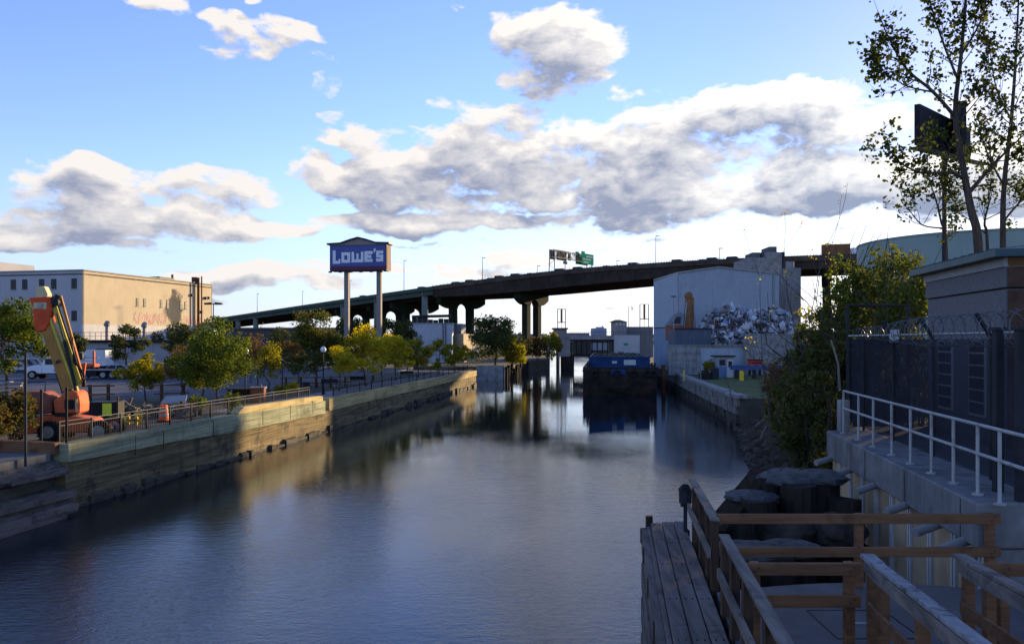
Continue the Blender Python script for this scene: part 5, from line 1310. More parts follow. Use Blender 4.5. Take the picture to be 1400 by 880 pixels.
for k in range(9): x_ = lerp(at(781, 0, YB).x, at(838, 0, YB).x, k / 8); vt.box(x_ - .12, x_ + .12, YB + .05, YB + .34, at(0, 484, YB).z, at(0, 466, YB).z)
obj('web_stiffener', vt, 'girder', br, og)
rl = MB(); x0, x1 = at(779, 0, YB).x, at(890, 0, YB).x; zr = at(0, 458.5, YB).z
for k in range(40): x_ = lerp(x0, x1, k / 39); rl.box(x_ - .03, x_ + .03, YB - .25, YB - .2, zr, zr + 1.0)
rl.box(x0, x1, YB - .26, YB - .19, zr + .95, zr + 1.02)
obj('railing', rl, 'steel_dark', br, og)
obj('wall', bx(857, 893, 446.5, 488, YB + 3, 8), mat('bridge_side_wall', (.17, .165, .165), .9, .15, .3, streak=.3), br, og)
og = tuple(at(847, 460, YB)); og = (og[0], YB, ZL)
hs_ = thing('control_house', 'small bridge control house with a band of windows and low hipped roof', 'building', og)
obj('tower', bx(838.5, 857, 439.5, 488, YB + 2.6, 5), 'stone_pale', hs_, og)
wz = MB()
for k in range(3): xx = 841.5 + k * 5; wz.add(bx(xx, xx + 3.6, 440.6, 444.6, YB + 2.52, .1).v, MB().box(0, 1, 0, 1, 0, 1).f)
obj('window', wz, mat('pale_window', (.5, .52, .5), .3, .1, 1.0), hs_, og)
A_, B_ = at(836.5, 439.5, YB), at(859.5, 439.5, YB); zz = at(0, 436.3, YB).z
obj('roof', MB().add([(A_.x, YB + 2, A_.z), (B_.x, YB + 2, A_.z), (B_.x, YB + 8.2, A_.z), (A_.x, YB + 8.2, A_.z), ((A_.x + B_.x) / 2 - .6, YB + 5, zz), ((A_.x + B_.x) / 2 + .6, YB + 5, zz)], [(0, 1, 5, 4), (1, 2, 5), (2, 3, 4, 5), (3, 0, 4), (0, 3, 2, 1)]), 'concrete_dark', hs_, og)
og = tuple(at(857, 487, 180)); og = (og[0], 180, 2.4)
pn = thing('hoarding', 'big off white hoarding with a small green sign behind the barge', 'hoarding', og)
obj('panel', bx(840, 874.5, 458, 486.5, 180, .4), 'panel_white', pn, og); obj('green_sign', bx(853, 858.5, 469, 472, 179.93, .06), 'sign_green', pn, og)
obj('leg', MB().box(og[0] - 2.6, og[0] - 2.3, 180.4, 180.7, 0, og[2] + 3).box(og[0] + 2.3, og[0] + 2.6, 180.4, 180.7, 0, og[2] + 3), 'steel_dark', pn, og)
for i, (px0, px1, py0, py1, py2, lb) in enumerate(((762.5, 773, 422, 448, 440.5, 'thin open frame with narrow banner above the stone gatehouse'), (875, 887, 415.5, 446.5, 436, 'taller open frame with narrow banner left of the blue grey shed'))):
    Y_ = YB + 4; a_, b_ = at(px0, py1, Y_), at(px1, py0, Y_); og = (a_.x, Y_, a_.z)
    fr = thing('banner_frame', lb, 'sign frame', og, 0, 'banner frames on the bridge')
    obj('frame', MB().box(a_.x - .1, a_.x + .1, Y_, Y_ + .2, a_.z - .6, b_.z).box(b_.x - .1, b_.x + .1, Y_, Y_ + .2, a_.z - .6, b_.z).box(a_.x, b_.x, Y_, Y_ + .2, b_.z - .15, b_.z).box(a_.x, b_.x, Y_, Y_ + .2, at(0, py2, Y_).z - .1, at(0, py2, Y_).z + .1), 'steel_dark', fr, og)
    m_ = (a_.x + b_.x) / 2; obj('banner', MB().box(m_ - .26, m_ + .26, Y_ + .02, Y_ + .14, at(0, py2, Y_).z + .1, b_.z - .15), 'rust_brown', fr, og); obj('stay', MB().box(m_ - .05, m_ + .05, Y_ + .05, Y_ + .15, a_.z - .6, at(0, py2, Y_).z), 'steel_dark', fr, og)
q = at(859.5, 440, YB + 6); t = thing('bridge_lamp', 'thin curved lamp post behind the bridge control house', 'street lamp', (q.x, q.y, 8))
hgt = at(0, 419, YB + 6).z - 8
obj('pole', MB().cyl((0, 0, 0), (0, 0, hgt), .1, .07, 8).beam((0, 0, hgt), (.9, 0, hgt - .1), .08, .08), 'steel_dark', t); obj('lamp_head', MB().box(.75, 1.0, -.1, .1, hgt - .9, hgt - .1), 'steel_dark', t)

# ------------------------------------------------------------------ far skyline
sk = thing('distant_block', 'pale distant apartment block with stepped roof on the skyline over the bridge', 'building', (at(820, 460, 900).x, 900, ZL))
o_ = (at(820, 460, 900).x, 900, ZL)
obj('wall', bx(810, 829.5, 448.5, 466, 900, 20).add(bx(816, 826, 446.8, 448.6, 902, 12).v, MB().box(0, 1, 0, 1, 0, 1).f), mat('distant_blue_grey', (.30, .34, .42), .9, .1, .05), sk, o_)
wn = MB()
for r__ in range(4):
    for k in range(9): wn.add(bx(811 + k * 2, 812 + k * 2, 450 + r__ * 2.4, 451.2 + r__ * 2.4, 899.7, .3).v, MB().box(0, 1, 0, 1, 0, 1).f)
obj('window', wn, 'slate_far', sk, o_); obj('roof_tank', bx(823, 824.2, 445, 447, 905, 3), 'slate_far', sk, o_)
r_ = random.Random(99); rn = np.random.default_rng(5)
cen = []
for k in range(700):
    x_ = r_.uniform(-320, 420); y_ = r_.uniform(820, 1000); hh_ = (7 + 4 * math.sin(x_ * .05) + 2.5 * math.sin(x_ * .19)) * 1.0
    for _ in range(7): cen.append((x_ + r_.gauss(0, 3.5), y_ + r_.gauss(0, 3), ZL + r_.uniform(0, 1) * hh_))
fw = npmesh('far_woods', leaf_quads(rn, np.array(cen), 2.3, .8), 4, 'leaf_dark', rn.uniform(0, 1, len(cen))); tag(fw, 'dark line of far trees along the horizon beyond the bridge', 'woods', kind='stuff')
for k, (px0, px1, top_, lb) in enumerate(((775, 806, 455.5, 'low distant warehouse left of the pale apartment block'), (700, 745, 457, 'distant flat roofed building behind the viaduct pier'), (648, 690, 455, 'distant grey roofs behind the dark pier tree'))):
    a_ = at(px0, 466, 700); o_ = (a_.x, 700, ZL); d_ = thing('distant_building', lb, 'building', o_, 0, 'distant buildings on the skyline')
    obj('wall', bx(px0, px1, top_, 468, 700, 20), 'slate_far', d_, o_); obj('roof', bx(px0 - 1, px1 + 1, top_ - .6, top_, 699.5, 21), 'concrete_dark', d_, o_)
# ------------------------------------------------------------------ barge
x0, x1, Yb, Ye = 9.0, 18.3, 102.0, 142.0
bg = thing('barge', 'dark rusty barge with a blue bulwark loaded with scrap, moored by the right wall', 'barge', (13.6, Yb, 0), -math.atan(.115)); og = (13.6, Yb, 0)
obj('hull', MB().plate([(x0, Yb + .6, -.9), (x1, Yb + .6, -.9), (x1, Yb, .9), (x1, Yb, 3.55), (x0, Yb, 3.55), (x0, Yb, .9)], (0, Ye - Yb, 0)), 'barge', bg, og)
rb = MB(); rb.box(x0 - .05, x1 + .05, Yb - .14, Yb - .004, 3.0, 3.25).box(x0 - .05, x1 + .05, Yb - .12, Yb - .004, 1.5, 1.66)
for k in range(9): xx = lerp(x0 + .4, x1 - .4, k / 8); rb.box(xx - .07, xx + .07, Yb - .10, Yb - .003, .9, 3.0)
obj('rubbing_strake', rb, 'barge', bg, og)
bl = MB(); bl.box(x0 + .75, x1 - .8, Yb + .9, Yb + 1.1, 3.55, 4.8).box(x0 + .75, x0 + .95, Yb + 1.1, Ye - 1, 3.55, 4.8).box(x1 - 1.0, x1 - .8, Yb + 1.1, Ye - 1, 3.55, 4.8).box(x0 + .55, x1 - .6, Yb + .75, Yb + 1.2, 4.81, 4.92)
for k in range(11): xx = lerp(x0 + .9, x1 - 1, k / 10); bl.box(xx - .06, xx + .06, Yb + .78, Yb + .898, 3.56, 4.79)
obj('bulwark', bl, 'barge_blue', bg, og)
obj('blue_apron', MB().box(12.6, 14.4, Yb - .16, Yb - .145, 2.7, 3.3), 'barge_blue', bg, og)
obj('name_panel', MB().box(14.2, 15.7, Yb + .70, Yb + .77, 3.85, 4.5), 'panel_white', bg, og); obj('white_plate', MB().box(12.7, 13.3, Yb + .70, Yb + .77, 4.05, 4.35), 'panel_white', bg, og)
for k, xx in enumerate((10.5, 13.3, 15.4, 17.1, 17.9)):
    obj('tyre_fender', MB().torus((xx, Yb - .22, 2.75), (0, 1, 0), .36, .15, 16, 8), 'rubber', bg, og)
for xx in (9.6, 17.7): obj('bollard', MB().cyl((xx, Yb + .45, 3.55), (xx, Yb + .45, 4.15), .13, .16, 10).cyl((xx + .35, Yb + .45, 3.55), (xx + .35, Yb + .45, 4.15), .13, .16, 10), 'steel_dark', bg, og)
def shards(name, label, cx, cy, z0, rx, ry, hf, n, smin, smax, material, seed, cat='scrap', yflat=0.0):
    rng = np.random.default_rng(seed); V = []
    for i in range(n):
        while True:
            a, b_ = rng.uniform(-1, 1, 2)
            if a * a + b_ * b_ * (1 - yflat) < 1: break
        top = hf(a, b_); z = z0 + top * rng.uniform(.80, 1.06) if rng.random() < .8 else z0 + top * rng.random()
        V.append((cx + a * rx, cy + b_ * ry, z))
    c = np.array(V); q = leaf_quads(rng, c, 1.0, .7).reshape(-1, 4, 3); s = rng.uniform(smin, smax, (n, 1, 1)) * np.where(rng.random((n, 1, 1)) < .08, 1.8, 1)
    q = c[:, None] + (q - c[:, None]) * s + rng.normal(size=q.shape) * smin * .25
    tint = rng.random(n)
    o = npmesh(name, q.reshape(-1, 3), 4, material, tint); return o
def scrap_mat():
    m = bpy.data.materials.new('crumpled_scrap'); m.use_nodes = True; nt = m.node_tree; nt.nodes.clear(); b = NB(nt)
    out = b.n('ShaderNodeOutputMaterial'); pr = b.n('ShaderNodeBsdfPrincipled'); b.put(out.inputs[0], pr.outputs[0])
    a = b.n('ShaderNodeAttribute'); a.attribute_name = 'tint'
    cr = b.n('ShaderNodeValToRGB'); e = cr.color_ramp; e.interpolation = 'CONSTANT'
    pts = [(0, (.07, .07, .075)), (.17, (.46, .48, .52)), (.45, (.36, .38, .42)), (.60, (.16, .13, .11)), (.70, (.62, .63, .64)), (.80, (.20, .26, .36)), (.88, (.30, .13, .08)), (.93, (.5, .5, .52))]
    e.elements[0].position = 0; e.elements[0].color = pts[0][1] + (1,); e.elements[1].position = pts[1][0]; e.elements[1].color = pts[1][1] + (1,)
    for p_, c_ in pts[2:]: q = e.elements.new(p_); q.color = c_ + (1,)
    b.put(cr.inputs[0], a.outputs['Fac']); b.put(pr.inputs['Base Color'], cr.outputs[0]); pr.inputs['Metallic'].default_value = .1; pr.inputs['Roughness'].default_value = .5
    return m
M['scrapmix'] = scrap_mat()
ld = MB(); r_ = random.Random(41)
for i in range(420):
    xx = r_.uniform(x0 + 1.1, x1 - 1.2); yy = r_.uniform(Yb + 1.4, Ye - 2); zz = 4.0 + .55 * r_.random() + (.25 if yy > Yb + 3 else 0)
    q = Vector((r_.gauss(0, 1), r_.gauss(0, 1), r_.gauss(0, .5))).normalized() * r_.uniform(.15, .5); ld.beam(Vector((xx, yy, zz)) - q, Vector((xx, yy, zz)) + q, r_.uniform(.1, .4), r_.uniform(.05, .3))
ld.box(x0 + 1, x1 - 1.05, Yb + 1.2, Ye - 1.1, 3.4, 4.2)
o = obj('scrap_load', ld, 'rubble', None, (13.6, Yb, 3.4)); o.rotation_euler = (0, 0, -math.atan(.115)); tag(o, 'dull brown scrap heaped in the blue sided barge', 'scrap', kind='stuff')

# ------------------------------------------------------------------ stone bulkhead on the right bank
def Rx(Y): return interp([(63.6, 17.75), (124, 23.6), (165, 26.4)], Y)
og = (Rx(64), 64, 0)
rb_ = thing('stone_bulkhead', 'weathered stone block bulkhead along the right bank below the lawn', 'bulkhead', og)
r_ = random.Random(17); cr = MB(); lo_ = MB(); ft = MB()
Y = 63.6
while Y < 150:
    l = r_.uniform(1.3, 2.2)
    for c_ in range(5):
        z0_ = -.9 + c_ * .66; y0_ = Y + (.5 if c_ % 2 else 0); j = r_.uniform(-.09, .06)
        (lo_ if c_ < 3 else cr).prism([(Rx(y0_) + j, y0_ + .02), (Rx(y0_ + l) + j, y0_ + l - .02), (Rx(y0_ + l) + .9, y0_ + l - .02), (Rx(y0_) + .9, y0_ + .02)], z0_ + .015, z0_ + .645)
    Y += l
Y = 63.2
while Y < 150:
    l = r_.uniform(2.2, 3.4); dz = r_.uniform(-.05, .08)
    ft.prism([(Rx(Y) - .14, Y + .015), (Rx(Y + l) - .14, Y + l - .015), (Rx(Y + l) + .75, Y + l - .015), (Rx(Y) + .75, Y + .015)], 2.35 + dz, 2.62 + dz); Y += l
obj('upper_courses', cr, 'stone', rb_, og); obj('lower_courses', lo_, 'tide', rb_, og); obj('coping', ft, 'concrete', rb_, og)
obj('backing', MB().prism([(Rx(63.6) + .3, 63.8), (Rx(124) + .3, 124), (Rx(165) + .3, 165), (Rx(165) + 1, 165), (Rx(124) + 1, 124), (Rx(63.6) + 1, 63.8)], -2, 2.3), 'soil', rb_, og)
obj('base_timber', MB().beam((Rx(64) - .3, 56, .12), (Rx(95) - .35, 95, .12), .35, .35), 'pile', rb_, og)
p = at(907, 515, 108)
tag(obj('mooring_pile', MB().cyl((p.x, 108, -1), (p.x, 108, 3.6), .30, .27, 12).cyl((p.x, 108, 3.6), (p.x, 108, 3.7), .33, .33, 12), 'rust', None, (p.x, 108, 0), sm=True), 'rusty vertical mooring pile between the barge and the stone wall', 'pile')

# ------------------------------------------------------------------ scrap yard
og = (26.8, 130, 2.4)
shd = thing('recycling_shed', 'large blue grey windowless metal shed with a low gable behind the scrap heap', 'building', og)
A_, B_ = Vector((26.8, 130, 0)), Vector((43.6, 131.3, 0)); C_, D_ = Vector((42.4, 147.4, 0)), Vector((25.7, 146, 0))
ez, gz_ = 17.8, 18.75; md, md2 = A_.lerp(B_, .40), D_.lerp(C_, .40); zm = 9.2
def q3(p, z): return Vector((p.x, p.y, z))
def face(pts, th): 
    n_ = (Vector(pts[1]) - Vector(pts[0])).cross(Vector(pts[2]) - Vector(pts[0])).normalized(); return MB().plate(pts, -n_ * th)
e1 = Vector((B_ - A_)).normalized()
obj('front_wall', face([q3(A_, 2.3), q3(B_, 2.3), q3(B_, ez - .1), q3(md, gz_), q3(A_, ez)], .2), 'shed_blue', shd, og)
obj('side_wall', face([q3(D_, zm), q3(A_, zm), q3(A_, ez), q3(D_, ez - .15)], .2), 'shed_blue_y', shd, og)
n_ = Vector((-1, -.06, 0)) * .25
obj('lower_side_wall', face([q3(D_, 2.3) - n_ * .0, q3(A_, 2.3), q3(A_, zm - .02), q3(D_, zm - .02)], .35), mat('lower_shed_blue', (.18, .25, .34), .6, .1, .4, streak=.3), shd, og)
obj('band', face([q3(D_, zm - .12) + n_ * .1, q3(A_, zm - .12) + n_ * .1, q3(A_, zm + .08) + n_ * .1, q3(D_, zm + .08) + n_ * .1], .1), 'steel_dark', shd, og)
obj('corner_trim', MB().cyl(q3(A_, 2.3) + Vector((-.02, -.02, 0)), q3(A_, ez), .10, n=8), 'steel', shd, og)
obj('back_wall', face([q3(B_, 2.3), q3(C_, 2.3), q3(C_, ez), q3(B_, ez)], .2), 'shed_blue_y', shd, og); obj('rear_wall', face([q3(C_, 2.3), q3(D_, 2.3), q3(D_, ez), q3(md2, gz_), q3(C_, ez)], .2), 'shed_blue', shd, og)
rf = MB(); up = Vector((0, 0, .22)); ov = Vector((-.06, -1, 0)) * .25
for a_, b_, za, zb2 in ((A_, md, ez, gz_), (md, B_, gz_, ez - .1)):
    d2 = D_ if a_ is A_ else md2; c2_ = md2 if a_ is A_ else C_
    rf.plate([q3(a_, za) + ov, q3(b_, zb2) + ov, q3(c2_, zb2), q3(d2, za)], up)
obj('roof', rf, 'steel', shd, og)
obj('side_door', face([q3(A_.lerp(D_, .12), 2.4) + n_ * .2, q3(A_, 2.4) + n_ * .2 + Vector((0, .2, 0)), q3(A_, 6.2) + n_ * .2 + Vector((0, .2, 0)), q3(A_.lerp(D_, .12), 6.2) + n_ * .2], .1), 'black', shd, og)
obj('downpipe', MB().cyl(q3(B_, 2.4) + Vector((-1.0, -.2, 0)), q3(B_, ez - .2) + Vector((-1.0, -.2, 0)), .12, n=8), 'steel', shd, og)
p = at(921, 470, 116); t = thing('yard_lamp', 'slim grey lamp pole in front of the blue grey shed', 'street lamp', (p.x, 116, 2.4)); hgt = at(0, 406, 116).z - 2.4
obj('pole', MB().cyl((0, 0, 0), (0, 0, hgt), .09, .06, 8), 'steel', t); obj('lamp_head', MB().box(-.35, .35, -.12, .12, hgt, hgt + .16), 'steel_dark', t)
# material handler: only the folded boom and cab roof rise over the bins
p = at(939, 470, 121); ex_ = thing('material_handler', 'rusty orange material handler with upright folded boom beside the scrap heap', 'excavator', (p.x, 121, 2.4))
obj('undercarriage', MB().box(-2.6, 1.2, -1.6, -.9, 0, .9).box(-2.6, 1.2, .9, 1.6, 0, .9).box(-1.8, .4, -.9, .9, .4, 1.0), 'steel_dark', ex_); obj('body', MB().box(-3.0, .6, -1.3, 1.3, 4.6, 6.8), 'red_oxide', ex_, bevel=.1); obj('pedestal', MB().cyl((-.8, 0, 1), (-.8, 0, 4.6), .7, n=14), 'steel_dark', ex_)
obj('boom', MB().beam((.0, 0, 6.2), (.25, 0, 11.2), 1.0, .9, .8, .8).cyl((.25, -.5, 11.3), (.25, .5, 11.3), .55, n=14), 'rust_brown', ex_); obj('stick', MB().beam((.85, .15, 11.0), (.75, .1, 6.3), .5, .5), 'rust_brown', ex_)
obj('cylinder', MB().cyl((-.5, -.5, 6.6), (-.1, -.5, 10.3), .13, n=10).cyl((1.2, -.3, 6.4), (1.0, -.3, 9.5), .1, n=10), 'steel', ex_)
cab_ = obj('cab', MB().plate([(-3.2, -1.1, 6.81), (-1.0, -1.1, 6.81), (-.7, -1.1, 8.4), (-1.1, -1.1, 8.8), (-2.0, -1.1, 8.4)], (0, 2.0, 0)), 'slate_far', ex_); obj('window', MB().plate([(-2.5, -1.13, 7.1), (-1.2, -1.13, 7.1), (-1.1, -1.13, 8.1), (-1.7, -1.13, 8.1)], (0, .02, 0)), 'glass', cab_)
# bins, bays and heap
a_, b_ = at(923, 470, 113), at(972, 470, 113)
bn = thing('steel_bin', 'slate blue steel bulkhead bin below the upright orange boom', 'bin', (a_.x, 113, 2.4)); og = (a_.x, 113, 2.4)
obj('panel', MB().box(a_.x, b_.x, 113, 113.3, 2.3, 8.5).box(a_.x, a_.x + .3, 113.3, 118, 2.3, 8.5).box(b_.x - .3, b_.x, 113.3, 118, 2.3, 7.6), 'bin_blue', bn, og); obj('rim', MB().box(a_.x - .1, b_.x + .1, 112.9, 113.4, 8.5, 8.7), 'steel_dark', bn, og)
def block_wall(label, px0, px1, Y_, ztop, rows, seed, cap=True):
    a_, b_ = at(px0, 500, Y_).x, at(px1, 500, Y_).x; og = (a_, Y_, 2.4); t = thing('block_wall', label, 'wall', og, 0, 'concrete bay walls of the scrap yard'); r_ = random.Random(seed); m_ = MB(); hh_ = (ztop - 2.3) / rows
    for r__ in range(rows):
        x_ = a_ - (.9 if r__ % 2 else 0)
        while x_ < b_:
            l = min(1.8, b_ - x_) ; xs = max(x_, a_)
            if x_ + l - xs > .2: j = r_.uniform(-.04, .04); m_.box(xs + .01, x_ + l - .01, Y_ + j, Y_ + 1.0, 2.3 + r__ * hh_ + .01, 2.3 + (r__ + 1) * hh_ - .005)
            x_ += 1.8
    obj('blocks', m_, 'concrete', t, og)
    if cap: obj('coping', MB().box(a_, b_, Y_ - .1, Y_ + 1.1, ztop, ztop + .15), 'concrete', t, og)
    return t
block_wall('low grey concrete block wall in front of the slate bin', 914, 1019, 108, 6.25, 4, 1)
block_wall('taller grey concrete block wall holding the right end of the scrap heap', 1020, 1100, 106.5, 7.7, 5, 2)
tag(obj('metal_sheet', MB().box(at(958, 0, 107.9).x, at(1018, 0, 107.9).x, 107.86, 107.94, 2.9, 5.9), 'shed_blue', None, (at(990, 0, 107).x, 107.9, 2.4)), 'pale ribbed metal sheet fixed on the low block wall behind the booth', 'metal sheet')
def heap(a, b_):
    s_ = (1 - .75 * b_ * b_)
    return max(.3, interp([(-1, 2.0), (-.8, 7.2), (-.35, 9.6), (-.15, 8.9), (.2, 8.4), (.6, 9.0), (.85, 8.0), (1, 5.5)], a) * s_)
hx0, hx1 = at(948, 0, 118).x, at(1090, 0, 118).x
o = shards('scrap_heap', '', (hx0 + hx1) / 2, 118.5, 2.4, (hx1 - hx0) / 2, 7.5, heap, 7000, .10, .60, 'scrapmix', 9); tag(o, 'silvery heap of crumpled scrap metal in front of the blue grey shed', 'scrap', kind='stuff')
core = MB(); n = 28
for i in range(n + 1):
    for j in range(13):
        a = -1 + 2 * i / n; b_ = -1 + 2 * j / 12; core.v.append(((hx0 + hx1) / 2 + a * (hx1 - hx0) / 2 * .97, 118.5 + b_ * 7.2, 2.3 + max(0, heap(a, b_) * .9 - .2)))
for i in range(n):
    for j in range(12): core.f.append((i * 13 + j, (i + 1) * 13 + j, (i + 1) * 13 + j + 1, i * 13 + j + 1))
c_ = obj('heap_core', core, 'rubble'); tag(c_, 'dark packed inside of the silvery scrap heap', 'scrap', kind='stuff')
# concrete plant behind
a_, b_ = at(1023, 0, 152), at(1069, 0, 152); og = (a_.x, 152, 2.4)
ct = thing('concrete_tower', 'pale concrete plant tower with stepped hoppers rising behind the shed', 'tower', og)
zt = at(0, 352, 152).z; zt2 = at(0, 344.5, 152).z; xm = at(1047, 0, 152).x
obj('shaft', MB().box(a_.x, xm, 152, 162, 2.3, zt).box(xm, b_.x, 152, 162, 2.3, zt2), 'concrete', ct, og)
for px0, px1, py0, py1 in ((1029, 1039, 345, 352), (1043, 1049, 344, 352), (1052, 1062, 337, 345)): obj('hopper', bx(px0, px1, py0, py1 + .3, 153, 5), 'concrete_dark', ct, og)
obj('edge_channel', MB().box(b_.x + .02, b_.x + .5, 151.8, 153, 2.3, zt2), 'steel_dark', ct, og)
a_ = at(1084.5, 0, 146); og = (a_.x, 146, 2.4); si = thing('cement_silo', 'pale square concrete column with a round cap right of the plant tower', 'silo', og)
hw = 1.4; z1_ = at(0, 366, 146).z; obj('shaft', MB().box(a_.x - hw, a_.x + hw, 146, 149, 2.3, z1_), 'concrete', si, og); obj('cap', MB().cyl((a_.x - .2, 147.2, z1_), (a_.x - .2, 147.2, at(0, 357, 146).z), .75, n=16), 'concrete', si, og)
# yard things on the lawn
p = at(988.5, 514, 100.5); t = thing('guard_booth', 'small blue and white guard booth with flat roof on the lawn', 'booth', (p.x, 100.5, 2.4), .14)
obj('base', MB().box(-1.0, 1.0, -.9, .9, -.05, 1.35), 'blue_paint', t); obj('upper_wall', MB().box(-1.0, 1.0, -.9, .9, 1.35, 2.55), 'grey_wall', t); obj('door', MB().box(.12, .95, -.93, -.9, 0, 2.2), 'panel_white', t); obj('door_window', MB().box(.3, .8, -.95, -.93, 1.25, 2.0), 'glass', t); obj('window', MB().box(-.85, -.1, -.93, -.9, 1.5, 2.2), 'glass', t); obj('roof', MB().box(-1.2, 1.2, -1.1, 1.1, 2.55, 2.72), 'steel_dark', t)
p = at(1014, 519, 92); t = thing('yellow_bollard', 'bright yellow bollard standing on the lawn right of the booth', 'bollard', (p.x, 92, 2.4))
obj('post', MB().cyl((0, 0, 0), (0, 0, .95), .24, .24, 14).ball((0, 0, .95), .24, .24, .14, 14, 6), 'yellow_paint', t, sm=True); obj('cap', MB().cyl((0, 0, 1.0), (0, 0, 1.14), .1, .08, 10), 'yellow_paint', t)
a_, b_ = at(999, 500, 97), at(1085, 500, 97); t = thing('blue_beam', 'long blue wrapped beam on low stands across the lawn', 'beam', (a_.x, 97, 2.4)); L_ = b_.x - a_.x
obj('beam', MB().box(0, L_, -.4, .4, 1.05, 1.62), 'tarp_blue', t)
for k in range(4): obj('stand', MB().box(L_ * (.08 + .28 * k), L_ * (.08 + .28 * k) + .25, -.4, .4, 0, 1.05), 'steel_dark', t)
p = at(1032, 494, 104.5); t = thing('red_cabinet', 'red steel cabinet with dark lid against the tall block wall', 'cabinet', (p.x, 104.5, 2.4))
obj('body', MB().box(-.8, .8, -.4, .5, .85, 2.0), 'red_paint', t); obj('lid', MB().box(-.85, .85, -.45, .55, 2.01, 2.12), 'black', t); obj('leg', MB().box(-.75, -.6, -.3, .4, 0, .85).box(.6, .75, -.3, .4, 0, .85), 'steel_dark', t); obj('slot', MB().box(-.7, .7, -.42, -.402, 1.62, 1.72), 'black', t)
p = at(968, 516, 95); t = thing('dark_crates', 'dark crates and coiled gear left of the guard booth', 'crate', (p.x, 95, 2.4)); obj('crate', MB().box(-1.0, .3, -.5, .5, 0, .8), 'black', t, bevel=.03); obj('crate', MB().box(.4, 1.2, -.4, .4, 0, 1.3), 'steel_dark', t, bevel=.03); obj('coil', MB().torus((-.4, 0, .95), (0, 0, 1), .35, .1, 16, 6), 'rubber', t)
p = at(975, 516, 98); t = thing('red_canister', 'small red canister between the dark crates and the booth', 'canister', (p.x, 98, 2.4)); obj('body', MB().cyl((0, 0, 0), (0, 0, .8), .25, n=12), 'red_paint', t); obj('cap', MB().cyl((0, 0, .8), (0, 0, .95), .1, n=8), 'black', t)
p = at(935, 514, 92); t = thing('marker_post', 'thin yellow marker post near the stone wall edge', 'post', (p.x, 92, 2.4)); obj('post', MB().cyl((0, 0, 0), (0, 0, 1.2), .07, n=8), 'yellow_paint', t); obj('base', MB().box(-.2, .2, -.2, .2, 0, .1), 'concrete', t)
p = at(958, 516, 90); t = thing('marker_post', 'thin pale wooden stake left of the dark crates', 'post', (p.x, 90, 2.4)); obj('post', MB().box(-.06, .06, -.06, .06, 0, 1.3), 'wood_rail', t); obj('tip', MB().cyl((0, 0, 1.3), (0, 0, 1.42), .06, .01, 6), 'wood_rail', t)
p = at(969, 505, 101); shrub('bush', 'small yellow green bush left of the guard booth', (p.x, 101, 2.4), 2.2, .7, 'leaf_olive', 170, .12, 700, None, stems=5)

# ------------------------------------------------------------------ tank and billboard
TX, TY, TZ = 73.6, 128.6, 22.6
og = (TX, TY, 2.4); tk_ = thing('storage_tank', 'huge pale sea green cylindrical storage tank behind the bushes', 'tank', og)
obj('shell', MB().cyl((TX, TY, 2.3), (TX, TY, TZ), 17, n=96), 'tank', tk_, og, sm=True); obj('roof', MB().cyl((TX, TY, TZ), (TX, TY, TZ + 1.0), 17.1, 3.0, 96), 'tank', tk_, og, sm=True)
rg = MB()
for z in (7, 12, 17, TZ - .2): rg.torus((TX, TY, z), (0, 0, 1), 17.02, .1, 96, 5)
obj('ring_girder', rg, 'tank', tk_, og)
Y_ = 92; a_, b_ = at(1250, 0, Y_), at(1334, 0, Y_); og = (at(1311, 0, Y_).x, Y_, 2.4)
bb = thing('billboard', 'dark back of a tall V shaped roadside billboard behind the poplar leaves', 'billboard', og)
zA, zB = at(0, 143, Y_).z, at(0, 196, Y_).z
P0, P1 = Vector((a_.x, Y_, zB - .2)), Vector((at(1320, 0, Y_ + 12).x, Y_ + 12, zB + .5)); hh_ = zA - zB
obj('panel', MB().plate([P0, P1, P1 + Vector((0, 0, hh_ - .2)), P0 + Vector((0, 0, hh_ + .2))], (.5, -.3, 0)), 'billboard', bb, og)
Q0 = Vector((at(1327, 0, Y_).x, Y_ + 2, zB + .6)); obj('panel', MB().plate([Q0, Q0 + Vector((2.0, 6, 0)), Q0 + Vector((2.0, 6, hh_ + .6)), Q0 + Vector((0, 0, hh_ + .4))], (.6, -.1, 0)), 'billboard', bb, og)
obj('catwalk', MB().beam(P0 + Vector((-.5, -.8, -.5)), P1 + Vector((2, -.8, -.5)), 1.0, .2).beam(P0 + Vector((-.5, -1.2, .5)), P1 + Vector((2, -1.2, .5)), .08, .08), 'steel_dark', bb, og)
obj('column', MB().cyl((og[0] + .5, Y_ + 4, 2.3), (og[0] + .5, Y_ + 4, zB), .3, .26, 16), 'steel_dark', bb, og)
tr_ = MB()
for k in range(7): q = P0.lerp(P1, k / 6); tr_.beam(q + Vector((.5, .3, 0)), q + Vector((1.6, 1.2, hh_ * .5)), .12, .12).beam(q + Vector((.5, .2, .1)), q + Vector((.5, .2, hh_ - .4)), .15, .15)
obj('bracing', tr_, 'steel_dark', bb, og)

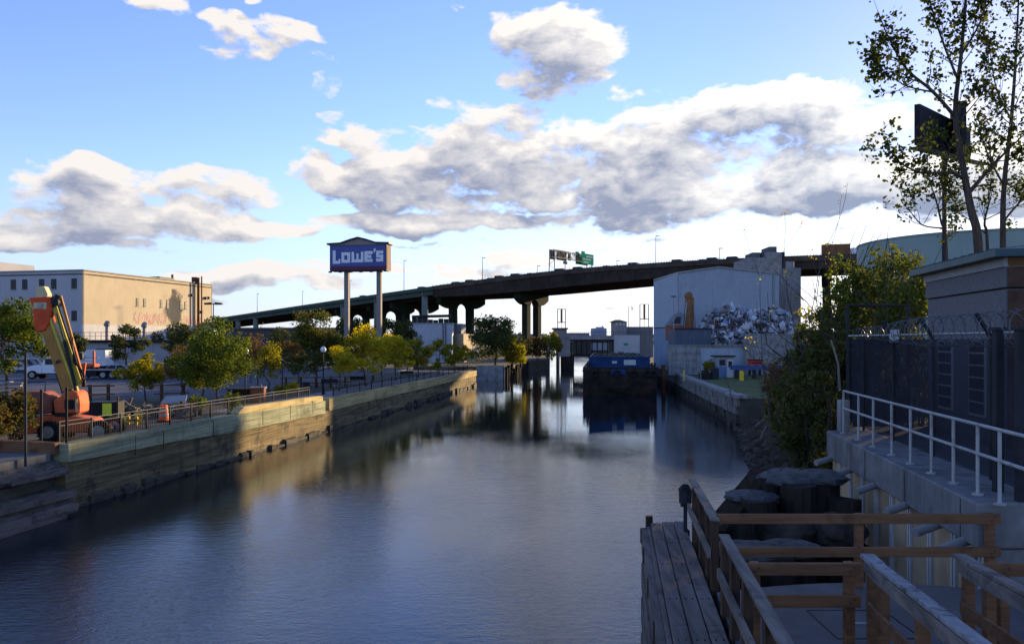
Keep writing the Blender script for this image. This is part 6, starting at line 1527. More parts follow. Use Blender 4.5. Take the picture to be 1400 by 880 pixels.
# ------------------------------------------------------------------ right bank wall with sheet piles
K = .16
def Cx(Y, a=4.85): return a + K * Y
YE, YN = 21.0, 11.62
og = (Cx(YE), YE, 0)
rw = thing('sheet_pile_wall', 'tan and white sheet pile wall under a grey concrete cap at right', 'retaining wall', og)
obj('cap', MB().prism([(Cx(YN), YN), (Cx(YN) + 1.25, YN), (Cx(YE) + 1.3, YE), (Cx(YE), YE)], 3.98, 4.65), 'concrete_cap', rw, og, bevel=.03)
jm = MB()
for k in range(4): Y = 20 - 2.6 * k; jm.box(Cx(Y) - .006, Cx(Y) + .03, Y - .012, Y + .012, 3.98, 4.6)
obj('cap_joint', jm, 'tide', rw, og)
pz = MB(); wj = MB(); Y = YN; period = 1.05; off = .14
while Y < YE - .15:
    ys = [Y, Y + .16, Y + .34, Y + .66, Y + .84, Y + period]; dx = [.0, .0, .08, .08, .0, .0]
    for i in range(5):
        if ys[i] >= YE - .1: break
        y1_ = min(ys[i + 1], YE - .1); a0_, a1_ = Cx(ys[i]) + off + dx[i], Cx(y1_) + off + dx[i + 1]
        pz.add([(a0_, ys[i], -2), (a1_, y1_, -2), (a1_, y1_, 4.0), (a0_, ys[i], 4.0)], [(0, 1, 2, 3)])
    for yy in (Y + .02, Y + .14):
        if yy < YE - .2: wj.box(Cx(yy) + off - .05, Cx(yy) + off - .004, yy - .018, yy + .018, .5, 3.97)
    Y += period
obj('sheet_piles', pz, 'pile_tan', rw, og); obj('pile_joints', wj, 'pile_white', rw, og)
obj('end_pile', MB().box(Cx(YE) + .36, Cx(YE) + .50, YE - .14, YE - .02, -.5, 3.96), 'pile_white', rw, og)
td = MB(); 
Y = YN
while Y < YE - .3: td.box(Cx(Y) + off - .03, Cx(Y) + off + .30, Y, Y + .98, -1.8, .55 + .12 * math.sin(Y * 2.3)); Y += 1.0
obj('tide_band', td, 'tide', rw, og)
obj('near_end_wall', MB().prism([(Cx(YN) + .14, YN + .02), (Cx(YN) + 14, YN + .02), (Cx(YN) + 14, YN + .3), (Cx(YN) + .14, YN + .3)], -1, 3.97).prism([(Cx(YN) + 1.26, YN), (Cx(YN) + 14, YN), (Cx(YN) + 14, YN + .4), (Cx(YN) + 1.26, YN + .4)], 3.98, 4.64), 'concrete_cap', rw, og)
obj('end_return', MB().prism([(Cx(YE) + .5, YE - .12), (Cx(YE) + 9, YE + 1.3), (Cx(YE) + 9, YE + 1.5), (Cx(YE) + .5, YE + .08)], -1, 4.0), 'concrete_dark', rw, og)
for Y in (20.6, 18.75, 16.75, 14.75, 13.2, 12.1):
    obj('drain_pipe', MB().cyl((Cx(Y) + .3, Y + .1, 4.04), (Cx(Y) - .42, Y - .14, 3.88), .075, n=12), 'pvc', rw, og)
obj('end_post', MB().box(Cx(20.9) + .28, Cx(20.9) + .52, 20.75, 20.98, 4.65, 5.45), 'concrete', rw, og)
# white pipe handrail
ys_ = [20.35, 18.95, 17.75, 16.45, 15.3, 14.2, 13.2, 12.25, 11.5]
og = (Cx(ys_[0]) + .28, ys_[0], 4.65); hr = thing('pipe_railing', 'white two bar pipe railing along the concrete cap', 'railing', og)
for Y in ys_:
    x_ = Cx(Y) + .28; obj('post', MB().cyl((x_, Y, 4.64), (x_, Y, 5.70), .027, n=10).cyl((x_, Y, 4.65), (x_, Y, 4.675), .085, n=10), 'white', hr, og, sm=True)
ye = 9.9
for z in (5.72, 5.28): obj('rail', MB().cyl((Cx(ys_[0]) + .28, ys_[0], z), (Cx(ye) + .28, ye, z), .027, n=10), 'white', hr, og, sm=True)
# screened chain link fence with razor wire
fa = 5.9
def Fx(Y): return fa + K * Y
og = (Fx(22.8), 22.8, 4.62); fn = thing('screened_fence', 'dark mesh screened fence topped by coiled razor wire at right', 'fence', og)
fposts = [22.8, 21.3, 18.8, 16.25, 13.55, 11.7]
for Y in fposts: obj('post', MB().cyl((Fx(Y), Y, 4.5), (Fx(Y), Y, 7.12), .032, n=8), 'steel_dark', fn, og); 
obj('top_rail', MB().cyl((Fx(22.8), 22.8, 7.12), (Fx(11.7), 11.7, 7.12), .024, n=8), 'steel', fn, og)
obj('mesh_screen', MB().prism([(Fx(11.7) + .05, 11.7), (Fx(11.7) + .056, 11.7), (Fx(22.8) + .056, 22.8), (Fx(22.8) + .05, 22.8)], 4.66, 7.02), 'screen', fn, og)
obj('end_screen', MB().prism([(Fx(22.8) + .05, 22.82), (Fx(22.8) + 5, 23.8), (Fx(22.8) + 5, 23.806), (Fx(22.8) + .05, 22.826)], 4.66, 7.02), 'screen', fn, og)
obj('junction_box', MB().box(Fx(18.8) - .1, Fx(18.8) + .1, 18.72, 18.78, 6.95, 7.25), 'panel_white', fn, og)
for Y in (13.55, 16.25, 11.7, 18.8): obj('wire_arm', MB().beam((Fx(Y), Y, 7.05), (Fx(Y) - .28, Y - .05, 7.45), .05, .05), 'steel_dark', fn, og)
cw = MB(); pts = []
turns = 36; yA, yB = 21.5, 11.7
for k in range(turns * 14 + 1):
    t_ = k / 14; Y = lerp(yA, yB, t_ / turns); a = 2 * math.pi * t_; rr = interp([(8, .30), (17, .29), (19.5, .17), (22, .13)], Y)
    pts.append((Fx(Y) + rr * math.cos(a) - .05, Y + .18 * math.sin(a * .5), 7.12 + .06 + rr * math.sin(a)))
cw.tube(pts, .0085, n=4)
for i in range(0, len(pts) - 1, 3): q = Vector(pts[i]); cw.beam(q - Vector((0, .035, .02)), q + Vector((0, .035, .02)), .018, .004)
obj('razor_wire', cw, 'wire', fn, og)
og = (at(1158, 0, 24.2).x, 24.2, 4.6); f2 = thing('chain_link_frame', 'taller open steel fence frame in front of the sunlit bush', 'fence', og)
xL, xR = at(1159, 0, 24.2).x, at(1242, 0, 24.2).x
for x_ in (xL, xR): obj('post', MB().cyl((x_, 24.2, 4.5), (x_, 24.2, 8.1), .05, n=8), 'steel_dark', f2, og)
for z in (8.05, 6.9): obj('rail', MB().cyl((xL, 24.2, z), (xR, 24.2, z), .035, n=8), 'steel_dark', f2, og)
for Y, lb in ((12.5, 'thick dark steel gate post at the right end of the timber rails'), (11.75, 'thick dark steel gate post nearest the camera at the right edge')):
    x_ = Fx(Y) - .35; tag(obj('gate_post', MB().box(x_ - .06, x_ + .06, Y - .06, Y + .06, 3.2, 7.15).box(x_ - .09, x_ + .09, Y - .09, Y + .09, 7.15, 7.2), 'steel_dark', None, (x_, Y, 4.6)), lb, 'post')

# ------------------------------------------------------------------ pump station
a8 = 8.0
def Bx(Y, e=0.0): return a8 + K * Y + e
nY, fY, dep = 17.6, 22.4, 9.0
dirv_ = Vector((K, 1, 0)).normalized(); per = Vector((dirv_.y, -dirv_.x, 0))
N0 = Vector((Bx(nY), nY, 0)); F0 = Vector((Bx(fY), fY, 0)); og = (N0.x, N0.y, 4.6)
ps = thing('pump_station', 'low speckled granite pump house with teal metal roof behind the razor wire', 'building', og)
def ring(e, z0, z1, inner=.35): # rectangular band wall, e = outward offset
    m_ = MB(); A0 = N0 - per * e - dirv_ * e; B0 = F0 - per * e + dirv_ * e; C0 = F0 + per * (dep + e) + dirv_ * e; D0 = N0 + per * (dep + e) - dirv_ * e
    return m_.prism([tuple(A0)[:2], tuple(D0)[:2], tuple(C0)[:2], tuple(B0)[:2]], z0, z1)
obj('wall', ring(0, 4.5, 8.12), 'granite', ps, og); obj('reveal', ring(-.03, 8.12, 8.16), 'black', ps, og); obj('frieze', ring(.05, 8.16, 8.60), 'granite', ps, og); obj('trim', ring(.09, 8.602, 8.80), 'limestone', ps, og)
e = .38; up_ = 8.80
A0 = N0 - per * e - dirv_ * e; B0 = F0 - per * e + dirv_ * e; C0 = F0 + per * (dep + e) + dirv_ * e; D0 = N0 + per * (dep + e) - dirv_ * e
r1 = N0.lerp(F0, .42) + per * dep / 2; r2 = N0.lerp(F0, .58) + per * dep / 2; zr = 9.55
m_ = MB().prism([tuple(A0)[:2], tuple(D0)[:2], tuple(C0)[:2], tuple(B0)[:2]], up_ + .003, up_ + .16); obj('eave', m_, 'roof_teal', ps, og)
ze = up_ + .162
obj('roof', MB().add([q3(A0, ze), q3(B0, ze), q3(C0, ze), q3(D0, ze), q3(r1, zr), q3(r2, zr)], [(0, 4, 5, 1), (1, 5, 2), (2, 5, 4, 3), (3, 4, 0)]), 'roof_teal', ps, og)
sm_ = MB()
for k in range(1, 12): q = A0.lerp(B0, k / 12); z_ = ze + .02; w_ = (q - A0).length / (B0 - A0).length; t_ = r1.lerp(r2, min(1, max(0, (w_ - .3) / .4))); sm_.beam(q3(q, ze + .02), q3(t_, zr + .02), .03, .04)
obj('roof_seam', sm_, 'roof_teal', ps, og)
nrm = -per
for s0, s1 in ((1.0, 1.95), (3.0, 4.0)):
    f_ = MB().plate([face_pt(N0, dirv_, s0, 5.2, nrm, .002), face_pt(N0, dirv_, s1, 5.2, nrm, .002), face_pt(N0, dirv_, s1, 7.0, nrm, .002), face_pt(N0, dirv_, s0, 7.0, nrm, .002)], nrm * .04); w_ = obj('window', f_, 'panel_white', ps, og)
    g_ = MB()
    for r__ in range(6): z_ = 5.27 + r__ * .29; g_.plate([face_pt(N0, dirv_, s0 + .06, z_, nrm, .045), face_pt(N0, dirv_, s1 - .06, z_, nrm, .045), face_pt(N0, dirv_, s1 - .06, z_ + .25, nrm, .045), face_pt(N0, dirv_, s0 + .06, z_ + .25, nrm, .045)], nrm * .01)
    obj('pane', g_, 'glass', w_, og)
mm = MB().plate([N0 - dirv_ * .02 + per * .02 + Vector((0, 0, 4.5)), N0 - dirv_ * .02 + per * dep + Vector((0, 0, 4.5)), N0 - dirv_ * .02 + per * dep + Vector((0, 0, 8.1)), N0 - dirv_ * .02 + per * .02 + Vector((0, 0, 8.1))], -dirv_ * .03); obj('brick_face', mm, 'brick_dark', ps, og)
mm = MB().plate([N0 - dirv_ * .06 + per * .0 + Vector((0, 0, 8.17)), N0 - dirv_ * .06 + per * dep + Vector((0, 0, 8.17)), N0 - dirv_ * .06 + per * dep + Vector((0, 0, 8.59)), N0 - dirv_ * .06 + Vector((0, 0, 8.59))], -dirv_ * .03); obj('brick_frieze', mm, 'brick_dark', ps, og)
mm = MB().plate([N0 - dirv_ * .10 + Vector((0, 0, 8.62)), N0 - dirv_ * .10 + per * dep + Vector((0, 0, 8.62)), N0 - dirv_ * .10 + per * dep + Vector((0, 0, 8.79)), N0 - dirv_ * .10 + Vector((0, 0, 8.79))], -dirv_ * .03); obj('wood_trim', mm, 'wood_brown', ps, og)

# ------------------------------------------------------------------ poplars and bushes on the right bank
def poplar(label, pts, r0, seed, limbs, n_leaf, size, group, rr=.9):
    rng = np.random.default_rng(seed); base = Vector(pts[0]); t = thing('poplar_tree', label, 'tree', (base.x, base.y, base.z), 0, group)
    L_ = [Vector(p) - base for p in pts]; mb = MB(); tips = []
    def smooth_path(P_, k=5):
        out = []
        for i in range(len(P_) - 1):
            a_ = P_[max(i - 1, 0)]; d_ = P_[min(i + 2, len(P_) - 1)]
            for j in range(k): out.append(cat(a_, P_[i], P_[i + 1], d_, j / k))
        return out + [P_[-1]]
    path = smooth_path(L_); mb.tube(path, r0, r0 * .12, 9)
    def twigs(path_, rad, k, ln):
        for _ in range(k):
            f_ = float(rng.uniform(.3, 1)); i = min(int(f_ * (len(path_) - 1)), len(path_) - 2); d = (path_[i + 1] - path_[i]).normalized()
            dd = (d * .8 + Vector(rng.normal(size=3)) * .6 + Vector((0, 0, .25))).normalized(); branch_tubes(mb, path_[i], dd, ln * float(rng.uniform(.5, 1.1)), max(rad * (1.1 - f_) * .5, .008), 2, rng, tips, .5, 3, (1, 3), 5, .25, .004)
    for lp, lr in limbs:
        P_ = smooth_path([Vector(p) - base for p in lp]); mb.tube(P_, lr, .012, 6); twigs(P_, lr, 10, .95)
    twigs(path[len(path) // 4:], r0 * .5, 14, 1.5)
    obj('trunk', mb, 'bark', t, sm=True)
    tp = np.array([list(p) for p, _, k in tips]); 
    ncl = len(tp); w = rng.random(ncl) ** 1.5; w /= w.sum(); i = rng.choice(ncl, n_leaf, p=w)
    c = tp[i] + unit(rng, n_leaf) * rng.uniform(0, .38, (n_leaf, 1)); 
    npmesh('crown', leaf_quads(rng, c, size, .8), 4, 'leaf_poplar', np.clip(rng.normal(.35, .25, n_leaf), 0, 1), t)
    return t
GPo = 'poplars behind the pump house'
def A(px, py, Y): return tuple(at(px, py, Y))
poplar('tallest poplar with sparse leaves, its forked trunk leaning left before the billboard', [A(1342, 400, 30)[:2] + (4.0,), A(1338, 345, 30), A(1327, 285, 30), A(1316, 225, 30.2), A(1306, 155, 30.4), A(1314, 75, 30.6), A(1322, -20, 30.8), A(1330, -120, 31)], .185, 201,
       [([A(1318, 245, 30.2), A(1300, 236, 29.8), A(1260, 236, 29.2), A(1232, 224, 28.8), A(1214, 212, 28.6)], .07), ([A(1306, 160, 30.4), A(1275, 125, 30), A(1240, 95, 29.6), A(1214, 50, 29.2), A(1200, 15, 29)], .075), ([A(1326, 262, 30.1), A(1352, 232, 29.6), A(1378, 205, 29.2), A(1410, 175, 28.8)], .085),
        ([A(1310, 110, 30.5), A(1290, 60, 30.6), A(1272, 5, 30.8), A(1260, -50, 31)], .05), ([A(1275, 126, 30), A(1240, 118, 29.4), A(1214, 102, 29)], .035), ([A(1314, 75, 30.6), A(1340, 30, 30.2), A(1355, -30, 30)], .05)], 4600, .08, GPo)
poplar('second poplar at the right edge with a straight trunk', [A(1374, 390, 34)[:2] + (4.0,), A(1371, 330, 34), A(1373, 250, 34), A(1382, 170, 34), A(1388, 90, 34.3), A(1392, 10, 34.6), A(1396, -60, 35)], .14, 202,
       [([A(1373, 255, 34), A(1352, 215, 33.6), A(1340, 180, 33.2), A(1328, 150, 33)], .05), ([A(1383, 165, 34), A(1362, 120, 33.6), A(1352, 60, 33.3)], .05), ([A(1374, 300, 34), A(1400, 270, 33.5), A(1425, 250, 33)], .05), ([A(1388, 95, 34.3), A(1412, 50, 34), A(1425, 0, 34)], .045)], 3600, .075, GPo)
poplar('slender young poplar left of the tallest poplar, below the billboard', [A(1297, 400, 32)[:2] + (4.0,), A(1294, 340, 32), A(1287, 305, 32), A(1280, 275, 32), A(1272, 252, 32), A(1266, 235, 32)], .065, 203,
       [([A(1290, 312, 32), A(1262, 308, 31.6), A(1245, 290, 31.2), A(1232, 275, 31)], .035), ([A(1284, 290, 32), A(1296, 275, 32), A(1302, 255, 32)], .03)], 1100, .075, GPo)
poplar('leafy poplar sapling between the two big trunks', [A(1352, 400, 37)[:2] + (4.0,), A(1350, 340, 37), A(1346, 305, 37), A(1352, 275, 37), A(1350, 245, 37)], .09, 204,
       [([A(1348, 320, 37), A(1325, 300, 36.6), A(1305, 290, 36.2)], .03), ([A(1348, 300, 37), A(1380, 285, 36.6), A(1400, 280, 36.3)], .03)], 1700, .075, GPo)
GB = 'bushes on the right bank'
def zg(x, y):
    zb = interp([(22, 4.6), (30, 3.9), (45, 2.9), (60, 2.38)], y); return max(.1, interp([(0, -.3), (1.2, .5), (2.8, .5 + .38 * zb), (5.5, zb * .93), (7, zb)], x - shore(y)))
def rbush(label, px, Y, top, r, leaf, seed, size, n, name='bush', stems=10, ry=None):
    x_ = at(px, 0, Y).x; z_ = zg(x_, Y) - .1; return shrub(name, label, (x_, Y, z_), at(0, top, Y).z - z_, r, leaf, seed, size, n, GB, stems=stems, ry=ry)
rbush('tall yellow green bush catching the sun beside the pump house roof', 1214, 34, 338, 2.0, 'leaf_hedge', 211, .10, 6500, 'tall_bush', 14)
rbush('tall green bush left of the sunlit bush, in front of the viaduct end', 1165, 37, 347, 1.4, 'leaf_green', 212, .11, 4200, 'tall_bush', 12)
rbush('green bush rising behind the razor wire corner', 1245, 31, 385, 1.3, 'leaf_hedge', 213, .10, 3200, 'tall_bush', 10)
rbush('dark green bush mass hanging over the bank left of the screened fence', 1130, 31, 440, 1.3, 'leaf_dark', 214, .10, 7500, 'dark_bush', 12)
rbush('low dark bush hanging over the water beside the concrete cap end', 1112, 25.5, 505, 1.0, 'leaf_dark', 215, .085, 6500, 'dark_bush', 10)
rbush('dark bush at the lawn edge behind the hanging bush', 1112, 40, 450, 1.3, 'leaf_dark', 216, .11, 4200, 'dark_bush', 10)
rbush('brownish low scrub on top of the bank where the lawn ends', 1080, 50, 492, 1.6, 'leaf_brown', 217, .10, 2600, 'scrub', 10)
rbush('dark scrub low on the bank above the debris', 1082, 42, 520, 1.25, 'leaf_hedge', 218, .10, 3000, 'scrub', 9)
rbush('olive bush filling the gap between the tall bushes', 1188, 40, 375, 1.7, 'leaf_green', 219, .11, 4200, 'tall_bush', 10)
rbush('far green bush in front of the cement silo', 1128, 46, 400, 1.6, 'leaf_olive', 220, .11, 1800, 'tall_bush', 9)
for px, Y, top, sd, lf, n, lb in ((1088, 33, 262, 231, 'leaf_olive', 30, 'tall thin leafless sapling in front of the concrete tower'), (1060, 36, 305, 232, 'leaf_yellow', 60, 'thin sapling with a few yellow leaves left of the concrete tower'), (1128, 35, 322, 233, 'leaf_olive', 70, 'thin sapling rising above the green bush tops')):
    x_ = at(px + 12, 0, Y).x; z_ = zg(x_, Y); bare_tree('sapling', lb, (x_, Y, z_), at(0, top, Y).z - z_, sd, .045, GB, lf, n, .06, 2, .30, 1, 'tree', 'twig', .62)
# debris and reeds on the muddy slope
rk = MB(); r_ = random.Random(61)
for i in range(330):
    Y = r_.uniform(22.5, 64); s_ = abs(r_.gauss(.5, 1.1)); x_ = shore(Y) + s_ - .2; z_ = interp([(0, -.2), (1.2, .55), (2.8, 1.6), (5.5, 2.6)], s_); q = r_.uniform(.12, .42)
    rk.ball((x_, Y, z_), q * r_.uniform(.8, 1.6), q * r_.uniform(.8, 1.5), q * r_.uniform(.5, .9), 7, 5, .28, r_)
tag(obj('bank_rubble', rk, 'mud', None, (14, 45, 0)), 'dark rubble and stones along the muddy right waterline', 'rubble', kind='stuff')
rng = np.random.default_rng(71); V = []
for i in range(5200):
    Y = rng.uniform(24, 66); s_ = abs(rng.normal(2.6, 1.6)) + .5; x_ = shore(Y) + s_; z_ = zg(x_, Y); l = rng.uniform(.25, .8); d = rng.normal(size=3) * .35; w_ = .012
    V += [(x_ - w_, Y, z_), (x_ + w_, Y, z_), (x_ + d[0] * l + w_ * .3, Y + d[1] * l, z_ + l), (x_ + d[0] * l - w_ * .3, Y + d[1] * l, z_ + l)]
tag(npmesh('dry_grass', V, 4, 'dead_leaf'), 'dry grass and weeds covering the muddy right bank', 'grass', kind='stuff')
for (x0_, y0_, z0_, x1_, y1_, z1_, r0, lb) in ((1034, 48, 1.9, 1060, 47, 2.9, .09, 'pale driftwood log leaning up the muddy bank'), (1001, 62.5, 2.3, 990, 63.5, 4.2, .05, 'thin dark pole sticking up from the end of the stone wall'), (1040, 45, 1.5, 1052, 52, 2.3, .06, 'thin grey branch lying above the bank rubble'), (1148, 28.5, 5.2, 1136, 29, 7.0, .05, 'bare pale branch showing in the dark bush')):
    a_, b_ = at(x0_, 0, y0_), at(x1_, 0, y1_); m_ = MB().tube([(a_.x, y0_, z0_), ((a_.x + b_.x) / 2 + .1, (y0_ + y1_) / 2, (z0_ + z1_) / 2 + .08), (b_.x, y1_, z1_)], r0, r0 * .6, 7)
    tag(obj('driftwood', m_, 'bark_light' if r0 != .05 or y0_ < 40 else 'twig', None, (a_.x, y0_, z0_)), lb, 'branch')

# ------------------------------------------------------------------ foreground: fender walkway, landing, rails and ramp
def Px(Y, a): return a + .128 * Y
og = (Px(12, 1.0), 12, 3.5)
fd = thing('fender_walkway', 'weathered grey plank walkway on timber fender piles at the water edge', 'walkway', og)
r_ = random.Random(23)
for k, (a_, w_, ye_) in enumerate(((.61, .07, 15.45), (.685, .205, 15.5), (.905, .21, 15.55), (1.13, .20, 15.6))):
    m_ = MB()
    for (y0_, y1_) in ((3.0, 9.1 + .8 * (k % 2)), (9.115 + .8 * (k % 2), ye_ - .12 * (k == 0) + r_.uniform(-.06, .06))):
        zt_ = 3.5 + r_.uniform(-.008, .008) - (.05 if k == 0 else 0); m_.prism([(Px(y0_, a_), y0_), (Px(y0_, a_ + w_), y0_), (Px(y1_, a_ + w_), y1_), (Px(y1_, a_), y1_)], zt_ - .09, zt_)
    obj('plank', m_, 'wood_grey', fd, og, bevel=.012)
nl_ = MB()
for Y in (8.0, 9.4, 10.9, 12.6, 14.2, 15.2):
    for a_ in (.74, .83, .96, 1.05, 1.18, 1.27): nl_.cyl((Px(Y, a_), Y, 3.49), (Px(Y, a_), Y, 3.514), .009, n=6)
obj('nail', nl_, 'steel_dark', fd, og)
for i in range(4):
    z_ = 3.1 - i * .62; obj('wale', MB().beam((Px(2.5, .555 - .008 * i), 2.5, z_ + .1), (Px(15.3 - .1 * i, .555 - .008 * i), 15.3 - .1 * i, z_ + .1), .10, .44), 'wood_grey', fd, og)
for i, Y in enumerate((4.2, 6.3, 8.3, 10.2, 12.1, 13.9, 15.35)):
    obj('fender_pile', MB().cyl((Px(Y, .66), Y, -2), (Px(Y, .66), Y, 3.1), .16, .14, 10), 'pile', fd, og, sm=True)
    obj('bearer', MB().box(Px(Y, .50), Px(Y, 1.4), Y - .12, Y + .12, 3.12, 3.40), 'pile', fd, og)
obj('corner_pile', MB().cyl((Px(15.5, .66), 15.5, -2), (Px(15.5, .66), 15.5, 3.62), .08, .07, 10), 'pile', fd, og, sm=True)
og = (4.2, 9, 3.5); ldg = thing('landing', 'grey concrete landing platform with a square hatch at bottom right', 'platform', og)
yl = 11.25; arc = [(2.86, yl)] + [(lerp(2.95, Cx(11.6) + .3, k / 10), 11.2 + .5 * math.sin(math.pi * (k + .6) / 11.2)) for k in range(11)]
obj('slab', MB().prism([(Px(2.5, 1.36), 2.5), (13, 2.5), (13, 11.55), (Cx(11.6) + .35, 11.55)] + arc[::-1], 3.15, 3.48), 'deckplate', ldg, og)
hx, hy = at(1178, 845, 10.0).x, 10.0
hm = MB()
for (x0_, x1_, y0_, y1_) in ((-.5, .5, -.51, -.49), (-.5, .5, .49, .51), (-.51, -.49, -.5, .5), (.49, .51, -.5, .5)): hm.box(hx + x0_, hx + x1_, hy + y0_, hy + y1_, 3.478, 3.486)
obj('hatch_frame', hm, 'black', ldg, og); obj('hatch_ring', MB().box(hx - .1, hx + .06, hy - .03, hy + .03, 3.478, 3.492), 'steel', ldg, og)
obj('beam', MB().box(2.2, 6.5, 5, 5.3, 2.8, 3.15).box(2.7, 6.9, 10.6, 10.9, 2.8, 3.15), 'pile', ldg, og)
for x_, y_ in ((3.3, 5.2), (5.8, 5.2), (3.4, 10.7), (6.2, 10.7)): obj('pile', MB().cyl((x_, y_, -2), (x_, y_, 2.85), .18, n=10), 'pile', ldg, og)
# left handrail, two lengths
def Hx(Y): return 1.44 + .125 * Y
zt_ = 4.5
def handrail(label, Y0, Y1, posts, extra=None):
    og = (Hx(Y0), Y0, 3.48); t = thing('timber_handrail', label, 'railing', og, 0, 'timber handrails along the plank walkway')
    obj('top_rail', MB().beam((Hx(Y0), Y0, zt_ - .02), (Hx(Y1), Y1, zt_ - .02), .13, .04), 'wood_rail', t, og, bevel=.005)
    obj('under_rail', MB().beam((Hx(Y0) + .02, Y0 + .02, zt_ - .115), (Hx(Y1) + .02, Y1 - .02, zt_ - .115), .04, .14), 'wood_post', t, og)
    obj('mid_rail', MB().beam((Hx(Y0) - .075, Y0 + .02, zt_ - .50), (Hx(Y1) - .075, Y1 - .02, zt_ - .50), .045, .13), 'wood_rail', t, og)
    for Y in posts: obj('post', MB().prism([(Hx(Y) - .05, Y - .05), (Hx(Y) + .05, Y - .05), (Hx(Y) + .05, Y + .05), (Hx(Y) - .05, Y + .05)], 3.1, zt_ - .045), 'wood_post', t, og)
handrail('far weathered handrail above the end of the plank walkway', 11.3, 14.55, (11.36, 12.0, 12.9, 14.0)); handrail('near weathered handrail rising along the plank walkway', 3.2, 10.4, (10.3, 9.5, 8.6, 7.4, 6.0, 4.6))
q = Vector((Hx(14.7) - .10, 14.75, 0)); og = (q.x, q.y, 3.4); t = thing('navigation_lantern', 'small dark box lantern on a post at the far end of the handrail', 'lantern', og)
obj('post', MB().cyl((q.x, q.y, 2.6), (q.x, q.y, 3.98), .035, n=8), 'steel_dark', t, og); obj('body', MB().cyl((q.x, q.y, 4.02), (q.x, q.y, 4.27), .115, .12, 8), 'steel_dark', t, og); obj('cap', MB().cyl((q.x, q.y, 4.27), (q.x, q.y, 4.37), .14, .05, 8), 'black', t, og); obj('bracket', MB().cyl((q.x, q.y, 3.96), (q.x, q.y, 4.02), .09, n=8), 'black', t, og)
def cross_rail(label, Y, x0_, x1_, ztop, dz, posts):
    og = (x0_, Y, 3.48); t = thing('timber_cross_rail', label, 'railing', og, 0, 'brown two bar timber cross rails')
    for z_ in (ztop, ztop - dz): obj('rail', MB().box(x0_, x1_, Y - .02, Y + .02, z_ - .14, z_), 'wood_brown', t, og, bevel=.004)
    for x_ in posts:
        for z_ in (ztop, ztop - dz):
            for q_ in (-.022, .022): obj('bolt', MB().cyl((x_ + q_, Y - .032, z_ - .07 + q_), (x_ + q_, Y - .0195, z_ - .07 + q_), .013, n=8), 'rust', t, og)
    for x_ in posts: obj('post', MB().box(x_ - .05, x_ + .05, Y + .022, Y + .12, 3.2, ztop - .01), 'wood_brown', t, og)
cross_rail('far brown cross rail closing the landing above the dark piles', 11.42, 2.9, 6.93, 4.54, .47, (4.95, 6.82)); cross_rail('near brown cross rail between the walkway handrail and the ramp rail', 9.05, 2.62, 3.92, 4.5, .36, (2.75, 3.82)); cross_rail('short brown cross rail at the right edge beyond the ramp', 8.95, 5.12, 7.2, 4.52, .9, (5.5, 6.9))
# ramp and its rails
og = (4.4, 9, 3.5); rp = thing('ramp', 'gently sloping concrete ramp between the peeling rails at bottom right', 'ramp', og)
def Rp(Y, a): return a + .20 * (Y - 9.0)
obj('deck', MB().prism([(Rp(2.5, 4.12), 2.5), (Rp(2.5, 5.1), 2.5), (Rp(9, 5.1), 9.0), (Rp(9, 4.12), 9.0)], 3.3, [3.49 + .083 * 6.5, 3.49 + .083 * 6.5, 3.485, 3.485]), 'deckplate', rp, og)
obj('kerb', MB().beam((Rp(9, 4.08), 9, 3.53), (Rp(2.5, 4.08), 2.5, 3.53 + .54), .05, .12).beam((Rp(9, 5.12), 9, 3.53), (Rp(2.5, 5.12), 2.5, 3.53 + .54), .05, .12), 'wood_post', rp, og)
def ramp_rail(label, a_, m_top, posts):
    og = (Rp(9, a_), 9, 3.49); t = thing('ramp_rail', label, 'railing', og, 0, 'ramp rails')
    def zz(Y): return 4.53 + .083 * (8.85 - Y)
    y_e = 2.8
    obj('top_rail', MB().beam((Rp(8.85, a_), 8.85, zz(8.85)), (Rp(y_e, a_), y_e, zz(y_e)), .13, .04), m_top, t, og, bevel=.004)
    obj('level_piece', MB().beam((Rp(9.25, a_) - .03, 9.25, 4.53), (Rp(8.86, a_), 8.86, 4.53), .15, .042), m_top, t, og)
    obj('side_board', MB().beam((Rp(9.2, a_) - .055, 9.2, 4.435), (Rp(8.86, a_) - .055, 8.86, 4.435), .04, .14).beam((Rp(8.85, a_) - .055, 8.85, zz(8.85) - .095), (Rp(y_e, a_) - .055, y_e, zz(y_e) - .095), .04, .14), 'wood_rail', t, og)
    obj('mid_rail', MB().beam((Rp(9.1, a_) - .055, 9.1, 3.98), (Rp(y_e, a_) - .055, y_e, 3.98 + .083 * 6.3), .04, .13), 'wood_brown', t, og)
    for Y in posts: x_ = Rp(Y, a_) + .02; obj('post', MB().prism([(x_ - .05, Y - .05), (x_ + .05, Y - .05), (x_ + .05, Y + .05), (x_ - .05, Y + .05)], 3.2, zz(min(Y, 8.85)) - .03), 'wood_brown', t, og)
ramp_rail('left ramp rail with peeling pale paint on its top', 4.06, 'wood_worn', (9.18, 8.72, 7.35, 6.0, 4.6)); ramp_rail('right ramp rail with grey weathered top at the right edge', 5.12, 'wood_rail', (9.1, 8.5, 7.2, 5.9, 4.5))
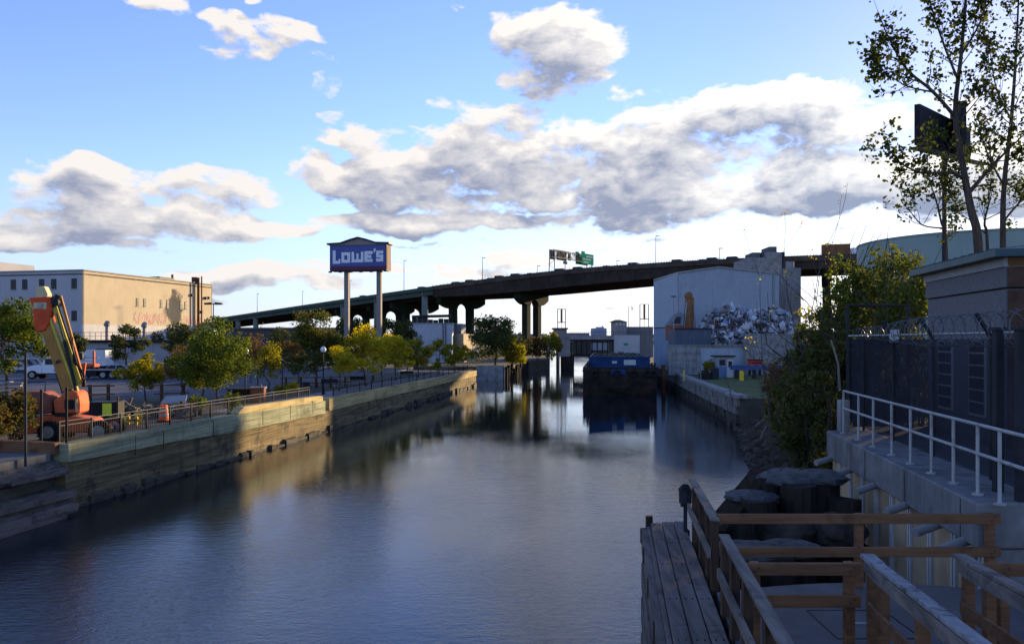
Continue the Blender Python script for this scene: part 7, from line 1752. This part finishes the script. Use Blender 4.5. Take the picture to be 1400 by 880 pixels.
# dolphin of old piles beyond the landing
og = (6, 17.5, 0); dp = thing('pile_dolphin', 'cluster of old dark timber piles with slate grey caps beyond the brown rails', 'dolphin', og); r_ = random.Random(37)
for (x_, y_, rad, top_) in ((4.55, 16.3, .36, 3.42), (5.1, 16.7, .4, 3.72), (5.5, 17.5, .38, 4.05), (6.05, 16.9, .38, 3.98), (6.6, 17.3, .42, 4.0), (6.3, 17.9, .42, 4.1), (5.0, 17.4, .36, 3.7), (4.4, 17.0, .34, 3.3), (6.9, 16.7, .36, 3.7)):
    m_ = MB(); n = 9; 
    for zi, z_ in enumerate((-2, 1.0, top_)):
        for k in range(n): a = 2 * math.pi * k / n; q = rad * (1 + r_.uniform(-.12, .12)); m_.v.append((x_ + q * math.cos(a), y_ + q * math.sin(a), z_ + (r_.uniform(-.05, .05) if zi == 2 else 0)))
    for zi in range(2):
        for k in range(n): m_.f.append((zi * n + k, zi * n + (k + 1) % n, (zi + 1) * n + (k + 1) % n, (zi + 1) * n + k))
    m_.f += [tuple(range(n - 1, -1, -1)), tuple(range(2 * n, 3 * n))]; obj('pile', m_, 'pile', dp, og)
def slab_cap(pts, z, th): return MB().prism(pts, z, [z + th + r_.uniform(-.03, .03) for _ in pts])
rk_ = random.Random(5)
for cx_, cy_, cz_, rx_, ry_, rz_ in ((5.95, 17.5, 4.0, .62, .66, .20), (6.65, 17.4, 4.03, .58, .62, .17), (5.1, 17.1, 3.66, .58, .55, .17), (4.45, 16.5, 3.3, .55, .5, .14), (5.6, 16.4, 3.0, .6, .5, .45), (6.6, 16.3, 3.1, .55, .5, .4)): obj('cap', MB().ball((cx_, cy_, cz_), rx_, ry_, rz_, 18, 10, .10, rk_), 'pilecap' if cz_ > 3.5 else 'mud', dp, og); obj('sloping_plank', MB().beam((4.0, 16.0, 3.2), (5.6, 17.9, 4.1), .5, .1), 'wood_post', dp, og); obj('tie_beam', MB().beam((4.0, 15.9, 2.7), (7.2, 16.4, 2.7), .3, .3), 'pile', dp, og)
og = (4.0, 13.6, 0); d2 = thing('pile_cluster', 'squat capped pile cluster with pale speckled top just behind the brown rails', 'dolphin', og)
rk_ = random.Random(8)
for cx_, cy_, cz_, rx_, ry_, rz_ in ((4.0, 13.6, 3.44, .68, .6, .12), (4.75, 13.8, 3.43, .6, .5, .12)): obj('cap', MB().ball((cx_, cy_, cz_), rx_, ry_, rz_, 18, 10, .09, rk_), 'pilecap', d2, og)
for x_, y_ in ((3.75, 13.5), (4.4, 13.4), (4.9, 13.85), (4.2, 13.95)): obj('pile', MB().cyl((x_, y_, -2), (x_, y_, 3.43), .33, .31, 10), 'pile', d2, og)
